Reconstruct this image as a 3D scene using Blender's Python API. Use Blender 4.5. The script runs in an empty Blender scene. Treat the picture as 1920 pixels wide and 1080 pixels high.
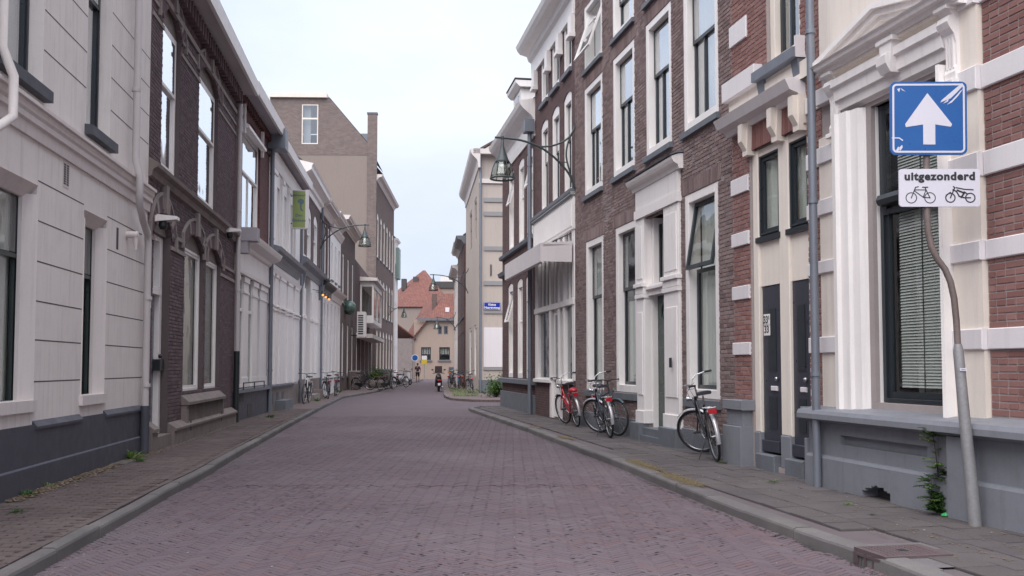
import bpy, math, random
from math import sin, cos, tan, pi, radians, sqrt, hypot, atan2, floor
from mathutils import Vector, Matrix, Euler, noise
R = random.Random(7)
scene = bpy.context.scene
COL = scene.collection

# ------------------------------------------------------------------ camera
FPX, PITCH, HORIZON, CAMZ = 1800.0, radians(2.94), 688.0, 1.40
CYP = HORIZON - FPX * tan(PITCH)
cam_data = bpy.data.cameras.new("camera")
cam = bpy.data.objects.new("camera", cam_data)
COL.objects.link(cam)
cam.location = (0, 0, CAMZ)
cam.rotation_euler = (pi / 2 + PITCH, 0, 0)
cam_data.sensor_width = 36.0
cam_data.lens = FPX / 1920 * 36
cam_data.shift_y = (CYP - 540) / 1920
cam_data.clip_start, cam_data.clip_end = 0.1, 1500
scene.camera = cam

# ------------------------------------------------------------------ sky, sun, exposure
SUN_EL, SUN_AZ = radians(58), radians(200)
world = bpy.data.worlds.new("World")
scene.world = world
world.use_nodes = True
wn, wl = world.node_tree.nodes, world.node_tree.links
wn.clear()
w_out = wn.new("ShaderNodeOutputWorld")
w_sky = wn.new("ShaderNodeTexSky")
w_sky.sky_type = 'NISHITA'
w_sky.sun_disc = False
w_sky.sun_elevation = SUN_EL
w_sky.sun_rotation = SUN_AZ
w_bg = wn.new("ShaderNodeBackground")
w_bg.inputs[1].default_value = 0.05
wl.new(w_sky.outputs[0], w_bg.inputs[0])
w_cl = wn.new("ShaderNodeBackground")          # the closed cloud deck
w_tc = wn.new("ShaderNodeTexCoord")
w_mp = wn.new("ShaderNodeMapping")
w_mp.inputs['Scale'].default_value = (1.0, 1.0, 2.6)
w_no = wn.new("ShaderNodeTexNoise")
w_no.inputs['Scale'].default_value = 2.2
w_no.inputs['Detail'].default_value = 5
w_rp = wn.new("ShaderNodeValToRGB")
w_rp.color_ramp.elements[0].position = 0.38
w_rp.color_ramp.elements[0].color = (0.270, 0.300, 0.372, 1)
w_rp.color_ramp.elements[1].position = 0.62
w_rp.color_ramp.elements[1].color = (0.345, 0.363, 0.412, 1)
wl.new(w_tc.outputs['Generated'], w_mp.inputs[0])
wl.new(w_mp.outputs[0], w_no.inputs['Vector'])
wl.new(w_no.outputs['Fac'], w_rp.inputs[0])
wl.new(w_rp.outputs[0], w_cl.inputs[0])
w_sz = wn.new("ShaderNodeSeparateXYZ")            # an overcast sky is brighter overhead
wl.new(w_tc.outputs['Generated'], w_sz.inputs[0])
w_m1 = wn.new("ShaderNodeMath"); w_m1.operation = 'MAXIMUM'; w_m1.inputs[1].default_value = 0.0
wl.new(w_sz.outputs[2], w_m1.inputs[0])
w_m2 = wn.new("ShaderNodeMath"); w_m2.operation = 'MULTIPLY_ADD'; w_m2.inputs[1].default_value = 0.85; w_m2.inputs[2].default_value = 0.84
wl.new(w_m1.outputs[0], w_m2.inputs[0])
wl.new(w_m2.outputs[0], w_cl.inputs[1])
w_mx = wn.new("ShaderNodeMixShader")
w_mx.inputs[0].default_value = 0.88
wl.new(w_bg.outputs[0], w_mx.inputs[1])
wl.new(w_cl.outputs[0], w_mx.inputs[2])
wl.new(w_mx.outputs[0], w_out.inputs[0])

sun_d = bpy.data.lights.new("sun", 'SUN')
sun_d.energy = 1.5
sun_d.angle = radians(70)
sun_d.color = (1.0, 0.96, 0.92)
sun_o = bpy.data.objects.new("sun", sun_d)
COL.objects.link(sun_o)
sd = Vector((sin(SUN_AZ) * cos(SUN_EL), cos(SUN_AZ) * cos(SUN_EL), sin(SUN_EL)))
sun_o.rotation_euler = sd.to_track_quat('Z', 'Y').to_euler()
sun_o.location = (0, 0, 60)

scene.view_settings.view_transform = 'Standard'
scene.view_settings.look = 'None'
scene.view_settings.exposure = 1.55
scene.view_settings.gamma = 1.0
scene.view_settings.use_curve_mapping = False
scene.render.engine = 'CYCLES'
scene.cycles.max_bounces = 6
scene.cycles.transparent_max_bounces = 12
scene.cycles.use_denoising = True

# ------------------------------------------------------------------ picture <-> place
def ray(px, py):
    dx, u = (px - 960) / FPX, (CYP - py) / FPX
    return Vector((dx, cos(PITCH) - u * sin(PITCH), sin(PITCH) + u * cos(PITCH)))

def gnd(px, py, z=0.1):
    r = ray(px, py)
    t = (z - CAMZ) / r.z
    return Vector((r.x * t, r.y * t, z))

def at_depth(px, py, Y):
    r = ray(px, py)
    t = Y / r.y
    return Vector((r.x * t, Y, CAMZ + r.z * t))

def to_px(v):
    y = v[1] * cos(PITCH) + (v[2] - CAMZ) * sin(PITCH)
    if y < 0.2: return None
    u = (-(v[1]) * sin(PITCH) + (v[2] - CAMZ) * cos(PITCH)) / y
    return (960 + FPX * v[0] / y, CYP - FPX * u)

def in_view(v, m=10):
    p = to_px(v)
    return p is not None and -m < p[0] < 1920 + m and -m < p[1] < 1080 + m

# ------------------------------------------------------------------ objects
def tag(o, label=None, cat=None, group=None, kind=None):
    if label: o['label'] = label
    if cat: o['category'] = cat
    if group: o['group'] = group
    if kind: o['kind'] = kind
    return o

def thing(name, label, cat, loc=(0, 0, 0), rz=0.0, group=None, rot=None):
    o = bpy.data.objects.new(name, None)
    COL.objects.link(o)
    o.empty_display_size = 0.3
    o.location = loc
    o.rotation_euler = rot if rot else (0, 0, rz)
    return tag(o, label, cat, group)

def link(name, me, parent=None):
    o = bpy.data.objects.new(name, me)
    COL.objects.link(o)
    if parent is not None: o.parent = parent
    return o

def copy_tree(o, parent=None):
    c = o.copy()
    COL.objects.link(c)
    if parent is not None: c.parent = parent
    for ch in list(o.children): copy_tree(ch, c)
    return c

class MB:
    """collects polygons and builds ONE mesh object"""
    def __init__(s, g=1):
        s.v, s.f, s.g = [], [], g
        s.sm = set()
    def addg(s, vs, fs):
        return s.add(vs, [f[::-1] for f in fs] if s.g > 0 else fs)
    def add(s, vs, fs, smooth=False):
        n = len(s.v)
        s.v.extend([(a[0], a[1], a[2]) for a in vs])
        for f in fs:
            if smooth: s.sm.add(len(s.f))
            s.f.append(tuple(i + n for i in f))
        return s
    def box(s, x0, x1, o0, o1, z0, z1):
        """x = along, o = outward, z = up"""
        g = s.g
        vs = [(x, g * o, z) for z in (z0, z1) for o in (o0, o1) for x in (x0, x1)]
        return s.addg(vs, [f[::-1] for f in [(0, 2, 3, 1), (4, 5, 7, 6), (0, 1, 5, 4), (2, 6, 7, 3), (0, 4, 6, 2), (1, 3, 7, 5)]])
    def cbox(s, x0, x1, o0, o1, z0, z1, c=0.006):
        """box whose outward face has chamfered edges"""
        g = s.g
        vs = [(x0, g*o0, z0), (x1, g*o0, z0), (x1, g*o0, z1), (x0, g*o0, z1),
              (x0, g*(o1-c), z0), (x1, g*(o1-c), z0), (x1, g*(o1-c), z1), (x0, g*(o1-c), z1),
              (x0+c, g*o1, z0+c), (x1-c, g*o1, z0+c), (x1-c, g*o1, z1-c), (x0+c, g*o1, z1-c)]
        fs = [(0, 1, 5, 4), (1, 2, 6, 5), (2, 3, 7, 6), (3, 0, 4, 7),
              (4, 5, 9, 8), (5, 6, 10, 9), (6, 7, 11, 10), (7, 4, 8, 11), (8, 9, 10, 11), (3, 2, 1, 0)]
        return s.add(vs, fs)
    def prism(s, prof, x0, x1, ends=True):
        """profile of (o, z) points swept along x"""
        n, g = len(prof), s.g
        vs = [(x0, g * o, z) for o, z in prof] + [(x1, g * o, z) for o, z in prof]
        fs = [(i, (i + 1) % n, n + (i + 1) % n, n + i) for i in range(n)]
        if ends: fs += [tuple(range(n - 1, -1, -1)), tuple(range(n, 2 * n))]
        return s.add(vs, fs)
    def slab(s, poly, o0, o1):
        """polygon of (x, z) points given thickness along o"""
        n, g = len(poly), s.g
        vs = [(x, g * o0, z) for x, z in poly] + [(x, g * o1, z) for x, z in poly]
        fs = [tuple(range(n)), tuple(range(2 * n - 1, n - 1, -1))]
        fs += [(i, n + i, n + (i + 1) % n, (i + 1) % n) for i in range(n)]
        return s.add(vs, fs)
    def tube(s, pts, r, n=8, caps=True, smooth=True):
        pts = [Vector(p) for p in pts]
        rs = r if isinstance(r, (list, tuple)) else [r] * len(pts)
        k = len(pts)
        vs = []
        up = None
        for i, p in enumerate(pts):
            t = (pts[min(i + 1, k - 1)] - pts[max(i - 1, 0)])
            if t.length < 1e-9: t = Vector((0, 0, 1))
            t.normalize()
            if up is None:
                up = Vector((0, 0, 1)) if abs(t.z) < 0.9 else Vector((1, 0, 0))
            a = t.cross(up)
            if a.length < 1e-6: a = t.orthogonal()
            a.normalize()
            b = t.cross(a).normalized()
            up = -b if b.dot(up) < 0 else b
            for j in range(n):
                w = 2 * pi * j / n
                vs.append(p + (a * cos(w) + b * sin(w)) * rs[i])
        fs = [(i * n + j, i * n + (j + 1) % n, (i + 1) * n + (j + 1) % n, (i + 1) * n + j)
              for i in range(k - 1) for j in range(n)]
        s.add(vs, fs, smooth)
        if caps: s.add(vs[:n], [tuple(range(n))[::-1]]); s.add(vs[-n:], [tuple(range(n))])
        return s
    def lathe(s, prof, c=(0, 0, 0), n=16, smooth=True):
        """profile of (r, z) turned about a vertical axis"""
        vs = [(c[0] + r * cos(2*pi*j/n), c[1] + r * sin(2*pi*j/n), c[2] + z) for r, z in prof for j in range(n)]
        fs = [(i*n+j, i*n+(j+1) % n, (i+1)*n+(j+1) % n, (i+1)*n+j) for i in range(len(prof)-1) for j in range(n)]
        return s.add(vs, fs, smooth)
    def ring(s, c, R0, r, axis='y', n=28, m=6, M=None):
        vs, fs = [], []
        for i in range(n):
            a = 2*pi*i/n
            for j in range(m):
                b = 2*pi*j/m
                q = R0 + r*cos(b)
                p = Vector((q*cos(a), r*sin(b), q*sin(a)))
                if axis == 'z': p = Vector((p.x, p.z, p.y))
                if M is not None: p = M @ p
                vs.append(p + Vector(c))
        for i in range(n):
            for j in range(m):
                fs.append((i*m+j, ((i+1) % n)*m+j, ((i+1) % n)*m+(j+1) % m, i*m+(j+1) % m))
        return s.add(vs, fs, True)
    def ball(s, c, rx, ry=None, rz=None, n=10, m=7):
        ry = ry or rx; rz = rz or rx
        vs, fs = [], []
        for i in range(m + 1):
            t = pi*i/m
            for j in range(n):
                p = 2*pi*j/n
                vs.append((c[0]+rx*sin(t)*cos(p), c[1]+ry*sin(t)*sin(p), c[2]+rz*cos(t)))
        for i in range(m):
            for j in range(n):
                fs.append((i*n+j, (i+1)*n+j, (i+1)*n+(j+1) % n, i*n+(j+1) % n))
        return s.add(vs, fs, True)
    def xf(s, M, start=0):
        s.v[start:] = [tuple(M @ Vector(p)) for p in s.v[start:]]
        return s
    def mesh(s, name, mat):
        me = bpy.data.meshes.new(name)
        me.from_pydata(s.v, [], s.f)
        if s.sm:
            me.polygons.foreach_set('use_smooth', [i in s.sm for i in range(len(s.f))])
        if mat is not None: me.materials.append(mat)
        me.update()
        return me
    def build(s, name, mat, parent=None, label=None):
        if not s.f: return None
        o = link(name, s.mesh(name, mat), parent)
        if label: o['label'] = label
        return o

def text_mesh(body, size, extrude=0.0015, bold=0.0, spacing=1.0, ax='CENTER'):
    cu = bpy.data.curves.new("lettering", 'FONT')
    cu.body, cu.size, cu.extrude, cu.offset = body, size, extrude, bold
    cu.space_character = spacing
    cu.align_x, cu.align_y = ax, 'CENTER'
    cu.resolution_u = 3
    t = bpy.data.objects.new("lettering", cu)
    COL.objects.link(t)
    dg = bpy.context.evaluated_depsgraph_get()
    me = bpy.data.meshes.new_from_object(t.evaluated_get(dg))
    bpy.data.objects.remove(t)
    bpy.data.curves.remove(cu)
    return me

def lettering(name, body, size, M, mat, parent, **k):
    me = text_mesh(body, size, **k)
    me.transform(M)
    me.materials.clear()
    me.materials.append(mat)
    return link(name, me, parent)

# ------------------------------------------------------------------ materials
MAT = {}
def nt(name):
    m = bpy.data.materials.new(name)
    m.use_nodes = True
    n, l = m.node_tree.nodes, m.node_tree.links
    n.clear()
    out = n.new("ShaderNodeOutputMaterial")
    b = n.new("ShaderNodeBsdfPrincipled")
    l.new(b.outputs[0], out.inputs[0])
    MAT[name] = m
    return m, n, l, b

def mixc(n, l, fac, a, b, mode='MIX'):
    x = n.new("ShaderNodeMix")
    x.data_type, x.blend_type = 'RGBA', mode
    for s_, v in ((0, fac), (6, a), (7, b)):
        if isinstance(v, (int, float)): x.inputs[s_].default_value = v
        elif isinstance(v, tuple): x.inputs[s_].default_value = (*v[:3], 1)
        else: l.new(v, x.inputs[s_])
    return x.outputs[2]

def fnode(n, l, op, a, b=0.0):
    x = n.new("ShaderNodeMath")
    x.operation = op
    for i, v in enumerate((a, b)):
        if isinstance(v, (int, float)): x.inputs[i].default_value = v
        else: l.new(v, x.inputs[i])
    return x.outputs[0]

def noise_n(n, l, vec, scale, detail=4, rough=0.55, sc=None):
    if sc:
        mp = n.new("ShaderNodeMapping")
        mp.inputs['Scale'].default_value = sc
        l.new(vec, mp.inputs[0]); vec = mp.outputs[0]
    x = n.new("ShaderNodeTexNoise")
    x.inputs['Scale'].default_value = scale
    x.inputs['Detail'].default_value = detail
    x.inputs['Roughness'].default_value = rough
    l.new(vec, x.inputs['Vector'])
    return x.outputs['Fac']

def ramp(n, l, fac, p0, p1, c0=(0, 0, 0), c1=(1, 1, 1)):
    r = n.new("ShaderNodeValToRGB")
    r.color_ramp.elements[0].position, r.color_ramp.elements[1].position = p0, p1
    r.color_ramp.elements[0].color, r.color_ramp.elements[1].color = (*c0, 1), (*c1, 1)
    l.new(fac, r.inputs[0])
    return r.outputs[0]

def add_bump(n, l, b, h, strength, dist=0.01):
    x = n.new("ShaderNodeBump")
    x.inputs['Strength'].default_value = strength
    x.inputs['Distance'].default_value = dist
    l.new(h, x.inputs['Height'])
    l.new(x.outputs[0], b.inputs['Normal'])

def M(name, col, rough=0.7, var=0.12, scale=1.3, grain=0.08, bump=0.15, gs=45, dirt=0.0, dirtc=(0.05, 0.05, 0.045), metal=0.0, spec=0.5, streak=0.0):
    if name in MAT: return MAT[name]
    m, n, l, b = nt(name)
    pos = n.new("ShaderNodeNewGeometry").outputs['Position']
    c = mixc(n, l, noise_n(n, l, pos, scale, 5), tuple(x * (1 - var) for x in col), tuple(min(1, x * (1 + var)) for x in col))
    fine = noise_n(n, l, pos, gs, 3, 0.7)
    c = mixc(n, l, ramp(n, l, fine, 0.35, 0.7), c, mixc(n, l, 1.0, c, (1 - grain,) * 3, 'MULTIPLY'))
    if streak:
        st = noise_n(n, l, pos, 2.2, 6, 0.65, (6, 6, 0.35))
        c = mixc(n, l, fnode(n, l, 'MULTIPLY', ramp(n, l, st, 0.5, 0.78), streak), c, dirtc)
    if dirt:
        d = noise_n(n, l, pos, 3.1, 8, 0.7)
        c = mixc(n, l, fnode(n, l, 'MULTIPLY', ramp(n, l, d, 0.48, 0.72), dirt), c, dirtc)
    l.new(c, b.inputs['Base Color'])
    rr = ramp(n, l, noise_n(n, l, pos, 6, 3), 0.3, 0.7, (max(0.02, rough - 0.08),) * 3, (min(1, rough + 0.08),) * 3)
    l.new(rr, b.inputs['Roughness'])
    b.inputs['Metallic'].default_value = metal
    b.inputs['Specular IOR Level'].default_value = spec
    if bump: add_bump(n, l, b, fine, bump, 0.004)
    return m

def brick_geo(name, cols, var=0.25, stain=(0.45, 0.42, 0.40), stain_amt=0.25, rough=0.9, scale=0.7, bump=0.5):
    """material for real bricks: each piece gets its own tone"""
    m, n, l, b = nt(name)
    ge = n.new("ShaderNodeNewGeometry")
    oi = n.new("ShaderNodeObjectInfo")
    rnd = fnode(n, l, 'FRACT', fnode(n, l, 'ADD', ge.outputs['Random Per Island'], fnode(n, l, 'MULTIPLY', oi.outputs['Random'], 7.13)))
    r = n.new("ShaderNodeValToRGB")
    r.color_ramp.interpolation = 'LINEAR'
    while len(r.color_ramp.elements) < len(cols): r.color_ramp.elements.new(0.5)
    for i, c in enumerate(cols):
        r.color_ramp.elements[i].position = i / max(1, len(cols) - 1)
        r.color_ramp.elements[i].color = (*c, 1)
    l.new(rnd, r.inputs[0])
    pos = ge.outputs['Position']
    c = r.outputs[0]
    big = noise_n(n, l, pos, scale, 6, 0.6)
    c = mixc(n, l, fnode(n, l, 'MULTIPLY', ramp(n, l, big, 0.45, 0.75), stain_amt), c, stain)
    fine = noise_n(n, l, pos, 60, 4, 0.7)
    c = mixc(n, l, ramp(n, l, fine, 0.3, 0.75), mixc(n, l, 1.0, c, (1 - var,) * 3, 'MULTIPLY'), c)
    grime = noise_n(n, l, pos, scale * 0.45, 5, 0.6, (1, 0.6, 1))     # broad worn and grimy patches
    c = mixc(n, l, ramp(n, l, grime, 0.40, 0.62), mixc(n, l, 1.0, c, (0.80, 0.79, 0.80), 'MULTIPLY'), c)
    l.new(c, b.inputs['Base Color'])
    b.inputs['Roughness'].default_value = rough
    add_bump(n, l, b, fine, bump, 0.003)
    return m

def brick_tex(name, c1, c2, mortar, bw=0.22, bh=0.062, ms=0.011, axis='x', rough=0.9, stain=0.3, stainc=(0.08, 0.07, 0.07)):
    """brickwork too far off for single bricks; object coordinates in metres"""
    m, n, l, b = nt(name)
    tc = n.new("ShaderNodeTexCoord")
    sp = n.new("ShaderNodeSeparateXYZ")
    l.new(tc.outputs['Object'], sp.inputs[0])
    cb = n.new("ShaderNodeCombineXYZ")
    if axis == 'z':
        l.new(sp.outputs[0], cb.inputs[0]); l.new(sp.outputs[1], cb.inputs[1])
    else:
        l.new(fnode(n, l, 'ADD', sp.outputs[0], sp.outputs[1]), cb.inputs[0]); l.new(sp.outputs[2], cb.inputs[1])
    br = n.new("ShaderNodeTexBrick")
    br.inputs['Scale'].default_value = 1.0
    br.inputs['Brick Width'].default_value = bw
    br.inputs['Row Height'].default_value = bh
    br.inputs['Mortar Size'].default_value = ms / 2
    br.inputs['Mortar Smooth'].default_value = 0.3
    br.inputs['Color1'].default_value = (*c1, 1)
    br.inputs['Color2'].default_value = (*c2, 1)
    br.inputs['Mortar'].default_value = (*mortar, 1)
    l.new(cb.outputs[0], br.inputs['Vector'])
    pos = n.new("ShaderNodeNewGeometry").outputs['Position']
    c = br.outputs['Color']
    c = mixc(n, l, fnode(n, l, 'MULTIPLY', ramp(n, l, noise_n(n, l, pos, 0.8, 6, 0.65), 0.45, 0.75), stain), c, stainc)
    c = mixc(n, l, ramp(n, l, noise_n(n, l, pos, 14, 4, 0.7), 0.3, 0.7), mixc(n, l, 1.0, c, (0.78,) * 3, 'MULTIPLY'), c)
    l.new(c, b.inputs['Base Color'])
    b.inputs['Roughness'].default_value = rough
    add_bump(n, l, b, fnode(n, l, 'SUBTRACT', 1.0, br.outputs['Fac']), 0.5, 0.006)
    return m

def glass_mat(name, tint=(0.72, 0.78, 0.76), refl=1.0):
    m, n, l, b = nt(name)
    n.remove(b)
    out = [x for x in n if x.type == 'OUTPUT_MATERIAL'][0]
    tr = n.new("ShaderNodeBsdfTransparent"); tr.inputs[0].default_value = (*tint, 1)
    gl = n.new("ShaderNodeBsdfGlossy"); gl.inputs['Roughness'].default_value = 0.03
    gl.inputs['Color'].default_value = (0.92, 0.95, 0.96, 1)
    ge = n.new("ShaderNodeNewGeometry")     # Schlick reflectance, front faces only
    dt = n.new("ShaderNodeVectorMath"); dt.operation = 'DOT_PRODUCT'
    l.new(ge.outputs['Normal'], dt.inputs[0]); l.new(ge.outputs['Incoming'], dt.inputs[1])
    om = fnode(n, l, 'SUBTRACT', 1.0, fnode(n, l, 'ABSOLUTE', dt.outputs['Value']))
    sch = fnode(n, l, 'ADD', 0.11, fnode(n, l, 'MULTIPLY', fnode(n, l, 'POWER', om, 4.2), 0.92))
    sch = fnode(n, l, 'MULTIPLY', sch, fnode(n, l, 'SUBTRACT', 1.0, ge.outputs['Backfacing']))
    mx = n.new("ShaderNodeMixShader")
    pos = n.new("ShaderNodeNewGeometry").outputs['Position']
    bp = n.new("ShaderNodeBump"); bp.inputs['Strength'].default_value = 0.5; bp.inputs['Distance'].default_value = 0.006
    l.new(noise_n(n, l, pos, 2.5, 1, 0.3), bp.inputs['Height'])
    l.new(bp.outputs[0], gl.inputs['Normal'])
    l.new(fnode(n, l, 'MINIMUM', fnode(n, l, 'MULTIPLY', sch, refl), 0.95), mx.inputs[0])
    l.new(tr.outputs[0], mx.inputs[1]); l.new(gl.outputs[0], mx.inputs[2])
    l.new(mx.outputs[0], out.inputs[0])
    return m

def emit_mat(name, col, s):
    m, n, l, b = nt(name)
    b.inputs['Base Color'].default_value = (*col, 1)
    b.inputs['Emission Color'].default_value = (*col, 1)
    b.inputs['Emission Strength'].default_value = s
    return m

def leaf_mat(name, c1, c2):
    m, n, l, b = nt(name)
    ge = n.new("ShaderNodeNewGeometry")
    c = mixc(n, l, ge.outputs['Random Per Island'], c1, c2)
    l.new(c, b.inputs['Base Color'])
    b.inputs['Roughness'].default_value = 0.55
    b.inputs['Subsurface Weight'].default_value = 0.0
    tr = n.new("ShaderNodeBsdfTranslucent"); l.new(c, tr.inputs[0])
    mx = n.new("ShaderNodeMixShader"); mx.inputs[0].default_value = 0.3
    out = [x for x in n if x.type == 'OUTPUT_MATERIAL'][0]
    l.new(b.outputs[0], mx.inputs[1]); l.new(tr.outputs[0], mx.inputs[2]); l.new(mx.outputs[0], out.inputs[0])
    return m

STUCCO = M('stucco', (0.76, 0.70, 0.665), 0.75, 0.08, 0.8, 0.06, 0.25, 70, streak=0.34, dirtc=(0.30, 0.265, 0.26), dirt=0.12)
STUCCO_TRIM = M('stucco_trim', (0.67, 0.61, 0.585), 0.7, 0.08, 1.5, 0.06, 0.2, 60, streak=0.25, dirtc=(0.25, 0.22, 0.22))
GROOVE = M('groove', (0.08, 0.07, 0.075), 0.9)
PLINTH_DK = M('plinth_dark', (0.066, 0.067, 0.085), 0.6, 0.15, 2.0, 0.12, 0.25, 60, streak=0.25, dirtc=(0.035, 0.03, 0.04))
PLINTH_LT = M('plinth_line', (0.20, 0.21, 0.26), 0.6, 0.15, 8)
PLINTH_GR = M('plinth_grey', (0.205, 0.212, 0.238), 0.62, 0.10, 1.6, 0.08, 0.2, 60, dirt=0.35, dirtc=(0.12, 0.115, 0.12), streak=0.35)
WHITE = M('white_paint', (0.83, 0.785, 0.76), 0.42, 0.06, 1.2, 0.05, 0.08, 80, streak=0.26, dirtc=(0.40, 0.36, 0.36), dirt=0.10)
CREAM = M('cream_paint', (0.78, 0.70, 0.62), 0.5, 0.06, 0.8, 0.05, 0.12, 60, streak=0.28, dirtc=(0.42, 0.36, 0.33), dirt=0.12)
BAND = M('band_white', (0.70, 0.66, 0.665), 0.55, 0.06, 1.2, 0.05, 0.12, 60, streak=0.22, dirtc=(0.38, 0.34, 0.35))
SASH_DK = M('sash_dark', (0.022, 0.028, 0.034), 0.35, 0.15, 5, 0.1, 0.0)
SASH_GN = M('sash_green', (0.035, 0.048, 0.047), 0.35, 0.15, 5, 0.1, 0.0)
SASH_GR = M('sash_grey', (0.16, 0.17, 0.20), 0.4, 0.1, 5, 0.1, 0.0)
DOOR_DK = M('door_dark', (0.040, 0.042, 0.058), 0.35, 0.15, 3, 0.1, 0.05, 80, streak=0.15)
DOOR_GN = M('door_green', (0.020, 0.045, 0.035), 0.3, 0.15, 3, 0.1, 0.0)
STONE_GR = M('bluestone', (0.145, 0.155, 0.175), 0.65, 0.12, 2.5, 0.12, 0.25, 50, dirt=0.3)
STONE_BR = M('sandstone', (0.22, 0.18, 0.165), 0.85, 0.18, 2.2, 0.15, 0.4, 45, dirt=0.4, streak=0.3)
STONE_TR = M('stone_trim', (0.27, 0.225, 0.21), 0.85, 0.15, 3, 0.12, 0.3, 50, dirt=0.3)
ZINC = M('zinc', (0.20, 0.215, 0.25), 0.5, 0.15, 2.5, 0.1, 0.05, 60, metal=0.35, streak=0.3, dirtc=(0.12, 0.12, 0.13))
PIPE_LT = M('pipe_painted', (0.52, 0.48, 0.475), 0.5, 0.08, 2, 0.06, 0.05, 60, streak=0.2, dirtc=(0.25, 0.22, 0.23))
IRON = M('iron_black', (0.022, 0.026, 0.028), 0.4, 0.2, 6, 0.15, 0.1, 60)
STEEL = M('steel', (0.45, 0.45, 0.47), 0.3, 0.15, 6, 0.15, 0.0, metal=0.9)
GALV = M('galvanised', (0.30, 0.295, 0.30), 0.55, 0.22, 5, 0.2, 0.1, 40, dirt=0.35, dirtc=(0.16, 0.15, 0.15), metal=0.3, streak=0.3)
RUSTY = M('rusty_pipe', (0.20, 0.155, 0.145), 0.6, 0.3, 6, 0.25, 0.15, 35, dirt=0.5, dirtc=(0.09, 0.06, 0.045), metal=0.2)
RUBBER = M('rubber', (0.018, 0.018, 0.02), 0.75, 0.15, 8)
LEATHER = M('saddle_black', (0.025, 0.022, 0.028), 0.45, 0.15, 8)
RED_PL = M('red_plastic', (0.42, 0.012, 0.02), 0.25, 0.08, 8, bump=0)
DARKROOM = M('interior_dark', (0.06, 0.058, 0.056), 0.9, 0.2, 0.8, bump=0)
CURTAIN = M('curtain_white', (0.72, 0.70, 0.69), 0.9, 0.06, 2, bump=0)
CURTAIN_G = M('curtain_grey', (0.68, 0.71, 0.69), 0.9, 0.1, 2, bump=0)
BLIND = M('blind_grey', (0.72, 0.74, 0.74), 0.5, 0.1, 2, bump=0)
ROOFING = M('roofing_dark', (0.07, 0.065, 0.065), 0.8, 0.2, 2)
GLASS = glass_mat('window_glass', (0.88, 0.89, 0.87))
GLASS_DK = glass_mat('window_glass_dark', (0.6, 0.61, 0.60), 1.0)
GLASS_UP = glass_mat('window_glass_sky', (0.82, 0.84, 0.84), 2.3)
SOFFIT = M('soffit', (0.36, 0.33, 0.36), 0.7, 0.1, 2)
MORTAR_H = M('mortar_light', (0.36, 0.31, 0.30), 0.95, 0.15, 4, 0.15, 0.4, 80)
MORTAR_I = M('mortar_brown', (0.29, 0.24, 0.23), 0.95, 0.2, 3, 0.15, 0.4, 80)
MORTAR_B = M('mortar_dark', (0.115, 0.09, 0.092), 0.95, 0.2, 3, 0.15, 0.4, 80)
BRICK_H = brick_geo('brick_red', [(0.235, 0.104, 0.090), (0.29, 0.14, 0.122), (0.34, 0.18, 0.158), (0.26, 0.122, 0.108)], 0.2, (0.36, 0.24, 0.21), 0.25)
BRICK_I = brick_geo('brick_brown', [(0.16, 0.105, 0.10), (0.23, 0.15, 0.142), (0.28, 0.19, 0.18), (0.32, 0.24, 0.228), (0.20, 0.13, 0.125)], 0.22, (0.33, 0.265, 0.255), 0.35)
BRICK_B = brick_geo('brick_purple', [(0.105, 0.068, 0.076), (0.150, 0.098, 0.107), (0.19, 0.132, 0.140), (0.126, 0.083, 0.093)], 0.2, (0.13, 0.10, 0.105), 0.25)
BT_RED = brick_tex('brickwork_red', (0.105, 0.038, 0.038), (0.15, 0.055, 0.05), (0.10, 0.06, 0.06))
BT_DKRED = brick_tex('brickwork_dark_red', (0.075, 0.035, 0.036), (0.125, 0.06, 0.055), (0.14, 0.11, 0.11))
BT_BROWN = brick_tex('brickwork_brown', (0.10, 0.065, 0.062), (0.16, 0.11, 0.10), (0.15, 0.125, 0.12))
BT_PURP = brick_tex('brickwork_purple', (0.145, 0.10, 0.09), (0.215, 0.16, 0.145), (0.30, 0.265, 0.245), bw=0.25, bh=0.085, ms=0.02)
BT_FAR = brick_tex('brickwork_far', (0.13, 0.08, 0.07), (0.17, 0.11, 0.095), (0.16, 0.13, 0.12))
RENDER_B = M('render_beige', (0.46, 0.395, 0.35), 0.85, 0.08, 0.5, 0.06, 0.2, 50, streak=0.3, dirtc=(0.22, 0.19, 0.18))
RENDER_T = M('render_brown', (0.26, 0.212, 0.185), 0.85, 0.08, 0.35, 0.06, 0.2, 50, streak=0.3, dirtc=(0.15, 0.12, 0.11))
RENDER_O = M('render_ochre', (0.35, 0.27, 0.22), 0.85, 0.1, 0.4, 0.06, 0.2, 50, streak=0.3, dirtc=(0.2, 0.16, 0.14))
# ------------------------------------------------------------------ facades
class Facade:
    """vertical plane of a street front. side=+1: right of the street, -1: left"""
    def __init__(s, p0, p1, side):
        s.o = Vector((p0[0], p0[1], 0)); e = Vector((p1[0], p1[1], 0))
        s.L = (e - s.o).length
        s.d = (e - s.o).normalized()
        s.side = side
        s.g = 1 if side > 0 else -1
        s.n = Vector((-s.d.y, s.d.x, 0)) * s.g
        s.rz = atan2(s.d.y, s.d.x)
    def px(s, px, py, off=0.0):
        r = ray(px, py)
        c = Vector((0, 0, CAMZ))
        q = s.o + s.n * off
        t = (q - c).dot(s.n) / r.dot(s.n)
        p = c + r * t
        return ((p - s.o).dot(s.d), p.z)
    def s(s_, px, py=688, off=0.0): return s_.px(px, py, off)[0]
    def z(s_, px, py, off=0.0): return s_.px(px, py, off)[1]
    def W(s, x, o, z): return s.o + s.d * x + s.n * o + Vector((0, 0, z))
    def mb(s): return MB(s.g)
    def house(s, name, label, cat='house', group=None):
        h = thing(name, label, cat, s.o, s.rz, group)
        return h

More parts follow.
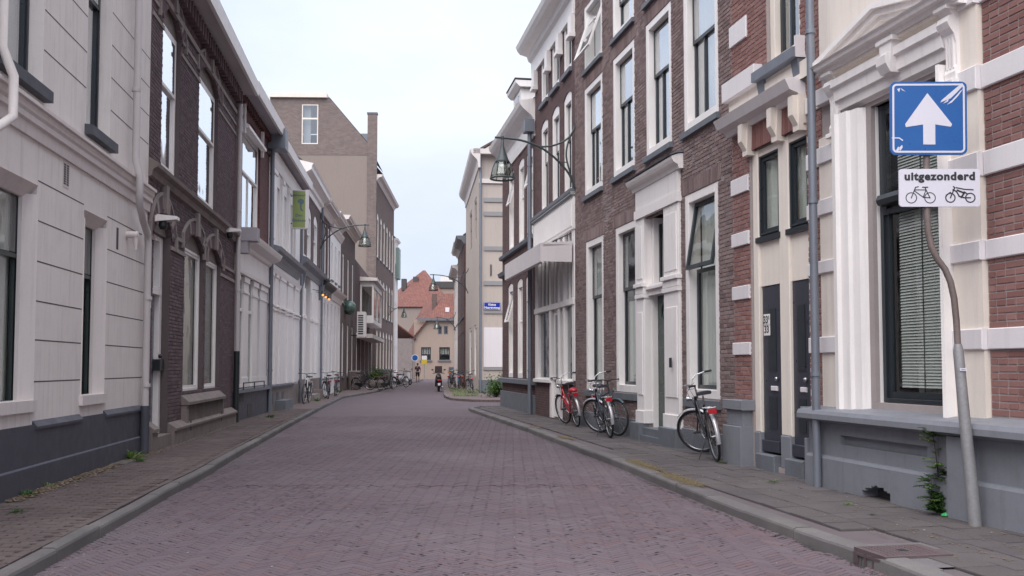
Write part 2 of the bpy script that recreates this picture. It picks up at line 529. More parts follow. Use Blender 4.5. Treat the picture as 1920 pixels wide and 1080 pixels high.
def rect(F, pn, pf, off=0.0):
    """(near edge px, bottom py), (far edge px, top py) -> s0, s1, z0, z1"""
    s0, z0 = F.px(pn[0], pn[1], off)
    s1, z1 = F.px(pf[0], pf[1], off)
    return (s0, s1, z0, z1)

def arch_pts(s0, s1, z1, rise, n=10):
    if rise <= 0: return [(s0, z1), (s1, z1)]
    w = (s1 - s0) / 2
    Rr = (w * w + rise * rise) / (2 * rise)
    cx, cz = (s0 + s1) / 2, z1 + rise - Rr
    a = math.asin(min(1, w / Rr))
    if rise > w * 0.999: a = pi / 2
    return [(cx + Rr * sin(-a + 2 * a * i / n), cz + Rr * cos(-a + 2 * a * i / n)) for i in range(n + 1)]

def hole_at(h, z):
    """interval of hole h=(s0,s1,z0,z1,rise) at height z"""
    s0, s1, z0, z1 = h[:4]
    rise = h[4] if len(h) > 4 else 0
    if z < z0 or z > z1 + rise: return None
    if z <= z1 or rise <= 0: return (s0, s1)
    w = (s1 - s0) / 2
    Rr = (w * w + rise * rise) / (2 * rise)
    dz = z - (z1 + rise - Rr)
    if dz >= Rr: return None
    x = sqrt(max(0, Rr * Rr - dz * dz))
    c = (s0 + s1) / 2
    return (c - min(x, w), c + min(x, w))

def wall(F, house, s0, s1, z0, z1, holes, mat, depth=0.14, o=0.0, name='wall', back=None):
    holes = [h for h in holes if h[1] > s0 and h[0] < s1]
    S = sorted({s0, s1, *[min(max(v, s0), s1) for h in holes for v in h[:2]]})
    top = lambda h: h[3] + (h[4] if len(h) > 4 else 0)
    Z = sorted({z0, z1, *[min(max(v, z0), z1) for h in holes for v in (h[2], top(h))]})
    m = F.mb(); g = F.g
    for i in range(len(S) - 1):
        run = None
        for j in range(len(Z) - 1):
            cs, cz = (S[i] + S[i+1]) / 2, (Z[j] + Z[j+1]) / 2
            if any(h[0] < cs < h[1] and h[2] < cz < top(h) for h in holes): continue
            m.add([(S[i], g*o, Z[j]), (S[i+1], g*o, Z[j]), (S[i+1], g*o, Z[j+1]), (S[i], g*o, Z[j+1])], [(0, 1, 2, 3)])
    for h in holes:
        rise = h[4] if len(h) > 4 else 0
        a, b = max(h[0], s0), min(h[1], s1)
        loop = [(a, h[2])] + arch_pts(a, b, h[3], rise) + [(b, h[2])]
        n = len(loop)
        vs = [(x, g*o, z) for x, z in loop] + [(x, g*(o-depth), z) for x, z in loop]
        m.add(vs, [(k, (k+1) % n, n + (k+1) % n, n + k) for k in range(n)])
        if rise > 0:
            ap = arch_pts(a, b, h[3], rise)
            zt = h[3] + rise
            for (xa, za), (xb, zb) in zip(ap[:-1], ap[1:]):
                m.add([(xa, g*o, za), (xb, g*o, zb), (xb, g*o, zt), (xa, g*o, zt)], [(0, 1, 2, 3)])
    return m.build(name, mat, house)

def shell(F, house, L, depth, H, smat, rmat=None, roof='gable', pitch=0.75, z0=0.0, s0=0.0):
    e = 0.004
    rmat = rmat or ROOFING
    m = F.mb()
    m.box(s0 + e, s0 + 0.2, -depth, -0.012, z0, H - e)
    m.box(L - 0.2, L - e, -depth, -0.012, z0, H - e)
    m.box(s0 + 0.2, L - 0.2, -depth, -depth + 0.2, z0, H - e)
    if roof == 'gable':
        rz = H + depth / 2 * pitch
        for (x0, x1) in ((s0 + e, s0 + 0.2), (L - 0.2, L - e)):
            m.prism([(-0.05, H - e), (-depth, H - e), (-depth / 2, rz - 0.06)], x0, x1)
    m.build('side_wall', smat, house)
    r = F.mb()
    if roof == 'gable':
        r.prism([(0.05, H), (-depth / 2, rz), (-depth / 2, rz + 0.12), (0.05, H + 0.12)], s0 + e, L - e)
        r.prism([(-depth - 0.1, H), (-depth / 2, rz + 0.001), (-depth / 2, rz + 0.121), (-depth - 0.1, H + 0.12)], s0 + e, L - e)
    else:
        r.box(s0 + e, L - e, -depth, -0.01, H, H + 0.15)
    r.build('roof', rmat, house)
    i = F.mb()
    i.box(s0 + 0.2, L - 0.2, -1.5, -1.4, z0, H - 0.01)
    z = z0 + 3.0
    while z < H - 1:
        i.box(s0 + 0.2, L - 0.2, -1.4, -0.3, z, z + 0.15); z += 3.4
    i.build('interior_wall', DARKROOM, house)

def soft_curtain(F, s0, s1, z0, z1, o, waves=9, amp=0.018, n=46, seed=0):
    m = F.mb(); g = F.g
    vs = []
    for k in range(2):
        for i in range(n + 1):
            t = i / n
            vs.append((s0 + (s1 - s0) * t, g * (o + amp * sin(t * waves * 2 * pi + seed + k * 0.4) + 0.01 * sin(t * 31)), (z0, z1)[k]))
    m.add(vs, [(i, i + 1, n + 2 + i, n + 1 + i) for i in range(n)], True)
    return m

def window(F, house, s0, s1, z0, z1, fo=-0.02, fd=0.16, fw=0.09, fmat=None, so=-0.13, sw=0.055, smat=None, bar=None, barw=0.06,
           vbar=None, rise=0, glass=None, curtain=None, sill=None, sillmat=None, sillo=0.07, hbars=(), vbars=(), name='window', cseed=0, tiltopen=0.0):
    """frame (the part) > sash, pane, curtain, sill (its sub-parts). bar = height fraction of the meeting rail"""
    fmat = fmat or WHITE; smat = smat or SASH_DK; glass = glass or GLASS
    fr = F.mb()
    e = 0.003
    a0, a1 = s0 + e, s1 - e
    fr.cbox(a0, a0 + fw, fo - fd, fo, z0 + e, z1 - e)
    fr.cbox(a1 - fw, a1, fo - fd, fo, z0 + e, z1 - e)
    fr.cbox(a0 + fw, a1 - fw, fo - fd, fo - 0.002, z0 + e, z0 + fw)
    if rise > 0:
        ap = arch_pts(a0, a1, z1 - e, rise)
        fr.slab([(a0, z1 - fw - e)] + ap + [(a1, z1 - fw - e)], fo - fd, fo - 0.001)
    else:
        fr.cbox(a0 + fw, a1 - fw, fo - fd, fo - 0.002, z1 - fw, z1 - e)
    w = fr.build(name, fmat, house)
    i0, i1, j0, j1 = s0 + fw, s1 - fw, z0 + fw, z1 - fw - (e if rise else 0)
    zb = j0 + (j1 - j0) * bar if bar else None
    sd = 0.045
    sa = F.mb()
    def ring(x0, x1, y0, y1, o, b=sw):
        sa.box(x0, x0 + b, o - sd, o, y0, y1); sa.box(x1 - b, x1, o - sd, o, y0, y1)
        sa.box(x0 + b, x1 - b, o - sd, o - 0.002, y0, y0 + b); sa.box(x0 + b, x1 - b, o - sd, o - 0.002, y1 - b, y1)
    pn = F.mb()
    if zb:
        ring(i0 + e, i1 - e, j0 + e, zb, so)
        if tiltopen:
            n0 = len(sa.v)
            ring(i0 + e, i1 - e, zb - 0.02, j1 - e, so + 0.02)
            g = F.g
            def rt(p):
                dz = j1 - p[2]; o_ = p[1] * g
                c, s_ = cos(tiltopen), sin(tiltopen)
                oo = so + 0.02 + (o_ - so - 0.02) * c + dz * s_
                return (p[0], g * oo, j1 - dz * c + (o_ - so - 0.02) * s_)
            sa.v[n0:] = [rt(p) for p in sa.v[n0:]]
            n1 = len(pn.v)
            pn.box(i0 + sw, i1 - sw, so - 0.012, so - 0.006, zb, j1 - sw)
            pn.v[n1:] = [rt(p) for p in pn.v[n1:]]
        else:
            ring(i0 + e, i1 - e, zb - barw, j1 - e, so + sd * 0.6)
            pn.box(i0 + sw, i1 - sw, so - 0.012 + sd * 0.6, so - 0.006 + sd * 0.6, zb, j1 - sw)
        pn.box(i0 + sw, i1 - sw, so - 0.03, so - 0.024, j0 + sw, zb - sw)
    else:
        ring(i0 + e, i1 - e, j0 + e, j1 - e, so)
        pn.box(i0 + sw, i1 - sw, so - 0.03, so - 0.024, j0 + sw, j1 - sw)
    if vbar:
        for v in (vbar if isinstance(vbar, tuple) else (vbar,)):
            x = i0 + (i1 - i0) * v
            sa.box(x - 0.02, x + 0.02, so - sd, so + 0.004, j0 + sw, (zb - sw) if zb else j1 - sw)
    for v in hbars:
        y = j0 + (j1 - j0) * v
        sa.box(i0 + sw, i1 - sw, so - sd, so + 0.003, y - 0.015, y + 0.015)
    for v in vbars:
        x = i0 + (i1 - i0) * v
        sa.box(x - 0.013, x + 0.013, so - sd, so + 0.002, j0 + sw, j1 - sw)
    sa.build('sash', smat, w)
    pn.build('pane', glass, w)
    if curtain:
        kind, cm = curtain if isinstance(curtain, tuple) else (curtain, CURTAIN)
        co = so - 0.085
        if kind == 'full':
            soft_curtain(F, i0, i1, j0, j1, co, max(3, int((i1 - i0) * 8)), seed=cseed).build('curtain', cm, w)
        elif kind == 'sides':
            k = (i1 - i0) * 0.24
            c = soft_curtain(F, i0, i0 + k, j0, j1, co, 3, seed=cseed)
            c2 = soft_curtain(F, i1 - k, i1, j0, j1, co, 3, seed=cseed + 2)
            c.build('curtain', cm, w); c2.build('curtain', cm, w)
        elif kind == 'near':
            soft_curtain(F, i0, i0 + (i1 - i0) * 0.45, j0, j1, co, 4, seed=cseed).build('curtain', cm, w)
        elif kind == 'far':
            soft_curtain(F, i0 + (i1 - i0) * 0.5, i1, j0, j1, co, 4, seed=cseed).build('curtain', cm, w)
        elif kind == 'low':
            soft_curtain(F, i0, i1, j0, j0 + (j1 - j0) * 0.55, co, 5, 0.008, seed=cseed).build('curtain', cm, w)
        elif kind == 'up':
            soft_curtain(F, i0, i1, j0 + (j1 - j0) * 0.7, j1, co, 1, 0.004, seed=cseed).build('curtain', cm, w)
    if sill:
        b = F.mb()
        x = sillo
        b.prism([(-0.10, z0 - e), (x, z0 - 0.02), (x, z0 - sill), (-0.10, z0 - sill)], s0 - 0.05, s1 + 0.05)
        b.build('sill', sillmat or STONE_GR, w)
    return w

def cornice(F, s0, s1, z, prof, mat, house, name='cornice'):
    """prof: (o, dz) points relative to z"""
    m = F.mb()
    m.prism([(o, z + dz) for o, dz in prof], s0, s1)
    return m.build(name, mat, house)

CORN_BIG = [(-0.1, -0.45), (0.03, -0.45), (0.05, -0.36), (0.12, -0.32), (0.14, -0.24), (0.30, -0.18), (0.42, -0.16), (0.42, -0.08), (0.47, -0.04), (0.50, 0.04), (-0.1, 0.06)]
CORN_MID = [(-0.06, -0.30), (0.03, -0.30), (0.05, -0.2), (0.12, -0.16), (0.22, -0.12), (0.24, -0.05), (0.28, 0.0), (-0.06, 0.04)]

def downpipe(F, house, s, z0, z1, o=0.10, r=0.045, mat=None, lower=None, zl=1.0, name='drainpipe', brackets=True):
    mat = mat or PIPE_LT; g = F.g
    m = F.mb()
    m.tube([(s, g*o, zl if lower else z0), (s, g*o, z1)], r, 10)
    z = z0 + 1.2
    while brackets and z < z1:
        m.tube([(s, g*o, z), (s, g*o, z + 0.045)], r + 0.012, 10); z += 1.9
    p = m.build(name, mat, house)
    if lower:
        k = F.mb(); k.tube([(s, g*o, z0), (s, g*o, zl + 0.02)], r + 0.013, 10)
        k.build('pipe_guard', lower, p)
    return p

# single bricks -------------------------------------------------------
def brick_wall(F, house, s0, s1, z0, z1, holes, mat, course=0.0615, L=0.21, joint=0.011, proud=0.008, parts=0, seed=1, regions=None, name='brick'):
    rr = random.Random(seed)
    st, hd = L + joint, L / 2 + joint / 2 + joint / 4
    items = []
    k = 0; z = z0
    while z + course <= z1 + 1e-6:
        zc = z + course / 2
        cut = []
        for h in holes:
            iv = hole_at(h, zc)
            if iv: cut.append(iv)
        cut.sort()
        w = st if k % 2 == 0 else hd
        x = s0 - (0 if k % 2 == 0 else hd / 2) - (st / 2 if k % 4 == 2 else 0)
        while x < s1:
            a, b = max(x, s0), min(x + w - joint, s1)
            segs = [(a, b)] if b - a > 0.02 else []
            for c0, c1 in cut:
                ns = []
                for (p, q) in segs:
                    if c1 <= p or c0 >= q: ns.append((p, q)); continue
                    if c0 - p > 0.02: ns.append((p, c0))
                    if q - c1 > 0.02: ns.append((c1, q))
                segs = ns
            for (p, q) in segs:
                full = abs((q - p) - (w - joint)) < 1e-4
                items.append((p, q, z + joint / 2, z + course - joint / 2, full, k % 2))
            x += w
        z += course; k += 1
    if regions: items = [i for i in items if not any(r[0] < (i[0]+i[1])/2 < r[1] and r[2] < (i[2]+i[3])/2 < r[3] for r in regions)]
    near = []
    if parts:
        vis = [(i, (F.W((it[0]+it[1])/2, 0, it[2]) - Vector((0, 0, CAMZ))).length) for i, it in enumerate(items)
               if it[4] and in_view(F.W((it[0]+it[1])/2, 0, it[2]), -5)]
        vis.sort(key=lambda t: t[1])
        near = [i for i, _ in vis[:parts]]
    ns = set(near)
    me = {}
    for kd, w in ((0, st - joint), (1, hd - joint)):
        b = MB(F.g); b.cbox(-w/2, w/2, -0.03, proud, -(course - joint)/2, (course - joint)/2, 0.004)
        me[kd] = b.mesh('brick', mat)
    for i in near:
        it = items[i]
        o = link(name, me[it[5]], house)
        o.location = ((it[0]+it[1])/2, F.g * rr.uniform(-0.002, 0.002), (it[2]+it[3])/2)
        o.rotation_euler = (rr.uniform(-.006, .006), rr.uniform(-.004, .004), rr.uniform(-.006, .006))
    m = F.mb(); g = F.g
    for i, it in enumerate(items):
        if i in ns: continue
        p, q, a, b = it[:4]
        d = proud + rr.uniform(-0.0025, 0.0025)
        j = rr.uniform(-0.0012, 0.0012)
        m.add([(p, -g*0.02, a+j), (q, -g*0.02, a+j), (q, -g*0.02, b+j), (p, -g*0.02, b+j),
               (p+.002, g*d, a+j+.002), (q-.002, g*d, a+j+.002), (q-.002, g*d, b+j-.002), (p+.002, g*d, b+j-.002)],
              [(0, 1, 5, 4), (1, 2, 6, 5), (2, 3, 7, 6), (3, 0, 4, 7), (4, 5, 6, 7)])
    o = m.build('brickwork', mat, house)
    if o: o['kind'] = 'stuff'
    return o

def flat_arch(F, house, s0, s1, z0, h, mat, proud=0.010, w=0.055, splay=0.12, name='flat_arch'):
    """soldier course of real bricks over an opening"""
    m = F.mb(); g = F.g
    n = max(3, int(round((s1 - s0) / (w + 0.01))))
    c = (s0 + s1) / 2
    for i in range(n):
        a, b = s0 + (s1 - s0) * i / n + 0.004, s0 + (s1 - s0) * (i + 1) / n - 0.004
        ta, tb = a + (a - c) / (s1 - s0) * 2 * splay, b + (b - c) / (s1 - s0) * 2 * splay
        m.add([(a, -g*0.02, z0), (b, -g*0.02, z0), (tb, -g*0.02, z0+h), (ta, -g*0.02, z0+h),
               (a, g*proud, z0), (b, g*proud, z0), (tb, g*proud, z0+h), (ta, g*proud, z0+h)],
              [(0, 1, 5, 4), (1, 2, 6, 5), (2, 3, 7, 6), (3, 0, 4, 7), (4, 5, 6, 7)])
    o = m.build(name, mat, house)
    if o: o['kind'] = 'stuff'
    return o

def ring_arch(F, house, s0, s1, z1, rise, h, mat, proud=0.012, w=0.06, name='arch_bricks', o0=-0.02):
    """voussoirs following a segmental arch"""
    m = F.mb(); g = F.g
    W = (s1 - s0) / 2
    Rr = (W * W + rise * rise) / (2 * rise)
    cx, cz = (s0 + s1) / 2, z1 + rise - Rr
    a = math.asin(min(1, W / Rr)) * 1.12
    n = max(6, int(2 * a * Rr / w))
    for i in range(n):
        t0, t1 = -a + 2*a*i/n + 0.004/Rr, -a + 2*a*(i+1)/n - 0.004/Rr
        P = [(cx + q*sin(t), cz + q*cos(t)) for q, t in ((Rr, t0), (Rr, t1), (Rr + h, t1), (Rr + h, t0))]
        m.add([(x, g*o0, z) for x, z in P] + [(x, g*proud, z) for x, z in P], [(0, 1, 5, 4), (1, 2, 6, 5), (2, 3, 7, 6), (3, 0, 4, 7), (4, 5, 6, 7)])
    o = m.build(name, mat, house)
    if o: o['kind'] = 'stuff'
    return o

# ------------------------------------------------------------------ the lines of the street
def chain(p0, vps, pxs, side):
    """walls one after another: each with its vanishing point and the picture column where it ends"""
    out = []
    p = p0
    for vp, x in zip(vps, pxs):
        d = Vector(((vp - 960) / FPX * cos(PITCH), 1, 0)).normalized()
        k = ray(x, 688); kx = k.x / k.y
        # p + t d on line X = kx * Y
        t = (kx * p.y - p.x) / (d.x - kx * d.y)
        q = p + d * t
        out.append(Facade(p, q, side))
        p = q
    return out

pA = gnd(0, 941); pA.z = 0
dA = Vector(((738 - 960) / FPX * cos(PITCH), 1, 0)).normalized()
pA0 = pA - dA * 5.2
LA, LB = chain(pA0, (738, 738), (271, 436), -1)
LC, LD, LE, LF, LG, LH = chain(LB.o + LB.d * LB.L, (785, 785, 795, 815, 825, 825), (500, 559, 598, 637, 664, 700), -1)
tO = LH.o + LH.d * LH.L + LH.n * 0.15
LT = chain(tO, (906,), (737,), -1)[0]
LU = chain(LT.o + LT.d * LT.L + LT.n * 0.1, (906,), (745,), -1)[0]

pR = gnd(1545, 905); pR.z = 0
dR = Vector(((585 - 960) / FPX * cos(PITCH), 1, 0)).normalized()
RH = chain(pR - dR * 5.4, (585,), (1378,), 1)[0]
pI = Vector((3.26, 13.9, 0))
pI = RH.o + RH.d * RH.L - RH.n * 0.17
RI, RJ, RK = chain(pI, (600, 640, 655), (1080, 1004, 942), 1)
RM = chain(Vector(gnd(897, 737)[:2]).to_3d(), (777,), (873,), 1)[0]
RN, RO, RP = chain(RM.o + RM.d * RM.L + RM.n * 0.12, (800, 800, 800), (864, 858, 851), 1)
# ------------------------------------------------------------------ ground, road, pavements
ASPH = M('ground_far', (0.14, 0.12, 0.125), 0.9, 0.15, 0.5)
def pave_brick(name, cols, **k): return brick_geo(name, cols, **k)
ROADB = brick_geo('road_clinker', [(0.104, 0.072, 0.086), (0.122, 0.088, 0.103), (0.136, 0.099, 0.113), (0.110, 0.082, 0.099), (0.138, 0.084, 0.090)], 0.16, (0.185, 0.162, 0.175), 0.5, 0.78, 0.45, 0.5)
ROADJ = M('road_joint', (0.105, 0.085, 0.092), 0.95, 0.3, 3)
PAVEB = brick_geo('pavement_clinker', [(0.092, 0.068, 0.066), (0.115, 0.086, 0.082), (0.128, 0.096, 0.09), (0.104, 0.076, 0.075)], 0.2, (0.20, 0.165, 0.15), 0.4, 0.9, 0.9, 0.5)
TILE = brick_geo('pavement_tile', [(0.088, 0.075, 0.078), (0.104, 0.090, 0.093), (0.118, 0.103, 0.105), (0.096, 0.082, 0.085)], 0.22, (0.15, 0.128, 0.115), 0.5, 0.95, 0.8, 0.8)
KERB = brick_geo('kerb_concrete', [(0.122, 0.112, 0.112), (0.155, 0.143, 0.142), (0.136, 0.126, 0.125)], 0.25, (0.27, 0.25, 0.235), 0.4, 0.9, 1.6, 0.8)

def far_paving(name, c1, c2, mortar):
    return brick_tex(name, c1, c2, mortar, bw=0.21, bh=0.075, ms=0.012, axis='z', stain=0.35, stainc=(0.165, 0.14, 0.152))
ROADF = far_paving('road_far', (0.108, 0.079, 0.091), (0.122, 0.090, 0.102), (0.085, 0.066, 0.074))
PAVEF = far_paving('pavement_far', (0.14, 0.10, 0.095), (0.17, 0.12, 0.115), (0.09, 0.07, 0.07))

def sheet(name, poly, z, mat, thick=None, kind='structure'):
    m = MB()
    n = len(poly)
    if thick:
        vs = [(x, y, z) for x, y in poly] + [(x, y, z - thick) for x, y in poly]
        m.add(vs, [tuple(range(n))] + [(i, n + i, n + (i+1) % n, (i+1) % n) for i in range(n)])
    else:
        m.add([(x, y, z) for x, y in poly], [tuple(range(n))])
    o = m.build(name, mat)
    if kind: o['kind'] = kind
    return o

sheet('ground', [(-400, -60), (400, -60), (400, 700), (-400, 700)], -0.07, ASPH)

# kerb lines (top outer edge) from near to far
LK = [gnd(*p)[:2] for p in [(67, 1050), (154, 1003), (217, 971), (315, 916), (381, 883), (460, 838), (545, 792), (600, 763), (642, 743), (705, 732.5), (748, 722)]]
LK = [(LK[0][0] + 0.5, 2.0)] + LK + [(-9.2, 100.0)]
RK_ = [gnd(*p)[:2] for p in [(1920, 1145), (1700, 1067), (1600, 1026), (1440, 973), (1260, 904), (1170, 868), (987, 801), (882, 766)]]
RK_ = [(RK_[0][0] + 0.75, 2.0)] + RK_
kend = RK_[-1]
kerb_turn = [(kend[0] - 0.10, kend[1] + 0.8), (kend[0] + 0.12, kend[1] + 1.6), (kend[0] + 0.8, kend[1] + 2.3), (kend[0] + 3.5, kend[1] + 3.1), (kend[0] + 9, kend[1] + 3.9)]

def xat(line, y):
    for (x0, y0), (x1, y1) in zip(line[:-1], line[1:]):
        if y0 <= y <= y1: return x0 + (x1 - x0) * (y - y0) / (y1 - y0)
    return line[0][0] if y < line[0][1] else line[-1][0]

def undul(x, y, a=0.006):
    return a * noise.noise(Vector((x * 0.55, y * 0.35, 3.3))) + a * 0.5 * noise.noise(Vector((x * 1.7, y * 1.3, 9.1)))

# road: base sheet in the joints, single clinkers near, a printed sheet far
YN = 27.0
base = sheet('road', [(x + 0.05, y) for x, y in reversed(LK[:]) if y <= 45] + [(x - 0.05, y) for x, y in RK_ ] + [(kend[0] + 0.6, 45)], -0.013, ROADJ)
road = base

def clinkers(poly_test, pat, L, W, x0, x1, y0, y1, zc, ang, joint, mat, parent, parts, jz, seed, pname='paving_brick', sname='brick_paving'):
    rr = random.Random(seed)
    tiles = []
    ca, sa = cos(ang), sin(ang)
    cx, cy = (x0 + x1) / 2, (y0 + y1) / 2
    Rm = hypot(x1 - x0, y1 - y0) / 2 + 1
    if pat == 'herring':
        n = int(round(L / W)); N = int(Rm / W) + n
        for j in range(-N, N):
            for base_, r in ((j, 0), (j - (2 * n - 1), 1)):
                for m in range(int((-N - base_) / (2 * n)) - 1, int((N - base_) / (2 * n)) + 2):
                    k = base_ + 2 * n * m
                    tiles.append(((k + n / 2) * W, (j + 0.5) * W, 0) if r == 0 else ((j + 0.5) * W, (k + n / 2) * W, 1))
    else:
        N = int(Rm / W) + 1
        for j in range(-N, N):
            off = 0.5 * L if j % 2 else 0
            for k in range(-int(Rm / L) - 1, int(Rm / L) + 2):
                tiles.append((k * L + off, (j + 0.5) * W, 0))
    out = []
    for (u, v, r) in tiles:
        x, y = cx + u * ca - v * sa, cy + u * sa + v * ca
        if y0 <= y <= y1 and poly_test(x, y): out.append((x, y, r))
    vis = [(hypot(x, y), i) for i, (x, y, r) in enumerate(out) if in_view((x, y, zc), 0)]
    vis.sort()
    near = {i for _, i in vis[:parts]}
    hl, hw = L / 2 - joint / 2, W / 2 - joint / 2
    def top(x, y): return zc + undul(x, y)
    c = 0.0025
    pm = MB()
    pm.add([(-hl, -hw, -.03), (hl, -hw, -.03), (hl, hw, -.03), (-hl, hw, -.03), (-hl, -hw, -.006), (hl, -hw, -.006), (hl, hw, -.006), (-hl, hw, -.006),
            (-hl+c, -hw+c, 0), (hl-c, -hw+c, 0), (hl-c, hw-c, 0), (-hl+c, hw-c, 0)],
           [(0, 1, 5, 4), (1, 2, 6, 5), (2, 3, 7, 6), (3, 0, 4, 7), (4, 5, 9, 8), (5, 6, 10, 9), (6, 7, 11, 10), (7, 4, 8, 11), (8, 9, 10, 11)])
    me = pm.mesh(pname, mat)
    m = MB()
    for i, (x, y, r) in enumerate(out):
        a = ang + (pi / 2 if r else 0)
        if i in near:
            o = link(pname, me, parent)
            o.location = (x, y, top(x, y) + rr.uniform(-jz, jz))
            o.rotation_euler = (rr.uniform(-.012, .012), rr.uniform(-.008, .008), a + rr.uniform(-.012, .012))
            continue
        a += rr.uniform(-.015, .015)
        c_, s_ = cos(a), sin(a)
        tx, ty, dz = rr.uniform(-.016, .016), rr.uniform(-.010, .010), top(x, y) + rr.uniform(-jz, jz)
        k = 0.992 + rr.uniform(-0.012, 0.004)
        if pat == 'herring' and abs(y - 11.35 - 0.015 * x) < 0.13 + 0.05 * sin(x * 2): k = 0.90; dz -= rr.uniform(0, 0.008)
        elif rr.random() < 0.03: k = 0.90
        def P(u, v, z): return (x + u * c_ - v * s_, y + u * s_ + v * c_, dz + z + u * ty + v * tx)
        h, w = hl * k, hw * k
        m.add([P(-hl, -w, -.022), P(hl, -w, -.022), P(hl, w, -.022), P(-hl, w, -.022), P(-h, -w, -.005), P(h, -w, -.005), P(h, w, -.005), P(-h, w, -.005),
               P(-h+c, -w+c, 0), P(h-c, -w+c, 0), P(h-c, w-c, 0), P(-h+c, w-c, 0)],
              [(0, 1, 5, 4), (1, 2, 6, 5), (2, 3, 7, 6), (3, 0, 4, 7), (4, 5, 9, 8), (5, 6, 10, 9), (6, 7, 11, 10), (7, 4, 8, 11), (8, 9, 10, 11)])
    o = m.build(sname, mat, parent)
    o['kind'] = 'stuff'
    if pat == 'herring':      # dark flecks along the brick sides paint the shade in open joints
        q = MB()
        for (x, y, r) in out:
            if y > 19 or rr.random() > 0.34 + 0.5 * noise.noise(Vector((x * 0.6, y * 0.5, 7))) + (0.35 if abs(y - 11.3) < 0.16 else 0): continue
            a = ang + (pi / 2 if r else 0); e = rr.uniform(-0.4, 0.4) * L; f_ = W / 2
            cx_, cy_ = x + e * cos(a) - f_ * sin(a), y + e * sin(a) + f_ * cos(a)
            s1, s2 = rr.uniform(0.012, 0.036), rr.uniform(0.004, 0.009)
            w_ = a
            q.add([(cx_ + (s1*u*cos(w_) - s2*v*sin(w_)), cy_ + (s1*u*sin(w_) + s2*v*cos(w_)), top(cx_, cy_) + 0.0035) for u, v in ((-1, 0), (-.4, -1), (.5, -.9), (1, .1), (.3, 1), (-.6, .8))], [(0, 1, 2, 3, 4, 5)])
        k_ = q.build('joint_gap_shade', M('dirt_and_joint_shade', (0.04, 0.032, 0.034), 0.95), parent); k_['kind'] = 'stuff'

def on_road(x, y): return xat(LK, y) - 0.06 < x < (xat(RK_, y) + (0.06 if not 6.8 < y < 8.1 else -0.03) if y < kend[1] else kend[0] + 0.3)
clinkers(on_road, 'herring', 0.2, 0.05, -6.5, 4.6, 5.2, YN, 0.0, radians(45), 0.0036, ROADB, road, 300, 0.0016, 11)
farroad = sheet('road', [(x + 0.02, y) for x, y in reversed([(xat(LK, YN), YN)] + [p for p in LK if p[1] > YN])] +
      [(xat(RK_, YN), YN)] + [p for p in RK_ if p[1] > YN] + kerb_turn + [(14, kend[1] + 4.2), (14, 41.5), (3.0, 40.6), (-0.5, 39.6), (-2.6, 41.6), (-3.1, 44), (-4.3, 60), (-5.5, 80), (-6, 100), (-2, 118), (-20, 118), (-20, 99)], 0.002, ROADF)

# pavements -----------------------------------------------------------
def offs(line, d):
    out = []
    for i, p in enumerate(line):
        a = Vector(line[max(i-1, 0)]); b = Vector(line[min(i+1, len(line)-1)])
        t = (b - a).normalized()
        out.append((p[0] - t.y * d, p[1] + t.x * d))
    return out

lback = [(-9.5, 2.0), (-10.5, 30), (-13, 60), (-13, 100)]
lp = offs(LK, 0.12)
pave_l = sheet('pavement', [p for p in lp] + list(reversed(lback)), 0.076, ROADJ, 0.12)
lfar = [(xat(lp, 30), 30)] + [p for p in lp if p[1] > 30]
m = MB(); poly = lfar + [(-13, 100), (-13, 60), (-10.5, 30)]
m.add([(x, y, 0.098) for x, y in poly], [tuple(range(len(poly)))])
m.build('far_paving', PAVEF, pave_l)
def wl_x(y):
    for F in (LA, LB, LC, LD):
        e = F.o + F.d * F.L
        if F.o.y <= y <= e.y: return F.o.x + (e.x - F.o.x) * (y - F.o.y) / (e.y - F.o.y)
    return -3.9
clinkers(lambda x, y: wl_x(y) - 0.15 < x < xat(lp, y) - 0.12, 'run', 0.2, 0.078, -8.5, -1.9, 5.0, 30.0, 0.1, radians(8), 0.009, PAVEB, pave_l, 300, 0.0035, 12)
# a row of clinkers set lengthwise behind the kerb
rowm = MB()
y = 5.0
rr = random.Random(5)
while y < 30:
    xx = xat(lp, y + 0.1)
    a = atan2(0.2, xat(lp, y + 0.2) - xat(lp, y))
    M_ = Matrix.Translation((xx - 0.05, y + 0.1, 0.1 + undul(xx, y) + rr.uniform(-.003, .003))) @ Matrix.Rotation(a, 4, 'Z')
    n0 = len(rowm.v)
    rowm.box(-0.095, 0.095, -0.036, 0.036, -0.03, 0.0)
    rowm.xf(M_, n0)
    y += 0.205
o = rowm.build('edging_bricks', PAVEB, pave_l); o['kind'] = 'stuff'

rp = offs(RK_, -0.16)
def rt(F, s, o=0.0): q = F.W(s, o, 0); return (q.x, q.y)
rback = [(9.5, 2.0), (5.0, 15), (4.2, 25), (3.2, 31.5), (1.0, 33.6)]
pave_r = sheet('pavement', list(reversed(rp)) + rback + [(kend[0] + 0.75, kend[1] + 2.1), (kend[0] + 0.28, kend[1] + 1.5), (kend[0] + 0.08, kend[1] + 0.8)], 0.078, ROADJ, 0.12)
def wr_x(y):
    for F in (RH, RI, RJ, RK):
        e = F.o + F.d * F.L
        if F.o.y <= y <= e.y: return F.o.x + (e.x - F.o.x) * (y - F.o.y) / (e.y - F.o.y)
    return RH.o.x if y < RH.o.y else 2.0
GUL = gnd(1650, 1020)
def not_gully(x, y): return not (7.0 < y < 7.95 and x < xat(RK_, y) + 0.75)
clinkers(lambda x, y: xat(rp, y) + 0.13 < x < (wr_x(y) + 0.15 if y < 31 else 2.0) and not_gully(x, y), 'run', 0.3, 0.3, 0.0, 7.0, 4.6, 32.3, 0.1, radians(100), 0.010, TILE, pave_r, 300, 0.004, 14, 'paving_tile', 'tile_paving')

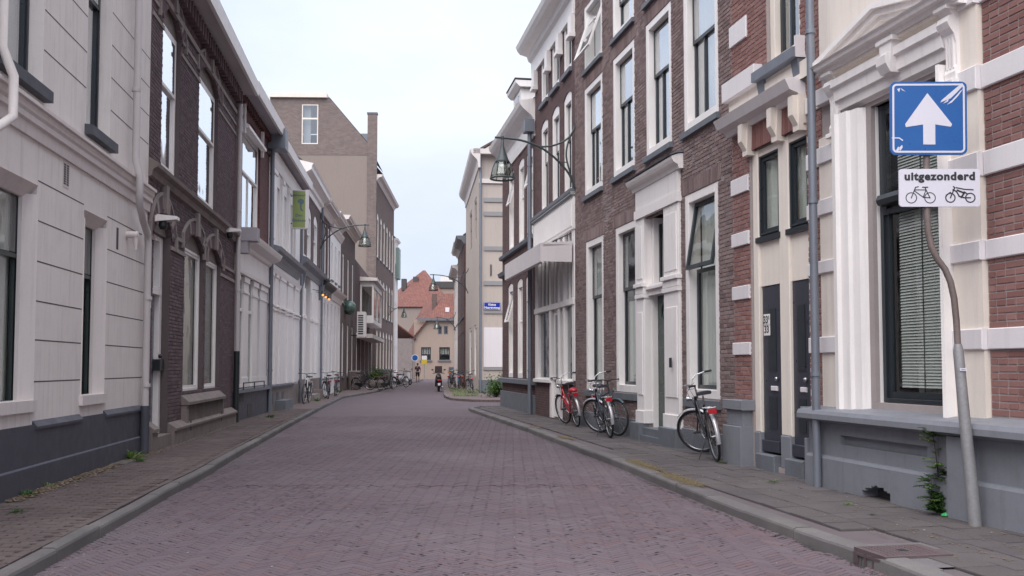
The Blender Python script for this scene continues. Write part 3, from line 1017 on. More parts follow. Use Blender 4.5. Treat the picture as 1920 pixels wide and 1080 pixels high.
def kerb(line, side, parent, z=0.1, w=0.16, L=1.0, gaps=(), seed=3, zb=-0.07):
    rr = random.Random(seed)
    pts = [Vector(p) for p in line]
    segs = [(pts[i+1] - pts[i]).length for i in range(len(pts) - 1)]
    T = sum(segs)
    def P(t):
        for i, sgl in enumerate(segs):
            if t <= sgl or i == len(segs) - 1: return pts[i] + (pts[i+1] - pts[i]) * (t / sgl)
            t -= sgl
    t = 0
    while t < T - 0.05:
        a, b = P(t + 0.004), P(min(t + L, T) - 0.004)
        t += L
        mid = (a + b) / 2
        if any(g0 < mid.y < g1 for g0, g1 in gaps): continue
        l = (b - a).length
        if l < 0.1: continue
        m = MB(side)
        dz, do = rr.uniform(-.006, .006), rr.uniform(-.008, .008)
        m.prism([(0.0, zb), (0.004, z - 0.028), (0.012, z - 0.010), (0.030, z - 0.001), (w, z), (w, zb)], 0.002, l - 0.002)
        o = m.build('kerb_stone', KERB, parent)
        o.location = (a.x, a.y, dz)
        o.rotation_euler = (rr.uniform(-.01, .01), 0, atan2(b.y - a.y, b.x - a.x) + do / l)
gg0, gg1 = gnd(1600, 1026), gnd(1662, 1052)
kerb(LK, 1, pave_l, L=1.0, seed=2, w=0.11)
kerb(RK_, -1, pave_r, L=1.0, gaps=[(gg1.y - 0.1, gg0.y + 0.15)], seed=3)
kerb([kend] + kerb_turn, -1, pave_r, L=0.8, seed=4)

# side street corner pavement
cp = [(10, 39.9), (3.0, 38.9), (-0.4, 38.1), (-1.6, 38.6), (-2.5, 40.2), (-2.9, 42.5), (-3.3, 46.5), (-4.3, 60), (-5.6, 80), (-6.0, 95)]
pave_c = sheet('pavement', cp + [(-3.0, 96), (0, 60), (2, 48.5), (10, 48.5)], 0.096, PAVEF, 0.15)
kerb(list(reversed(cp)), 1, pave_c, z=0.1, w=0.14, L=1.2, seed=6)
# ------------------------------------------------------------------ LEFT SIDE
# A: pale stucco house ------------------------------------------------
F = LA
HA = 11.5
A = F.house('stucco_house', 'pale grey stucco house with dark blue plinth at the left edge of the street', 'house')
w1 = list(rect(F, (-330, 768), (70, 349))); w1[0] = w1[1] - 1.75
w1[2], w1[3] = F.z(41, 770), F.z(72, 349)
w2 = list(rect(F, (150, 766), (196, 415)))
w2[2], w2[3] = w1[2], w1[3]; w2[0] = F.s(151, 700); w2[1] = F.s(196, 600)
zs_up = F.z(163, 233)
u2 = [F.s(163, 150), F.s(208, 150), zs_up, zs_up + 2.75]
u1 = [u2[0] - (w2[0] - w1[0]), F.s(80, 150), zs_up, zs_up + 2.75]
wall(F, A, 0, F.L, 0, HA, [tuple(w1), tuple(w2), tuple(u1), tuple(u2)], STUCCO, 0.16)
shell(F, A, F.L, 9, HA, STUCCO)
for k, w in enumerate((w1, w2)):
    window(F, A, *w, fo=-0.15, fd=0.10, fw=0.05, fmat=SASH_GN, so=-0.17, smat=SASH_GN, sw=0.045, bar=0.70, curtain=('full' if k else 'sides', CURTAIN), name='window', glass=GLASS)
    m = F.mb()      # moulded surround, splayed inward
    for (x0, x1, sg) in ((w[0], w[0] + 0.13, 1), (w[1] - 0.13, w[1], -1)):
        pr = [(x0, 0.015), (x0, -0.14), (x1, -0.14), (x1, -0.10), (x0 + 0.05, -0.03)] if sg > 0 else [(x1, 0.015), (x1 - 0.05, -0.03), (x0, -0.10), (x0, -0.14), (x1, -0.14)]
        g = F.g; n = len(pr)
        m.add([(x, g*o, w[2] + 0.10) for x, o in pr] + [(x, g*o, w[3] - 0.10) for x, o in pr], [(i, (i+1) % n, n+(i+1) % n, n+i) for i in range(n)])
    m.prism([(-0.14, w[3]), (-0.14, w[3] - 0.14), (-0.10, w[3] - 0.14), (-0.03, w[3] - 0.05), (0.012, w[3] - 0.002)], w[0] + 0.003, w[1] - 0.003)
    m.box(w[0] - 0.04, w[1] + 0.04, -0.14, 0.045, w[2] - 0.02, w[2] + 0.10)
    m.build('surround', STUCCO_TRIM, A)
for k, u in enumerate((u1, u2)):
    window(F, A, *u, fo=-0.15, fd=0.10, fw=0.05, fmat=SASH_DK, so=-0.17, smat=SASH_DK, sw=0.045, bar=0.66, curtain=('full', CURTAIN), glass=GLASS_UP, sill=0.14, sillmat=PLINTH_DK, sillo=0.10)
# grooves of the plaster: dark strips on its face paint their shade
gm = F.mb()
zg = [F.z(80, 13), F.z(80, 90.7), F.z(72, 414), F.z(68, 489), F.z(67, 564), F.z(63.5, 637), F.z(44, 716.5), F.z(80, -65), F.z(80, -143)]
def groove(x0, x1, z): gm.box(x0, x1, 0.0005, 0.0015, z - 0.007, z + 0.007)
up_x = F.s(271)
for z in zg:
    upper = z > F.z(24, 228) + 0.3
    segs = [(w1[1] + 0.02, w2[0] - 0.02), (w2[1] + 0.02, F.L - 0.03), (0.05, w1[0] - 0.02)]
    if upper: segs = [(u1[1] + 0.02, u2[0] - 0.02), (u2[1] + 0.02, F.L - 0.03), (0.05, u1[0] - 0.02)]
    for a, b in segs: groove(a, b, z)
groove(w1[1] + 0.02, w2[0] - 0.02, F.z(76, 341))
groove(0.05, F.L - 0.03, F.z(24.6, 228))
groove(w2[1] + 0.02, F.L - 0.3, F.z(207, 409))
gm.build('groove', GROOVE, A)
zc = F.z(24.6, 170)
cornice(F, 0.0, F.L + 0.02, zc, [(-0.02, -0.36), (0.03, -0.36), (0.04, -0.24), (0.07, -0.22), (0.07, -0.16), (0.09, -0.13), (0.10, -0.07), (0.13, -0.06), (0.13, -0.02), (-0.02, 0.03)], STUCCO_TRIM, A, 'string_course')
# plinth
zp = F.z(0, 800); zl = F.z(0, 889)
m = F.mb(); m.box(0.0, F.L - 0.25, -0.05, 0.05, 0.0, zl - 0.008); m.box(0.0, F.L - 0.25, -0.05, 0.035, zl + 0.008, zp - 0.08)
m.prism([(-0.05, zp - 0.08), (0.055, zp - 0.08), (0.055, zp - 0.05), (-0.02, zp + 0.03)], w1[1] + 0.02, w2[0] - 0.02)
m.prism([(-0.05, zp - 0.08), (0.055, zp - 0.08), (0.055, zp - 0.05), (-0.02, zp + 0.03)], w2[1] + 0.02, F.L - 0.25)
m.box(0, F.L - 0.25, -0.05, 0.03, zp - 0.08, zp - 0.03)
m.build('plinth', PLINTH_DK, A)
m = F.mb(); m.box(0.0, F.L - 0.25, -0.04, 0.047, zl - 0.008, zl + 0.008); m.build('plinth_line', PLINTH_LT, A)
m = F.mb(); m.box(F.L - 0.25, F.L - 0.01, -0.05, 0.03, 0.0, zp - 0.02); m.build('corner_plinth', PLINTH_DK, A)
# rainwater pipe with a swan neck
g = F.g
sx, sx2 = F.s(240, 200), F.s(262, 600)
zA = F.z(242, 385)
m = F.mb()
m.tube([(sx, g*0.12, HA - 0.3), (sx, g*0.12, zc + 0.2), (sx, g*0.18, zc - 0.05), (sx, g*0.18, zA + 0.15), (sx + 0.05, g*0.17, zA), ((sx+sx2)/2, g*0.13, zA - 0.18), (sx2 - 0.04, g*0.10, zA - 0.32), (sx2, g*0.10, zA - 0.48), (sx2, g*0.10, zp + 0.0)], 0.052, 10)
for z in (zA + 1.6, zA + 3.4, zA - 1.3, zA - 2.6): m.tube([((sx if z > zA else sx2), g*0.11, z), ((sx if z > zA else sx2), g*0.11, z + 0.05)], 0.064, 10)
pp = m.build('drainpipe', PIPE_LT, A)
m = F.mb(); m.tube([(sx2, g*0.10, 0.08), (sx2, g*0.10, zp)], 0.066, 10); m.build('pipe_guard', PLINTH_DK, pp)
sx = F.s(5, 60, 0.12)
m = F.mb()
m.tube([(sx, g*0.12, HA - 0.3), (sx, g*0.12, zc + 0.25), (sx + 0.02, g*0.22, zc - 0.02), (sx + 0.03, g*0.22, zc - 0.4), (sx - 0.25, g*0.16, zc - 0.60), (sx - 0.45, g*0.12, zc - 0.8), (sx - 0.5, g*0.12, zc - 1.1), (sx - 0.5, g*0.12, 0.1)], 0.045, 10)
m.build('drainpipe', STUCCO, A)
# ventilation grille and small openings
v = rect(F, (117, 352), (129.5, 304)); v = (v[0], v[1], F.z(123, 352), F.z(123, 302))
m = F.mb(); m.box(v[0], v[1], 0.0, 0.006, v[2], v[3]); vg = m.build('vent_grille', STUCCO_TRIM, A)
m = F.mb()
for c in (0.08, 0.56):
    n_ = 9
    for i in range(n_):
        z = v[2] + 0.03 + (v[3] - v[2] - 0.06) * i / n_
        m.box(v[0] + (v[1]-v[0]) * c, v[0] + (v[1]-v[0]) * (c + 0.36), 0.006, 0.008, z, z + 0.02)
m.build('vent_slots', GROOVE, vg)
s_, z_ = F.px(237, 440)
m = F.mb(); m.tube([(s_, 0, z_), (s_, g*0.16, z_)], 0.05, 10); m.tube([(s_, g*0.13, z_), (s_, g*0.13, z_ - 0.22)], [0.04, 0.015], 8)
m.build('vent_outlet', STUCCO_TRIM, A)
s_, z_ = F.px(220, 446)
m = F.mb(); m.box(s_ - 0.05, s_ + 0.05, 0.0005, 0.002, z_ - 0.16, z_ + 0.14); m.build('vent_hole', GROOVE, A)
cornice(F, 0, F.L, HA, CORN_BIG, STUCCO_TRIM, A)

# B: dark brick house --------------------------------------------------
F = LB; g = F.g
HB = F.z(460, 117, 0.45) + 0.02
B = F.house('dark_brick_house', 'dark purple brick house with white framed windows and arched stone trim, second on the left', 'house')
zs1 = F.z(330, 347)     # belt
def wz(px0, px1, zb, zt): return [F.s(px0), F.s(px1), zb, zt]
zub, zut = F.z(364, 364), F.z(366, 120)
rise_u = 0.30
ua = wz(293.5, 328, zub, zut); ub = wz(364.5, 401, zub, zut)
zgb, zgt = F.z(341, 735), F.z(345.5, 458)
ga = wz(342, 378, zgb, zgt); gb = wz(382.5, 410, zgb, zgt)
door = [F.s(283), F.s(315), 0.28, F.z(289, 429)]
holes = [(*ua, rise_u), (*ub, rise_u), (*ga, 0.28), (*gb, 0.26), (*door, 0.34)]
zpl = F.z(320, 790)
wall(F, B, 0, F.L, 0, HB, holes, MORTAR_B, 0.20)
shell(F, B, F.L, 8.5, HB, BT_BROWN)
brick_wall(F, B, 0, F.L, zpl, HB - 0.12, holes, BRICK_B, seed=3)
for w in (ua, ub):
    window(F, B, *w, fo=-0.07, fd=0.08, fw=0.075, so=-0.085, smat=WHITE, sw=0.05, bar=0.60, glass=GLASS_UP, curtain=('full', CURTAIN))
    m = F.mb(); m.slab([(w[0], w[3])] + arch_pts(w[0] + 0.002, w[1] - 0.002, w[3] + 0.001, rise_u) + [(w[1], w[3])], -0.19, -0.07); m.build('tympanum', STONE_BR, B)
    ring_arch(F, B, w[0], w[1], w[3], rise_u, 0.30, BRICK_B, 0.03)
for w, r in ((ga, 0.28), (gb, 0.26)):
    window(F, B, *w, fo=-0.07, fd=0.08, fw=0.06, so=-0.085, smat=WHITE, sw=0.04, rise=0, glass=GLASS, curtain=('full', CURTAIN), fmat=WHITE)
    ring_arch(F, B, w[0], w[1], w[3], r, 0.26, BRICK_B, 0.03)
    m = F.mb(); m.slab([(w[0], w[3])] + arch_pts(w[0] + 0.002, w[1] - 0.002, w[3] + 0.001, r) + [(w[1], w[3])], -0.19, -0.07); m.build('tympanum', STONE_BR, B)
m = F.mb(); m.slab([(door[0], door[3])] + arch_pts(door[0] + 0.002, door[1] - 0.002, door[3] + 0.001, 0.34) + [(door[1], door[3])], -0.19, -0.07); m.build('tympanum', STONE_BR, B)
ring_arch(F, B, door[0], door[1], door[3], 0.34, 0.28, BRICK_B, 0.03)
# stone hood moulds with keystones
def hood(w, rise, h):
    m = F.mb()
    W_ = (w[1] - w[0]) / 2; Rr = (W_*W_ + rise*rise) / (2*rise); cx, cz = (w[0]+w[1])/2, w[3] + rise - Rr
    a = math.asin(min(1, W_/Rr)) * 1.10
    n = 10
    for q0, q1, pr in ((h, h + 0.05, 0.045),):
        P = [(cx + (Rr+q1)*sin(-a+2*a*i/n), cz + (Rr+q1)*cos(-a+2*a*i/n)) for i in range(n+1)]
        Q = [(cx + (Rr+q0)*sin(-a+2*a*i/n), cz + (Rr+q0)*cos(-a+2*a*i/n)) for i in range(n+1)]
        for i in range(n): m.slab([Q[i], Q[i+1], P[i+1], P[i]], -0.01, pr)
    for sgn in (-1, 1):
        xe = cx + sgn * (Rr + h + 0.035) * sin(a); ze = cz + (Rr + h) * cos(a)
        m.box(xe - 0.035, xe + 0.035, -0.01, 0.054, ze - 0.24, ze + 0.03)
    m.slab([(cx - 0.06, w[3] + rise - 0.02), (cx + 0.06, w[3] + rise - 0.02), (cx + 0.09, w[3] + rise + h + 0.16), (cx - 0.09, w[3] + rise + h + 0.16)], -0.01, 0.085)
    for i in range(2, n - 1, 2):      # stone voussoirs between the bricks
        t = -a + 2*a*(i+0.5)/n
        if abs(t) < 0.1: continue
        dt = 0.045 / Rr
        m.slab([(cx + (Rr+0.05)*sin(t-dt), cz + (Rr+0.05)*cos(t-dt)), (cx + (Rr+0.05)*sin(t+dt), cz + (Rr+0.05)*cos(t+dt)), (cx + (Rr+h)*sin(t+dt), cz + (Rr+h)*cos(t+dt)), (cx + (Rr+h)*sin(t-dt), cz + (Rr+h)*cos(t-dt))], 0.0, 0.042)
    m.build('hood_mould', STONE_TR, B)
hood(ua, rise_u, 0.30); hood(ub, rise_u, 0.30); hood(ga, 0.28, 0.26); hood(gb, 0.26, 0.26); hood(door, 0.34, 0.28)
def band(zb, hs, spans, mat=STONE_TR, o=0.03, name='stone_band'):
    for a, b in spans:
        if b - a > 0.03: m = F.mb(); m.box(a, b, -0.01, o, zb - hs/2, zb + hs/2); m.build(name, mat, B)
for zz in (zut + 0.02, zut - 0.22): band(zz, 0.065, [(0.02, ua[0] - 0.002), (ua[1] + 0.002, ub[0] - 0.002), (ub[1] + 0.002, F.L - 0.02)])
for zz in (zgt + 0.02, zgt - 0.20): band(zz, 0.065, [(0.02, door[0] - 0.002), (door[1] + 0.002, ga[0] - 0.002), (gb[1] + 0.002, F.L - 0.02)])
cornice(F, 0.0, F.L - 0.0, zs1, [(-0.01, -0.22), (0.05, -0.20), (0.07, -0.10), (0.14, -0.06), (0.15, 0.0), (0.05, 0.06), (-0.01, 0.10)], STONE_BR, B, 'string_course')
# eaves: stone band, modillions, soffit, white gutter board
band(HB - 0.75, 0.10, [(0.02, F.L - 0.02)], STONE_TR, 0.045)
m = F.mb()
x = 0.1
while x < F.L - 0.1:
    m.box(x, x + 0.10, 0.0, 0.16, HB - 0.52, HB - 0.24); x += 0.235
o_ = m.build('modillions', BRICK_B, B); o_['kind'] = 'stuff'
m = F.mb(); m.box(0.0, F.L + 0.3, 0.0, 0.44, HB - 0.20, HB - 0.15); m.build('soffit', M('soffit_light', (0.5, 0.46, 0.46), 0.7), B)
m = F.mb(); m.prism([(0.40, HB - 0.22), (0.47, HB - 0.22), (0.50, HB + 0.05), (0.44, HB + 0.08), (0.40, HB + 0.04)], 0.0, F.L + 0.3); m.build('gutter', WHITE, B)
m = F.mb(); m.box(F.L*0.42, F.L*0.42 + 0.35, -0.6, -0.25, HB + 0.1, HB + 1.0); m.build('chimney', ROOFING, B)
# front door, deep in its arch
d0, d1 = door[0], door[1]
m = F.mb()
m.cbox(d1 - 0.16, d1 - 0.003, -0.30, -0.12, 0.30, door[3] - 0.01); m.cbox(d0 + 0.003, d0 + 0.08, -0.30, -0.12, 0.30, door[3] - 0.01)
ztr = F.z(290, 540)
m.box(d0 + 0.08, d1 - 0.16, -0.30, -0.10, ztr - 0.06, ztr + 0.06); m.box(d0 + 0.08, d1 - 0.16, -0.30, -0.13, door[3] - 0.09, door[3] - 0.01)
dr = m.build('door', WHITE, B)
m = F.mb(); m.cbox(d0 + 0.085, d1 - 0.165, -0.26, -0.20, 0.30, ztr - 0.065)
for k in range(5):
    z = 0.5 + k * 0.42
    m.cbox(d0 + 0.18, d1 - 0.26, -0.2, -0.185, z, z + 0.3)
lf = m.build('door_leaf', SASH_GR, dr)
m = F.mb(); m.box(d0 + 0.085, d1 - 0.165, -0.24, -0.23, ztr + 0.06, door[3] - 0.09); m.build('pane', GLASS_DK, dr)
s_, z_ = F.px(294, 683); m = F.mb(); m.box(d1 - 0.30, d1 - 0.02, -0.20, -0.06, F.z(295, 695), F.z(295, 673)); m.build('letter_box', IRON, dr)
m = F.mb(); m.ball((d1 - 0.14, g*-0.10, F.z(295, 667)), 0.035); m.build('door_knob', IRON, dr)
m = F.mb(); m.box(d0 - 0.02, d1 + 0.02, -0.30, 0.06, 0.05, 0.29); m.build('doorstep', STONE_BR, B)
m = F.mb(); m.box(0.12, 0.2, 0.0, 0.03, F.z(281, 578), F.z(281, 563)); m.build('bell_plate', WHITE, B)
# stone base
m = F.mb()
m.box(0.02, d0 - 0.03, -0.02, 0.13, 0.05, F.z(270, 812)); m.prism([(-0.02, F.z(270, 812)), (0.16, F.z(270, 812)), (0.16, F.z(270, 806)), (-0.02, F.z(270, 790))], 0.02, d0 - 0.02)
m.build('plinth', STONE_BR, B)
zt = F.z(320, 795); zb_ = 0.05
s_bw0, s_bw1 = F.s(337), F.s(413)
m = F.mb()
m.box(d1 + 0.04, F.L - 0.12, -0.02, 0.12, zb_, zt - 0.10); m.prism([(-0.02, zt - 0.10), (0.15, zt - 0.10), (0.15, zt - 0.06), (-0.0, zt + 0.04)], d1 + 0.04, F.L - 0.12)
m.build('plinth', STONE_BR, B)
zw = zgb - 0.05
m = F.mb()   # boxed basement light under the windows
m.prism([(-0.02, zw), (0.0, zw), (0.15, zw - 0.13), (0.15, zw - 0.18), (-0.02, zw - 0.18)], ga[0] - 0.10, gb[1] + 0.10)
m.box(ga[0] - 0.08, ga[0] + 0.10, -0.02, 0.11, zt - 0.05, zw - 0.18); m.box(gb[1] - 0.06, gb[1] + 0.08, -0.02, 0.11, zt - 0.05, zw - 0.18)
cb = m.build('window_box', STONE_BR, B)
m = F.mb(); m.box(ga[0] + 0.1, gb[1] - 0.06, 0.0, 0.02, zt - 0.04, zw - 0.18); m.build('recess', SASH_DK, cb)
m = F.mb(); x = ga[0] + 0.16
while x < gb[1] - 0.1: m.box(x, x + 0.03, 0.02, 0.09, zt - 0.04, zw - 0.18); x += 0.115
m.build('bars', STONE_BR, cb)
m = F.mb()
for px_ in (347, 406): s_ = F.s(px_); m.box(s_ - 0.05, s_ + 0.05, 0.12, 0.123, 0.25, 0.46)
m.build('air_slots', GROOVE, B)
downpipe(F, B, F.s(436) - 0.05, 0.08, HB - 0.2, mat=PIPE_LT, r=0.055, lower=IRON, zl=F.z(436, 660))
for nm, px_, py_ in (('first', 290, 411), ('second', 420, 433)):
    s_, z_ = F.px(px_, py_)
    lab = 'white wall lamp above the brick house door' if nm == 'first' else 'white wall lamp beside the pipe on the dark brick house'
    t = thing('wall_lamp', lab, 'wall lamp', F.W(s_, 0.0, z_), F.rz, 'wall lamps on the dark brick house')
    m = F.mb(); m.cbox(-0.12, 0.12, 0.0, 0.05, -0.05, 0.05); m.build('mount', WHITE, t)
    m = F.mb(); m.prism([(0.05, 0.07), (0.36, 0.04), (0.36, -0.01), (0.05, -0.04)], -0.10, 0.10); m.build('housing', WHITE, t)
    m = F.mb(); m.lathe([(0.0, -0.16), (0.05, -0.16), (0.07, -0.10), (0.06, -0.035)], (0, F.g*0.13, 0)); m.build('lens', IRON, t)

# C: red brick upper floor, white shop front ----------------------------
F = LC; g = F.g
HC = F.z(513, 209, 0.42)
C = F.house('red_brick_house', 'narrow dark red brick house with white pillared shop front beside the tall downpipe', 'house')
zf = F.z(500, 540)
wc = [F.s(449), F.s(483), F.z(449, 434), F.z(460, 238)]
zsh = F.z(462, 470, 0.1)
shop = (F.s(438.5), F.s(499), F.z(441, 728), F.z(441, 510))
wall(F, C, 0, F.L, 0, HC, [(*wc, 0.3), shop], BT_RED, 0.18)
shell(F, C, F.L, 8.5, HC, BT_RED)
window(F, C, *wc, fo=-0.06, fd=0.10, fw=0.09, so=-0.09, bar=0.62, rise=0.3, vbar=0.5, smat=WHITE, glass=GLASS_UP, curtain=('full', CURTAIN), sill=0.12, sillmat=STONE_GR)
m = F.mb()   # roller blind box on side rails
m.prism([(0.02, wc[3] + 0.05), (0.16, wc[3] - 0.02), (0.16, wc[3] - 0.10), (0.02, wc[3] - 0.10)], wc[0] - 0.02, wc[1] + 0.02)
m.box(wc[0] - 0.10, wc[0] - 0.03, 0, 0.08, wc[3] - 0.25, wc[3] + 0.55); m.box(wc[1] + 0.03, wc[1] + 0.10, 0, 0.08, wc[3] - 0.25, wc[3] + 0.55)
m.build('blind_box', WHITE, C)
m = F.mb()
bays = [(438.5, 446, 1), (446, 454.5, 0), (454.5, 464, 1), (464, 472, 0), (472, 481, 1), (481, 485.5, 2), (485.5, 499, 1)]
pil = F.mb(); sash = F.mb(); pane = F.mb(); dl = F.mb(); cur = F.mb()
z0, z1 = shop[2], shop[3]
for a, b, k in bays:
    a, b = F.s(a), F.s(b)
    if k == 1:
        pil.cbox(a, b, -0.12, 0.008, z0, z1 - 0.14, 0.006); pil.cbox(a - 0.02, b + 0.02, -0.12, 0.03, z1 - 0.42, z1 - 0.36); pil.box(a - 0.03, b + 0.03, -0.1, 0.04, z1 - 0.14, z1 - 0.001)
        pil.cbox(a - 0.01, b + 0.01, -0.12, 0.02, z0, z0 + 0.25)
    elif k == 0:
        zt_ = z0 + (z1 - z0) * 0.68
        sash.box(a, a + 0.05, -0.09, -0.03, z0, z1 - 0.002); sash.box(b - 0.05, b, -0.09, -0.03, z0, z1 - 0.002); sash.box(a + 0.05, b - 0.05, -0.09, -0.01, zt_, zt_ + 0.08); sash.box(a + .05, b - .05, -0.09, -0.03, z0, z0 + 0.08)
        pane.box(a + 0.05, b - 0.05, -0.050, -0.045, z0 + 0.08, zt_); pane.box(a + 0.05, b - 0.05, -0.050, -0.045, zt_ + 0.08, z1 - 0.003)
    else:
        dl.box(a, b, -0.12, -0.07, z0, z1 - 0.3)
cur.add(soft_curtain(F, F.s(446), F.s(472), z0, z1 - 0.8, -0.28, 14).v, soft_curtain(F, 0, 1, 0, 1, 0, 14).f, True)
sf = pil.build('shop_front', WHITE, C)
sash.build('window_frame', WHITE, sf); pane.build('pane', GLASS_DK, sf); dl.build('door_leaf', SASH_DK, sf)
cornice(F, 0.05, F.L + 0.1, z1 + 0.02, [(-0.02, -0.02), (0.08, 0.0), (0.09, 0.08), (0.05, 0.10), (0.05, 0.58), (0.10, 0.62), (0.14, 0.70), (0.34, 0.80), (0.38, 0.88), (0.40, 0.94), (-0.02, 1.02)], WHITE, C, 'shop_cornice')
m = F.mb(); m.box(0.02, 0.40, 0.0, 0.52, z1 + 0.74, z1 + 1.06); m.box(0.04, 0.34, 0.0, 0.30, z1 + 0.45, z1 + 0.74); m.build('cornice_box', SOFFIT, C)
m = F.mb(); m.box(0.0, F.L, -0.05, 0.04, 0.0, shop[2] - 0.10); m.build('plinth', PLINTH_DK, C)
m = F.mb(); m.prism([(-0.12, shop[2]), (0.12, shop[2] - 0.03), (0.12, shop[2] - 0.12), (-0.12, shop[2] - 0.12)], 0.02, F.L - 0.05); m.build('sill', ZINC, C)
m = F.mb()
a, b = F.s(446), F.s(486)
m.tube([(a, g*0.14, shop[2] + 0.12), (b, g*0.14, shop[2] + 0.12)], 0.018, 6)
for t in (a, (a+b)/2, b): m.tube([(t, g*0.14, shop[2] - 0.05), (t, g*0.14, shop[2] + 0.12)], 0.014, 6)
m.build('low_rail', IRON, C)
m = F.mb(); m.box(F.s(446), F.s(454), 0.04, 0.05, 0.55, 0.9); m.build('cellar_hatch', GROOVE, C)
m = F.mb(); m.box(F.s(462), F.s(470), 0.04, 0.05, 0.15, 0.45); m.build('cellar_hatch', GROOVE, C)
m = F.mb(); m.box(0.0, F.L - 0.2, 0.0, 0.40, HC - 0.20, HC - 0.14); m.build('soffit', SOFFIT, C)
m = F.mb(); m.prism([(0.36, HC - 0.22), (0.43, HC - 0.22), (0.46, HC + 0.05), (0.40, HC + 0.08)], 0.3, F.L - 0.2); m.build('gutter', WHITE, C)
m = F.mb()
x = 0.15
while x < F.L - 0.3: m.box(x, x + 0.10, 0.0, 0.10, HC - 0.42, HC - 0.21); x += 0.24
o_ = m.build('modillions', BT_RED, C); o_['kind'] = 'stuff'
m = F.mb(); m.box(0, F.L, 0, 0.03, HC - 0.78, HC - 0.70); m.build('brick_band', BT_DKRED, C)
m = F.mb(); m.box(F.L - 0.35, F.L + 0.25, 0.0, 0.50, HC - 0.60, HC - 0.02); m.build('gutter_box', ZINC, C)
downpipe(F, C, F.L - 0.03, 0.08, HC - 0.5, r=0.06, mat=ZINC)

# D: white timber bay house ---------------------------------------------
F = LD; g = F.g
HD = F.z(569, 319, 0.42)
D = F.house('white_bay_house', 'white painted house with tall pilastered upper windows and a blank white ground floor', 'house')
zfl = F.z(508, 478)
zpb = F.z(508, 722)
ups = []
for a, b in ((513, 521), (525.5, 534), (538.5, 546)):
    ups.append([F.s(a), F.s(b), zfl + 0.25, HD - 1.15])
wall(F, D, 0, F.L, 0, HD, [tuple(u) for u in ups], WHITE, 0.14)
shell(F, D, F.L, 8.5, HD, BT_BROWN)
for u in ups: window(F, D, *u, fo=-0.05, fd=0.10, fw=0.05, so=-0.09, bar=0.66, smat=WHITE, glass=GLASS_UP, curtain=('full', CURTAIN))
for a, b in ((501.5, 511), (522, 525), (535, 538), (548, 556)):
    m = F.mb(); a, b = F.s(a), F.s(b); m.cbox(a, b, -0.02, 0.07, zfl + 0.1, HD - 0.75, 0.012); m.cbox(a - 0.03, b + 0.03, -0.02, 0.11, HD - 0.95, HD - 0.80, 0.012)
    m.build('pilaster', WHITE, D)
cornice(F, 0.05, F.L - 0.1, HD - 0.3, [(-0.02, -0.42), (0.06, -0.42), (0.10, -0.30), (0.12, 0.02), (-0.02, 0.08)], WHITE, D, 'frieze')
m = F.mb(); m.box(0.3, F.L - 0.02, 0.0, 0.40, HD - 0.20, HD - 0.13); m.build('soffit', SOFFIT, D)
m = F.mb(); m.prism([(0.36, HD - 0.22), (0.43, HD - 0.22), (0.46, HD + 0.04), (0.40, HD + 0.07)], 0.32, F.L - 0.02); m.build('gutter', WHITE, D)
cornice(F, 0.25, F.L - 0.5, zfl + 0.16, [(-0.02, -0.35), (0.04, -0.35), (0.10, -0.22), (0.16, -0.12), (0.30, -0.05), (0.34, 0.06), (-0.02, 0.16)], SASH_GR, D, 'bay_cornice')
zb1 = F.z(520, 585)
for a, b in ((501.5, 508), (512, 517), (521, 531), (536, 544), (549, 557)):
    a, b = F.s(a), F.s(b); m = F.mb()
    m.cbox(a, b, -0.02, 0.05, zpb, zfl - 0.45, 0.012)
    m.cbox(a - 0.04, b + 0.04, -0.02, 0.09, zb1, zb1 + 0.07); m.cbox(a - 0.06, b + 0.06, -0.02, 0.12, zb1 + 0.10, zb1 + 0.16); m.cbox(a - 0.03, b + 0.03, -0.02, 0.08, zfl - 0.6, zfl - 0.5)
    m.build('pilaster', WHITE, D)
cornice(F, 0.05, F.L - 0.1, zfl - 0.38, [(-0.02, -0.14), (0.08, -0.12), (0.12, 0.0), (-0.02, 0.05)], WHITE, D, 'string_course')
m = F.mb(); m.box(0.0, F.L, -0.05, 0.045, 0, zpb - 0.06); m.build('plinth', STONE_BR, D)
m = F.mb(); m.prism([(-0.02, zpb + 0.02), (0.10, zpb - 0.03), (0.10, zpb - 0.09), (-0.02, zpb - 0.09)], 0.1, F.L * 0.75); m.build('sill', PLINTH_DK, D)
for a, b in ((506, 510), (515, 520), (526, 530)):
    m = F.mb(); m.box(F.s(a), F.s(b), 0.045, 0.05, 0.3, zpb - 0.25); m.build('cellar_opening', PLINTH_DK, D)
m = F.mb(); m.box(F.s(514), F.s(530), 0.05, 0.35, 0.08, 0.38); m.build('step', STONE_GR, D)
downpipe(F, D, F.L - 0.08, 0.08, HD - 0.2, r=0.045, mat=ZINC)

# E: brick upper floor with white frames, arched white door ---------------
F = LE; g = F.g
HE = F.z(602, 333, 0.45)
E = F.house('arched_door_house', 'brown brick house over a white ground floor with round arched doorway', 'house')
ze = F.z(575, 500)
up = [[F.s(a), F.s(b), ze + 0.35, HE - 1.45] for a, b in ((561.5, 568.5), (573, 581), (585.5, 593))]
dz = F.z(575, 530)
dr_ = [F.s(570), F.s(581), 0.35, F.z(575, 530)]
zpe = F.z(560, 712)
wall(F, E, 0, F.L, ze, HE, [(*u, 0.25) for u in up], BT_BROWN, 0.14)
wall(F, E, 0, F.L, 0, ze, [(*dr_, 0.7)], WHITE, 0.25, name='ground_floor_wall')
shell(F, E, F.L, 8.5, HE, BT_BROWN)
for u in up: window(F, E, *u, fo=-0.02, fd=0.14, fw=0.14, so=-0.1, bar=0.6, rise=0.25, smat=WHITE, glass=GLASS_UP, curtain=('full', CURTAIN), sill=0.1, sillmat=WHITE)
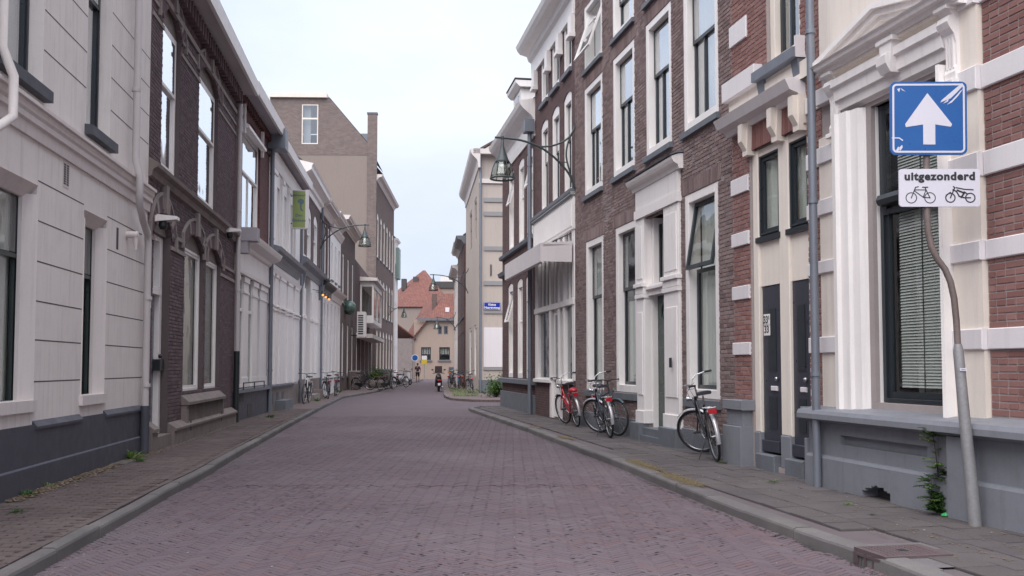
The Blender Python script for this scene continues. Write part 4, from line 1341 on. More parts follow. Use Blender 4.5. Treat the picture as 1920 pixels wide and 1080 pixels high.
m = F.mb(); m.slab([(dr_[0], dr_[2])] + arch_pts(dr_[0], dr_[1], dr_[3], 0.68) + [(dr_[1], dr_[2])], -0.26, -0.20); m.build('door', M('door_grey_white', (0.36, 0.36, 0.35), 0.5, 0.06, 2), E)
for a, b in ((560, 563), (566, 569.5), (581.5, 585), (590, 593)):
    m = F.mb(); a, b = F.s(a), F.s(b); m.cbox(a, b, 0, 0.06, zpe, ze - 0.9, 0.012); m.cbox(a - 0.04, b + 0.04, 0, 0.10, F.z(575, 600), F.z(575, 594))
    m.build('pilaster', WHITE, E)
cornice(F, -0.1, F.L - 0.0, ze + 0.12, [(-0.02, -0.5), (0.04, -0.5), (0.10, -0.30), (0.26, -0.16), (0.32, -0.02), (-0.02, 0.12)], SASH_GR, E, 'shop_cornice')
for s_ in (0.35, F.L - 0.35):
    m = F.mb(); m.prism([(0.02, ze - 0.4), (0.24, ze - 0.35), (0.10, ze - 0.95), (0.02, ze - 1.0)], s_ - 0.1, s_ + 0.1); m.build('corbel', SASH_GR, E)
m = F.mb(); m.box(0, dr_[0] - 0.1, -0.05, 0.05, 0, zpe); m.build('plinth', STONE_BR, E)
m = F.mb(); m.box(dr_[1] + 0.1, F.L, -0.05, 0.05, 0, zpe); m.build('plinth', STONE_BR, E)
m = F.mb(); m.box(dr_[0] - 0.1, dr_[1] + 0.1, -0.2, 0.4, 0.08, 0.34); m.build('step', STONE_TR, E)
cornice(F, 0.0, F.L, HE - 0.02, [(-0.05, -0.75), (0.04, -0.75), (0.06, -0.55), (0.14, -0.5), (0.16, -0.36), (0.32, -0.26), (0.40, -0.22), (0.42, -0.08), (0.48, 0.0), (-0.05, 0.12)], WHITE, E)
downpipe(F, E, F.L - 0.06, 0.08, HE - 0.3, r=0.05, mat=ZINC)
for t_, (px_, py_) in enumerate(((566, 745), (592, 741))):
    p = gnd(px_, py_ + 6)
    m = MB(); m.cbox(-0.28, 0.28, -0.2, 0.2, 0, 0.38, 0.03)
    o_ = m.build('stone_block', STONE_TR); o_.location = (p.x, p.y, 0.1); o_.rotation_euler = (0, 0, 0.3)
    tag(o_, ('grey stone block at the pavement beside the first left bicycle', 'grey stone block by the downpipe of the arched door house')[t_], 'stone block', 'stone blocks along the left fronts')

# generic house ---------------------------------------------------------
def simple_house(F, name, label, H, floors, n, wmat, ww=0.95, sill=True, fmat=None, rise=0.0, corn='mid', cornmat=None, groundmat=None, zg=None, glass=None, frame=0.10, door=None, pipe=None, depth=9, smat=None, roof='gable', cat='house', skip=()):
    h = F.house(name, label, cat)
    fmat = fmat or WHITE
    holes, rows = [], []
    for fi, (z0, z1) in enumerate(floors):
        cw = F.L / n
        for k in range(n):
            if (fi, k) in skip: continue
            w_ = min(ww, cw * 0.78)
            c = cw * (k + 0.5)
            holes.append((c - w_ / 2, c + w_ / 2, z0, z1, rise)); rows.append((fi, k))
    if groundmat:
        wall(F, h, 0, F.L, zg, H, [q for q in holes if q[2] >= zg], wmat)
        wall(F, h, 0, F.L, 0, zg, [q for q in holes if q[2] < zg], groundmat, name='ground_floor_wall')
    else: wall(F, h, 0, F.L, 0, H, holes, wmat)
    shell(F, h, F.L, depth, H, smat or wmat, roof=roof)
    for i, q in enumerate(holes):
        window(F, h, *q[:4], fo=-0.03, fd=0.13, fw=frame, so=-0.11, bar=0.6, rise=rise, fmat=fmat, glass=glass or GLASS, curtain=(('full', CURTAIN), ('sides', CURTAIN), None)[i % 3] if q[2] > 3 else None, sill=0.1 if sill else None, sillmat=STONE_GR, cseed=i)
    if corn: cornice(F, 0, F.L, H, CORN_BIG if corn == 'big' else CORN_MID, cornmat or fmat, h)
    if pipe is not None: downpipe(F, h, pipe, 0.08, H - 0.2, r=0.05, mat=ZINC)
    return h

# F: two narrow houses, striped cornices ---------------------------------
sp = LF.s(617)
F1 = Facade(LF.o, LF.o + LF.d * sp, -1); F2 = Facade(LF.o + LF.d * sp, LF.o + LF.d * LF.L, -1)
h1, h2 = F1.z(612, 372, 0.3), F2.z(632, 398, 0.3)
zf1 = F1.z(605, 535)
hF1 = simple_house(F1, 'narrow_house', 'narrow house with a deep layered cornice and lit lamps above its white front', h1, [(0.9, zf1 - 0.6), (zf1 + 0.5, zf1 + 2.9)], 3, BT_DKRED, ww=0.8, corn='big', groundmat=WHITE, zg=zf1, cornmat=STUCCO_TRIM)
hF2 = simple_house(F2, 'gable_house', 'narrow house with white panelled upper storey between two brick houses', h2, [(0.9, zf1 - 0.6), (zf1 + 0.6, zf1 + 2.4)], 3, WHITE, ww=0.7, corn='big', zg=zf1, cornmat=STUCCO_TRIM)
for Fx, hx in ((F1, hF1), (F2, hF2)):
    cornice(Fx, 0.0, Fx.L, zf1 + 0.1, [(-0.02, -0.5), (0.05, -0.5), (0.10, -0.25), (0.30, -0.1), (0.36, 0.0), (-0.02, 0.12)], (IRON if hx is hF1 else STUCCO_TRIM), hx, 'shop_cornice')
    cornice(Fx, 0.0, Fx.L, Fx.z(612, 385, 0.2) if hx is hF1 else h2 - 0.55, [(-0.05, -0.35), (0.05, -0.35), (0.12, -0.2), (0.18, -0.1), (0.20, 0.0), (-0.05, 0.1)], STUCCO_TRIM, hx, 'second_cornice')
# three glowing lamps under the shop cornice
LAMP_E = emit_mat('lamp_glow', (1.0, 0.42, 0.10), 0.5)
for k, (px_, py_) in enumerate(((605.5, 553), (611, 557), (617, 561))):
    s_, z_ = F1.px(px_, py_, 0.45)
    t = thing('lamp', ('nearest', 'middle', 'farthest')[k] + ' of the three small glowing lamps above the narrow white shop front', 'lamp', F1.W(s_, 0.45, z_), 0, 'glowing lamps above the narrow shop front')
    m = MB(); m.ball((0, 0, 0), 0.05, n=8, m=6); m.build('bulb', LAMP_E, t)
    m = MB(); m.lathe([(0.02, 0.16), (0.10, 0.08), (0.11, 0.03)], n=8); m.tube([(0, 0, 0.14), (-0.42 * F1.n.x, -0.42 * F1.n.y, 0.22)], 0.012, 5); m.build('bracket', IRON, t)

# G and H: brown brick with tall narrow windows ---------------------------
hg = LG.z(663, 425, 0.3); hh = LH.z(676, 440, 0.3) + 0.15
hG = simple_house(LG, 'brick_row_house', 'dark brick house with tall narrow white framed windows behind the round sign', hg, [(0.9, 3.8), (4.9, 7.6)], 3, BT_BROWN, ww=1.0, corn='big', cornmat=STUCCO_TRIM, frame=0.16)
hH = simple_house(LH, 'bay_window_house', 'brick house with a projecting glazed bay over its door, next to the tall gabled building', LH.z(690, 520), [(0.9, 3.6)], 5, BT_DKRED, ww=0.9, corn=None, frame=0.12, roof='flat')
# glazed bay on the upper floor of H
F = LH; g = F.g
a, b = F.s(674), F.s(692)
zb0, zb1 = F.z(680, 592, 0.9), F.z(686, 508, 0.9)
m = F.mb()
m.box(a, b, 0, 0.9, zb0, zb0 + 0.25); m.box(a, b, 0, 0.9, zb1 - 0.35, zb1)
for x in (a, (a+b)/2 - 0.06, b - 0.12):
    m.box(x, x + 0.12, 0.78, 0.9, zb0 + 0.25, zb1 - 0.35)
m.box(a, a + 0.12, 0.0, 0.12, zb0 + 0.25, zb1 - 0.35); m.box(a, a + 0.12, 0.12, 0.78, zb0 + 0.25, zb0 + 0.5)
by = m.build('bay', WHITE, hH)
m = F.mb(); m.box(a + 0.12, b - 0.12, 0.82, 0.84, zb0 + 0.25, zb1 - 0.35); m.box(a + 0.03, a + 0.05, 0.12, 0.78, zb0 + 0.5, zb1 - 0.35); m.build('pane', GLASS, by)
m = F.mb(); m.box(a + 0.15, b - 0.1, 0.02, 0.06, zb0 + 0.25, zb1 - 0.35); m.build('curtain', STONE_TR, by)
m = F.mb(); m.prism([(0, zb1), (1.15, zb1 + 0.02), (1.15, zb1 + 0.2), (0, zb1 + 0.28)], a - 0.3, b + 0.3); m.build('bay_roof', STUCCO_TRIM, by)
m = F.mb(); m.box(F.s(668), F.s(696), 0, 1.0, F.z(690, 630, 1), F.z(690, 622, 1)); m.build('canopy', STUCCO_TRIM, hH)

# T: tall building with bare side wall -----------------------------------
F = LT; g = F.g
HT = F.z(742, 376, 0.45)
sT = HT
fl = [(1.2, 4.1), (5.6, 8.4), (10.3, 13.6)]
T = simple_house(F, 'tall_brick_building', 'tall brick building with rows of arched windows and a bare beige side wall', HT, fl, 6, BT_FAR, ww=1.25, rise=0.35, corn='big', cornmat=STUCCO_TRIM, frame=0.2, fmat=CREAM, roof='flat', sill=True, cat='building')
# side wall facing us: beige render below, brick gable above
def tp(px, py, dy=0.0):
    """point on the plane of the side wall (perpendicular to LT through its near end)"""
    n_ = F.d; q = F.o - F.d * 0.05; r = ray(px, py); c = Vector((0, 0, CAMZ))
    t = (q - c).dot(n_) / r.dot(n_); p = c + r * t
    return ((p - F.o).dot(-F.n), p.z)       # distance left of the front, height
zr = tp(650, 291)[1]
out = [tp(703, 214), tp(690, 214), tp(689, 268), tp(620, 184), tp(505, 186)]
def sidepoly(pts, x0, x1, name, mat):
    m = MB(F.g); gg = F.g
    n = len(pts)
    vs = [(x0, gg * -o, z) for o, z in pts] + [(x1, gg * -o, z) for o, z in pts]
    m.add(vs, [tuple(range(n))[::-1], tuple(range(n, 2*n))] + [(i, (i+1) % n, n+(i+1) % n, n+i) for i in range(n)])
    return m.build(name, mat, T)
xl = tp(505, 291)[0]; x7 = tp(703, 291)[0]; x6 = tp(689, 291)[0]
wA, wB = tp(565.5, 270), tp(597, 196)
# render panel and brick gable (with the window opening left free)
sidepoly([(x6, 0.0), (xl, 0.0), (xl, zr), (x6, zr)], -0.06, 0.0, 'side_render', RENDER_T)
gx = [xl, wA[0], wB[0], tp(620, 0)[0]]
zt_ = tp(620, 184)[1]
sidepoly([(xl, zr), (wA[0], zr), (wA[0], zt_), (xl, zt_)], -0.08, 0.0, 'side_brick', BT_PURP)
sidepoly([(wA[0], zr), (wB[0], zr), (wB[0], wA[1]), (wA[0], wA[1])], -0.08, 0.0, 'side_brick', BT_PURP)
sidepoly([(wA[0], wB[1]), (wB[0], wB[1]), (wB[0], zt_), (wA[0], zt_)], -0.08, 0.0, 'side_brick', BT_PURP)
sidepoly([(wB[0], zr), (x6, zr), (x6, tp(689, 268)[1]), (gx[3], zt_), (wB[0], zt_)], -0.08, 0.0, 'side_brick', BT_PURP)
sidepoly([(0.0, 0.0), (x6, 0.0), (x6, tp(690, 214)[1]), (0.0, tp(690, 214)[1])], -0.14, 0.3, 'corner_pier', BT_PURP)
sidepoly([(-0.05, tp(690, 214)[1]), (x6 + 0.05, tp(690, 214)[1]), (x6 + 0.05, tp(690, 211)[1]), (-0.05, tp(690, 211)[1])], -0.18, 0.35, 'pier_cap', STONE_GR)
sidepoly([(xl, zt_), (gx[3] + 0.2, zt_), (gx[3] + 0.2, zt_ + 0.35), (xl, zt_ + 0.35)], -0.3, 12, 'roof_edge', CREAM)
m = MB(F.g)
fw_ = 0.08
for (o0, o1, a_, b_) in ((wB[0], wB[0]+fw_, wA[1], wB[1]), (wA[0]-fw_, wA[0], wA[1], wB[1]), (wB[0]+fw_, wA[0]-fw_, wA[1], wA[1]+fw_), (wB[0]+fw_, wA[0]-fw_, wB[1]-fw_, wB[1]), (wB[0]+fw_, wA[0]-fw_, wA[1]+(wB[1]-wA[1])*.62, wA[1]+(wB[1]-wA[1])*.62+.14)):
    m.box(-0.07, 0.02, -o1, -o0, a_, b_)
tw = m.build('window', CREAM, T)
m = MB(F.g); m.box(-0.02, 0.0, -(wA[0]-fw_), -(wB[0]+fw_), wA[1]+fw_, wB[1]-fw_); m.build('pane', GLASS_UP, tw)
m = MB(F.g); m.box(0.3, 0.35, -(wA[0]-fw_), -(wB[0]+(wA[0]-wB[0])*0.5), wA[1]+fw_, wB[1]-fw_); m.build('curtain', CURTAIN, tw)
# body of the gabled block and mansard
pts = [(0.3, 0.0), (xl, 0.0), (xl, zt_ - 0.1), (gx[3], zt_ - 0.1), (x6, tp(689, 268)[1] - 0.1), (x6, HT - 0.1), (0.3, HT - 0.1)]
sidepoly(pts, 12.0, 12.2, 'rear_wall', BT_FAR)
m = MB(F.g); gg = F.g
P0, P1, P2 = (gx[3], zt_), (x6, tp(689, 268)[1]), (xl, zt_)
for q0, q1 in ((P1, P0), (P0, P2)):
    m.add([(-0.02, -gg*q0[0], q0[1] + 0.06), (-0.02, -gg*q1[0], q1[1] + 0.06), (12.1, -gg*q1[0], q1[1] + 0.06), (12.1, -gg*q0[0], q0[1] + 0.06)], [(0, 1, 2, 3)])
m.build('mansard', ROOFING, T)
d0, d1 = tp(688, 268), tp(655, 235)
sidepoly([(x6 + 0.1, tp(689, 285)[1]), (tp(660, 0)[0], tp(660, 235)[1] - 1.2), (tp(660, 0)[0], tp(660, 236)[1]), (x6 + 0.1, tp(689, 236)[1])], 2.5, 5, 'dormer', ZINC)
a, b = F.s(708), F.s(720)
m = F.mb(); m.box(a, b, -2.0, -0.8, HT, F.z(709, 296)); m.build('roof_box', ZINC, T)

# U: slim pale building past the tall one ----------------------------------
hu = LU.z(745, 415)
U = simple_house(LU, 'slim_pale_house', 'slim pale grey house with a green oriel past the tall brick building', hu - 2.0, [(0.9, 3.4), (5, 7.6), (9, 11.4)], 2, STUCCO, ww=0.9, corn='mid', sill=False)
m = LU.mb(); m.box(1.0, 3.0, 0, 0.3, 10.0, 13.0); m.build('oriel', M('copper_green', (0.22, 0.29, 0.26), 0.6), U)
# air conditioner, round sign, waste bin ---------------------------------
s_, z_ = LG.px(667, 604, 0.4)
F = LG
t = thing('air_conditioner', 'white air conditioning unit hung on the brick front under the round sign', 'air conditioner', F.W(F.s(659), 0.0, F.z(667, 604, 0.5)), F.rz)
m = F.mb(); m.cbox(-0.5, 0.5, 0.35, 0.85, -0.75, 0.75, 0.03); cs = m.build('casing', WHITE, t)
m = MB(F.g)
for k in range(9): m.box(-0.515, -0.502, 0.42, 0.72, -0.6 + k*0.135, -0.53 + k*0.135)
m.build('louvres', SASH_DK, cs)
m = F.mb(); m.box(-0.45, -0.4, 0.0, 0.35, -0.7, -0.64); m.box(0.4, 0.45, 0.0, 0.35, -0.7, -0.64); m.build('bracket', IRON, t)
q = at_depth(655, 577, (LG.o.y + 2.5))
t = thing('round_sign', 'round dark green hanging sign ball on the left brick front', 'sign', q, 0)
m = MB(); m.ball((0, 0, 0), 0.40, n=16, m=10); m.build('globe', M('sign_green', (0.05, 0.11, 0.09), 0.3, 0.3, 4, dirt=0.6, dirtc=(0.3, 0.33, 0.3)), t)
m = MB(); m.tube([(0, 0, 0.42), (-1.3, 0.1, 0.42)], 0.02, 6); m.tube([(0, 0, 0.38), (0, 0, 0.44)], 0.02, 6); m.build('arm', IRON, t)
# ------------------------------------------------------------------ RIGHT SIDE
# H: cream and red brick corner building with the pedimented window --------
F = RH; g = F.g
HH = 13.0
H = F.house('banded_brick_house', 'cream and red brick house with white bands and a pedimented window behind the traffic sign', 'house')
def S(px, py=688, o=0.0): return F.px(px, py, o)[0]
def Z(px, py, o=0.0): return F.px(px, py, o)[1]
zlt, zlb = Z(1700, 775), Z(1700, 793)       # plinth ledge
# window opening of the big bay
W0, W1 = S(1774, 600), S(1640, 600)          # near (right), far (left)
bw = [W0, W1, Z(1645, 755), Z(1632, 200)]
# doors
D1 = [S(1456, 700), S(1423, 700)]; D2 = [S(1510, 700), S(1478, 700)]
zd0, zd1 = Z(1440, 854) , Z(1440, 534)
UW1 = [S(1456, 360), S(1418, 360)]; UW2 = [S(1510, 345), S(1474.5, 345)]
zu0, zu1 = Z(1420, 443), Z(1420, 293)
post = (S(1519, 600), S(1411, 600))         # the painted timber bay of the doors
door_hole = (post[0], post[1], 0.16, zu1 + 0.10)
# upper windows above
X1 = [S(1500, 40), S(1437, 40), Z(1440, 128), Z(1440, 128) + 2.6]
X2 = [S(1760, 40), S(1660, 40), Z(1440, 128) , Z(1440, 128) + 2.6]
holes = [tuple(bw), door_hole, tuple(X1), (X2[0], X2[1], X2[2] + 0.45, X2[3])]
wall(F, H, 0, F.L, 0, HH, holes, MORTAR_H, 0.22)
shell(F, H, F.L, 9, HH, BT_RED)
# where brick shows: right of the bay, the strips round the pipe and the far pier
sB1 = S(1857, 600)                            # brick starts left... everything nearer than this
sN0, sN1 = S(1548, 600), S(1519, 600)         # strip behind the drainpipe
sF0, sF1 = S(1409, 600), F.L                  # far pier
zbase = Z(1900, 783)
cap = Z(1390, 340)
zones = [(0.0, sB1, zbase, HH), (sN0, sN1, zlt, HH), (sF0 + 0.0, F.L, Z(1390, 748), HH), (sN1, sF0, Z(1440, 128) - 0.1, HH)]
zone_id = 0
hz = Z(1390, 262)
for zi, (a, b, c, d) in enumerate(zones):
    brick_wall(F, H, a, b, c, d, holes, BRICK_H, parts=(200, 40, 60, 0)[zi], seed=20 + zi)
# smooth cream plaster between: raised sheet
cm = F.mb()
cm.box(S(1588, 600), S(1549, 600), -0.02, 0.055, zlt, Z(1570, 250))        # left pilaster field
cm.build('pilaster', CREAM, H)
cm = F.mb()
cm.box(S(1855, 600), S(1800, 600), -0.02, 0.055, zlt, HH)                  # right pilaster field
cm.build('pilaster', CREAM, H)
# white bands
bm = []
def bnd(x0, x1, zb, zt, o=0.035, mat=BAND):
    m = F.mb(); m.cbox(x0, x1, -0.02, o, zb, zt, 0.008); return m.build('stone_band', mat, H)
for (yb, yt, px_) in ((164, 119, 1852), (329, 283, 1852), (486, 449, 1860), (655, 615, 1870), (0, -45, 1852), (-165, -205, 1852)):
    zb, zt = Z(px_, yb), Z(px_, yt)
    bnd(0.0, sB1 - 0.0, zb, zt)
    bnd(sB1 + 0.002, S(1792, 600), zb, zt, 0.085)
for (yb, yt) in ((463, 438), (366, 336), (562, 537), (664, 641), (85, 45), (-20, -60)):
    zb, zt = Z(1378, yb + 2), Z(1378, yt + 2)
    bnd(sF0 + 0.002, F.L + 0.008, zb, zt, 0.032)
for (yb, yt) in ((415, 387), (520, 497), (663, 634), (322, 292), (215, 185)):
    zb, zt = Z(1515, yb), Z(1515, yt)
    bnd(sN0 + 0.002, sN1 - 0.002, zb, zt, 0.03)
    bnd(S(1588, 600), sN0 - 0.002, zb, zt, 0.085)
# far pier pedestal (grey)
m = F.mb()
zc1 = Z(1378, 748)
m.cbox(S(1409, 700) - 0.06, F.L + 0.04, -0.02, 0.17, zc1 - 0.13, zc1); m.cbox(S(1409, 700), F.L, -0.02, 0.13, 0.62, zc1 - 0.13); m.cbox(S(1411, 700), F.L + 0.02, -0.02, 0.18, 0.05, 0.62)
m.build('pedestal', PLINTH_GR, H)
m = F.mb()
m.cbox(S(1541, 700), S(1518, 700, 0.12), -0.02, 0.14, 0.60, zlb); m.cbox(S(1541, 700), S(1512, 700, .16), -0.02, 0.20, 0.05, 0.60); m.cbox(S(1541, 700), S(1502, 700, .2), -0.02, 0.22, zlb, zlt)
m.build('pedestal', PLINTH_GR, H)
# painted timber doors and lights over them
m = F.mb()
for a, b in ((UW2[0] - 0.10, UW2[0]), (UW2[1], UW1[0]), (UW1[1], post[1])):
    a_ = max(a, post[0] + 0.003)
    m.cbox(a_, b - 0.003, -0.18, -0.02, 0.56, zu1 + 0.095, 0.012)
m.box(post[0] + 0.003, UW2[0] - 0.102, -0.18, -0.03, 0.56, zu1 + 0.095)
m.box(UW2[0], UW2[1], -0.18, -0.05, zd1 + 0.0, zu0 - 0.02); m.box(UW1[0], UW1[1], -0.18, -0.05, zd1, zu0 - 0.02)
m.box(UW2[0], UW2[1], -0.18, -0.04, zu1, zu1 + 0.09); m.box(UW1[0], UW1[1], -0.18, -0.04, zu1, zu1 + 0.09)
fr = m.build('door_frame', CREAM, H)
for a, b in ((UW2[0] - 0.10, UW2[0]), (UW2[1], UW1[0]), (UW1[1], post[1])):
    m = F.mb(); m.cbox(max(a, post[0] + 0.003), b - 0.003, -0.18, -0.005, 0.16, 0.56, 0.01); m.build('frame_base', PLINTH_GR, fr)
for k, w in enumerate((UW2, UW1)):
    window(F, H, w[0] + 0.002, w[1] - 0.002, zu0, zu1, fo=-0.035, fd=0.08, fw=0.03, fmat=SASH_DK, so=-0.06, sw=0.045, curtain=('full', CURTAIN_G), glass=GLASS, sill=0.09, sillmat=SASH_DK, sillo=-0.0, cseed=k)
for k, (w, nm) in enumerate(((D2, 'nearer'), (D1, 'farther'))):
    m = F.mb()
    x0, x1 = w[0] + 0.003, w[1] - 0.003
    m.cbox(x0, x1, -0.12, -0.06, 0.33, zd1 - 0.004, 0.01)
    m.cbox(x0 + 0.01, x1 - 0.01, -0.06, -0.025, 0.33, 0.47)
    d = m.build('door', DOOR_DK, H)
    xm = (x0 + x1) / 2
    m = F.mb(); m.box(x0 + 0.22*(x1-x0), x1 - 0.34*(x1-x0), -0.062, -0.052, 1.35, zd1 - 0.30); m.box(x0 + 0.22*(x1-x0), x1 - 0.34*(x1-x0), -0.062, -0.052, 0.62, 1.02); m.build('door_panel', SASH_DK, d)
    m = F.mb(); m.cbox(x0 + 0.16*(x1-x0), x1 - 0.5*(x1-x0), -0.06, -0.04, 1.10, 1.16); m.build('letter_plate', BAND, d)
    m = F.mb(); m.ball((x0 + 0.12*(x1-x0), g*-0.03, 1.25), 0.028); m.build('door_knob', STEEL, d)
    m = F.mb(); m.cbox(x0 - 0.02, x1 + 0.02, -0.25, 0.06, 0.08, 0.30, 0.012); m.build('doorstep', STONE_GR, H)
# house number plates beside the far door
for txt, py_ in (('33¹', 601), ('33', 619)):
    s_, z_ = F.px(1434.5, py_, -0.09)
    s_ = D1[1] - 0.14
    t = thing('number_plate', ('upper number plate reading 33 with a raised 1 on the dark door' if txt != '33' else 'lower number plate reading 33 on the dark door'), 'number plate', F.W(s_, -0.058, z_), F.rz + pi, 'number plates on the dark door')
    m = MB(); m.cbox(-0.085, 0.085, -0.001, 0.012, -0.075, 0.075, 0.003)
    m.v = [(x, -y, z) for x, y, z in m.v]; pl = m.build('plate', WHITE, t)
    # facade seen from the street: local +y of the house points out, text must face the street
    Mx = Matrix.Rotation(0, 4, 'Z') @ Matrix.Translation((0, -0.0135, 0)) @ Matrix.Rotation(pi / 2, 4, 'X')
    lettering('numerals', txt, 0.13, Mx, SASH_DK, t, bold=0.003)
# flat arches with keystones above the door lights
zk0, zk1 = zu1 + 0.10, Z(1390, 262) 
zk1 = max(zk0 + 0.35, F.z(1365, 246, 0.22) - 0.03)
flat_arch(F, H, post[0] + 0.02, post[1] - 0.02, zk0, zk1 - zk0, BRICK_H, proud=0.03, splay=0.0)
for c in (post[0] + 0.10, (UW2[1] + UW1[0]) / 2, post[1] - 0.02):
    m = F.mb(); m.slab([(c - 0.07, zk0 - 0.06), (c + 0.07, zk0 - 0.06), (c + 0.10, zk1 + 0.02), (c - 0.10, zk1 + 0.02)], -0.02, 0.09)
    m.prism([(0.09, zk0), (0.16, zk0 + 0.12), (0.16, zk1), (0.09, zk1 + 0.01)], c - 0.055, c + 0.055); m.build('keystone', CREAM, H)
# cornice, frieze, sill of the upper window
zc0 = F.z(1365, 246, 0.22)
x0, x1 = sN1 + 0.03, F.L + 0.05
cornice(F, x0, x1, zc0 + 0.16, [(-0.02, -0.16), (0.06, -0.16), (0.09, -0.10), (0.20, -0.06), (0.24, 0.02), (0.26, 0.06), (-0.02, 0.12)], BAND, H, 'string_course')
zs = Z(1440, 128)
m = F.mb(); m.box(x0, x1 - 0.06, -0.02, 0.05, zc0 + 0.28, zs - 0.16); m.cbox(X1[0] - 0.3, X1[1] + 0.15, 0.05, 0.07, zc0 + 0.42, zs - 0.42); m.build('frieze', CREAM, H)
m = F.mb(); m.cbox(x0, X1[0] - 0.12, -0.02, 0.13, zs - 0.16, zs + 0.1); m.build('stone_band', BAND, H)
m = F.mb(); m.cbox(X1[1] + 0.12, x1, -0.02, 0.13, zs - 0.16, zs + 0.1); m.build('stone_band', BAND, H)
m = F.mb(); m.prism([(-0.16, zs), (0.17, zs - 0.04), (0.17, zs - 0.16), (-0.16, zs - 0.16)], X1[0] - 0.11, X1[1] + 0.11)
m.prism([(0.0, zs - 0.16), (0.10, zs - 0.16), (0.06, zs - 0.42), (0.0, zs - 0.46)], X1[0] - 0.10, X1[0] + 0.06); m.prism([(0.0, zs - 0.16), (0.10, zs - 0.16), (0.06, zs - 0.42), (0.0, zs - 0.46)], X1[1] - 0.06, X1[1] + 0.10)
m.build('sill', ZINC, H)
window(F, H, *X1, fo=-0.05, fd=0.15, fw=0.12, fmat=CREAM, so=-0.13, smat=SASH_DK, bar=0.6, vbar=0.55, curtain=('near', CURTAIN_G), glass=GLASS_UP)
window(F, H, X2[0], X2[1], X2[2] + 0.45, X2[3], fo=-0.05, fd=0.15, fw=0.12, fmat=CREAM, so=-0.13, smat=SASH_DK, bar=0.6, vbar=0.5, curtain=('full', CURTAIN_G), glass=GLASS_UP)
# big window: moulded frame, sash, venetian blind
xf0, xf1 = S(1800, 600), S(1590, 600)
zt = bw[3]
m = F.mb()
steps = [(0.0, 0.17, 0.05), (0.05, 0.13, 0.0), (0.0, 0.0, 0.0)]
def jamb(xa, xb, sg):
    """stepped mouldings of the surround between outer xa and inner xb"""
    w = abs(xb - xa)
    prof = [(0.0, 0.16), (0.16, 0.17), (0.20, 0.13), (0.46, 0.12), (0.50, 0.085), (0.72, 0.07), (0.78, 0.01), (1.0, -0.05), (1.0, -0.16), (0.0, -0.02)]
    pts = [(xa + sg * w * t, o) for t, o in prof]
    n = len(pts)
    m.add([(x, g*o, zlt) for x, o in pts] + [(x, g*o, zt + 0.02) for x, o in pts], [(i, (i+1) % n, n+(i+1) % n, n+i) for i in range(n)])
jamb(xf1, bw[1] - 0.002, -1)
jamb(xf0, bw[0] + 0.002, 1)
m.prism([(-0.16, zt), (-0.05, zt), (0.01, zt + 0.06), (0.07, zt + 0.08), (0.085, zt + 0.17), (0.12, zt + 0.18), (0.13, zt + 0.30), (0.17, zt + 0.32), (0.17, zt + 0.40), (-0.02, zt + 0.40)], xf0, xf1)
sr = m.build('window_surround', WHITE, H)
zen = zt + 0.40
zent = Z(1529, 140, 0.27)                    # underside of the pediment cornice
m = F.mb()
m.box(S(1800, 600), S(1592, 600), -0.02, 0.10, zen, zent + 0.02)
m.prism([(0.10, zen + 0.05), (0.15, zen + 0.07), (0.15, zen + 0.12), (0.10, zen + 0.14)], S(1800, 600), S(1592, 600))
m.build('entablature', CREAM, H)
# pediment
px1 = F.s(1517, 134, 0.28)
pa = F.s(1629, 8, 0.28)
px0 = 2 * pa - px1
m = F.mb()
m.prism([(-0.02, zent), (0.17, zent), (0.19, zent + 0.04), (0.25, zent + 0.05), (0.26, zent + 0.08), (0.29, zent + 0.10), (-0.02, zent + 0.11)], px0, px1)
m.build('cornice', WHITE, H)
zapx = F.z(1629, 8, 0.26)
for sg in (0, 1):
    xa, xb = (px0, pa) if sg == 0 else (px1, pa)
    m = F.mb()
    for (o1, q0, q1) in ((0.165, -0.17, -0.12), (0.215, -0.12, -0.06), (0.265, -0.06, 0.0)):
        zA_, zB_ = zent + 0.14, zapx
        m.slab([(xa, zA_ + q0), (xb, zB_ + q0), (xb, zB_ + q1), (xa, zA_ + q1)], -0.02, o1)
    m.build('pediment_rake', WHITE, H)
m = F.mb(); m.slab([(px0 + 0.1, zent + 0.1), (px1 - 0.1, zent + 0.1), (pa, zapx - 0.1)], -0.02, 0.08); m.build('tympanum', CREAM, H)
# plastered field round the window over the pediment
m = F.mb(); ya, yb = S(1800, 600) + 0.003, S(1549, 600)
m.box(ya, X2[0] - 0.002, -0.02, 0.03, zent + 0.1, HH - 0.5); m.box(X2[1] + 0.002, yb, -0.02, 0.03, zent + 0.1, HH - 0.5); m.box(X2[0] - 0.002, X2[1] + 0.002, -0.02, 0.03, zent + 0.1, X2[2] + 0.45); m.box(X2[0] - 0.002, X2[1] + 0.002, -0.02, 0.03, X2[3], HH - 0.5)
m.build('plaster_field', CREAM, H)
m = F.mb(); m.cbox(X2[0] - 0.15, X2[1] + 0.15, 0.03, 0.16, X2[2] + 0.33, X2[2] + 0.45); m.build('sill', ZINC, H)
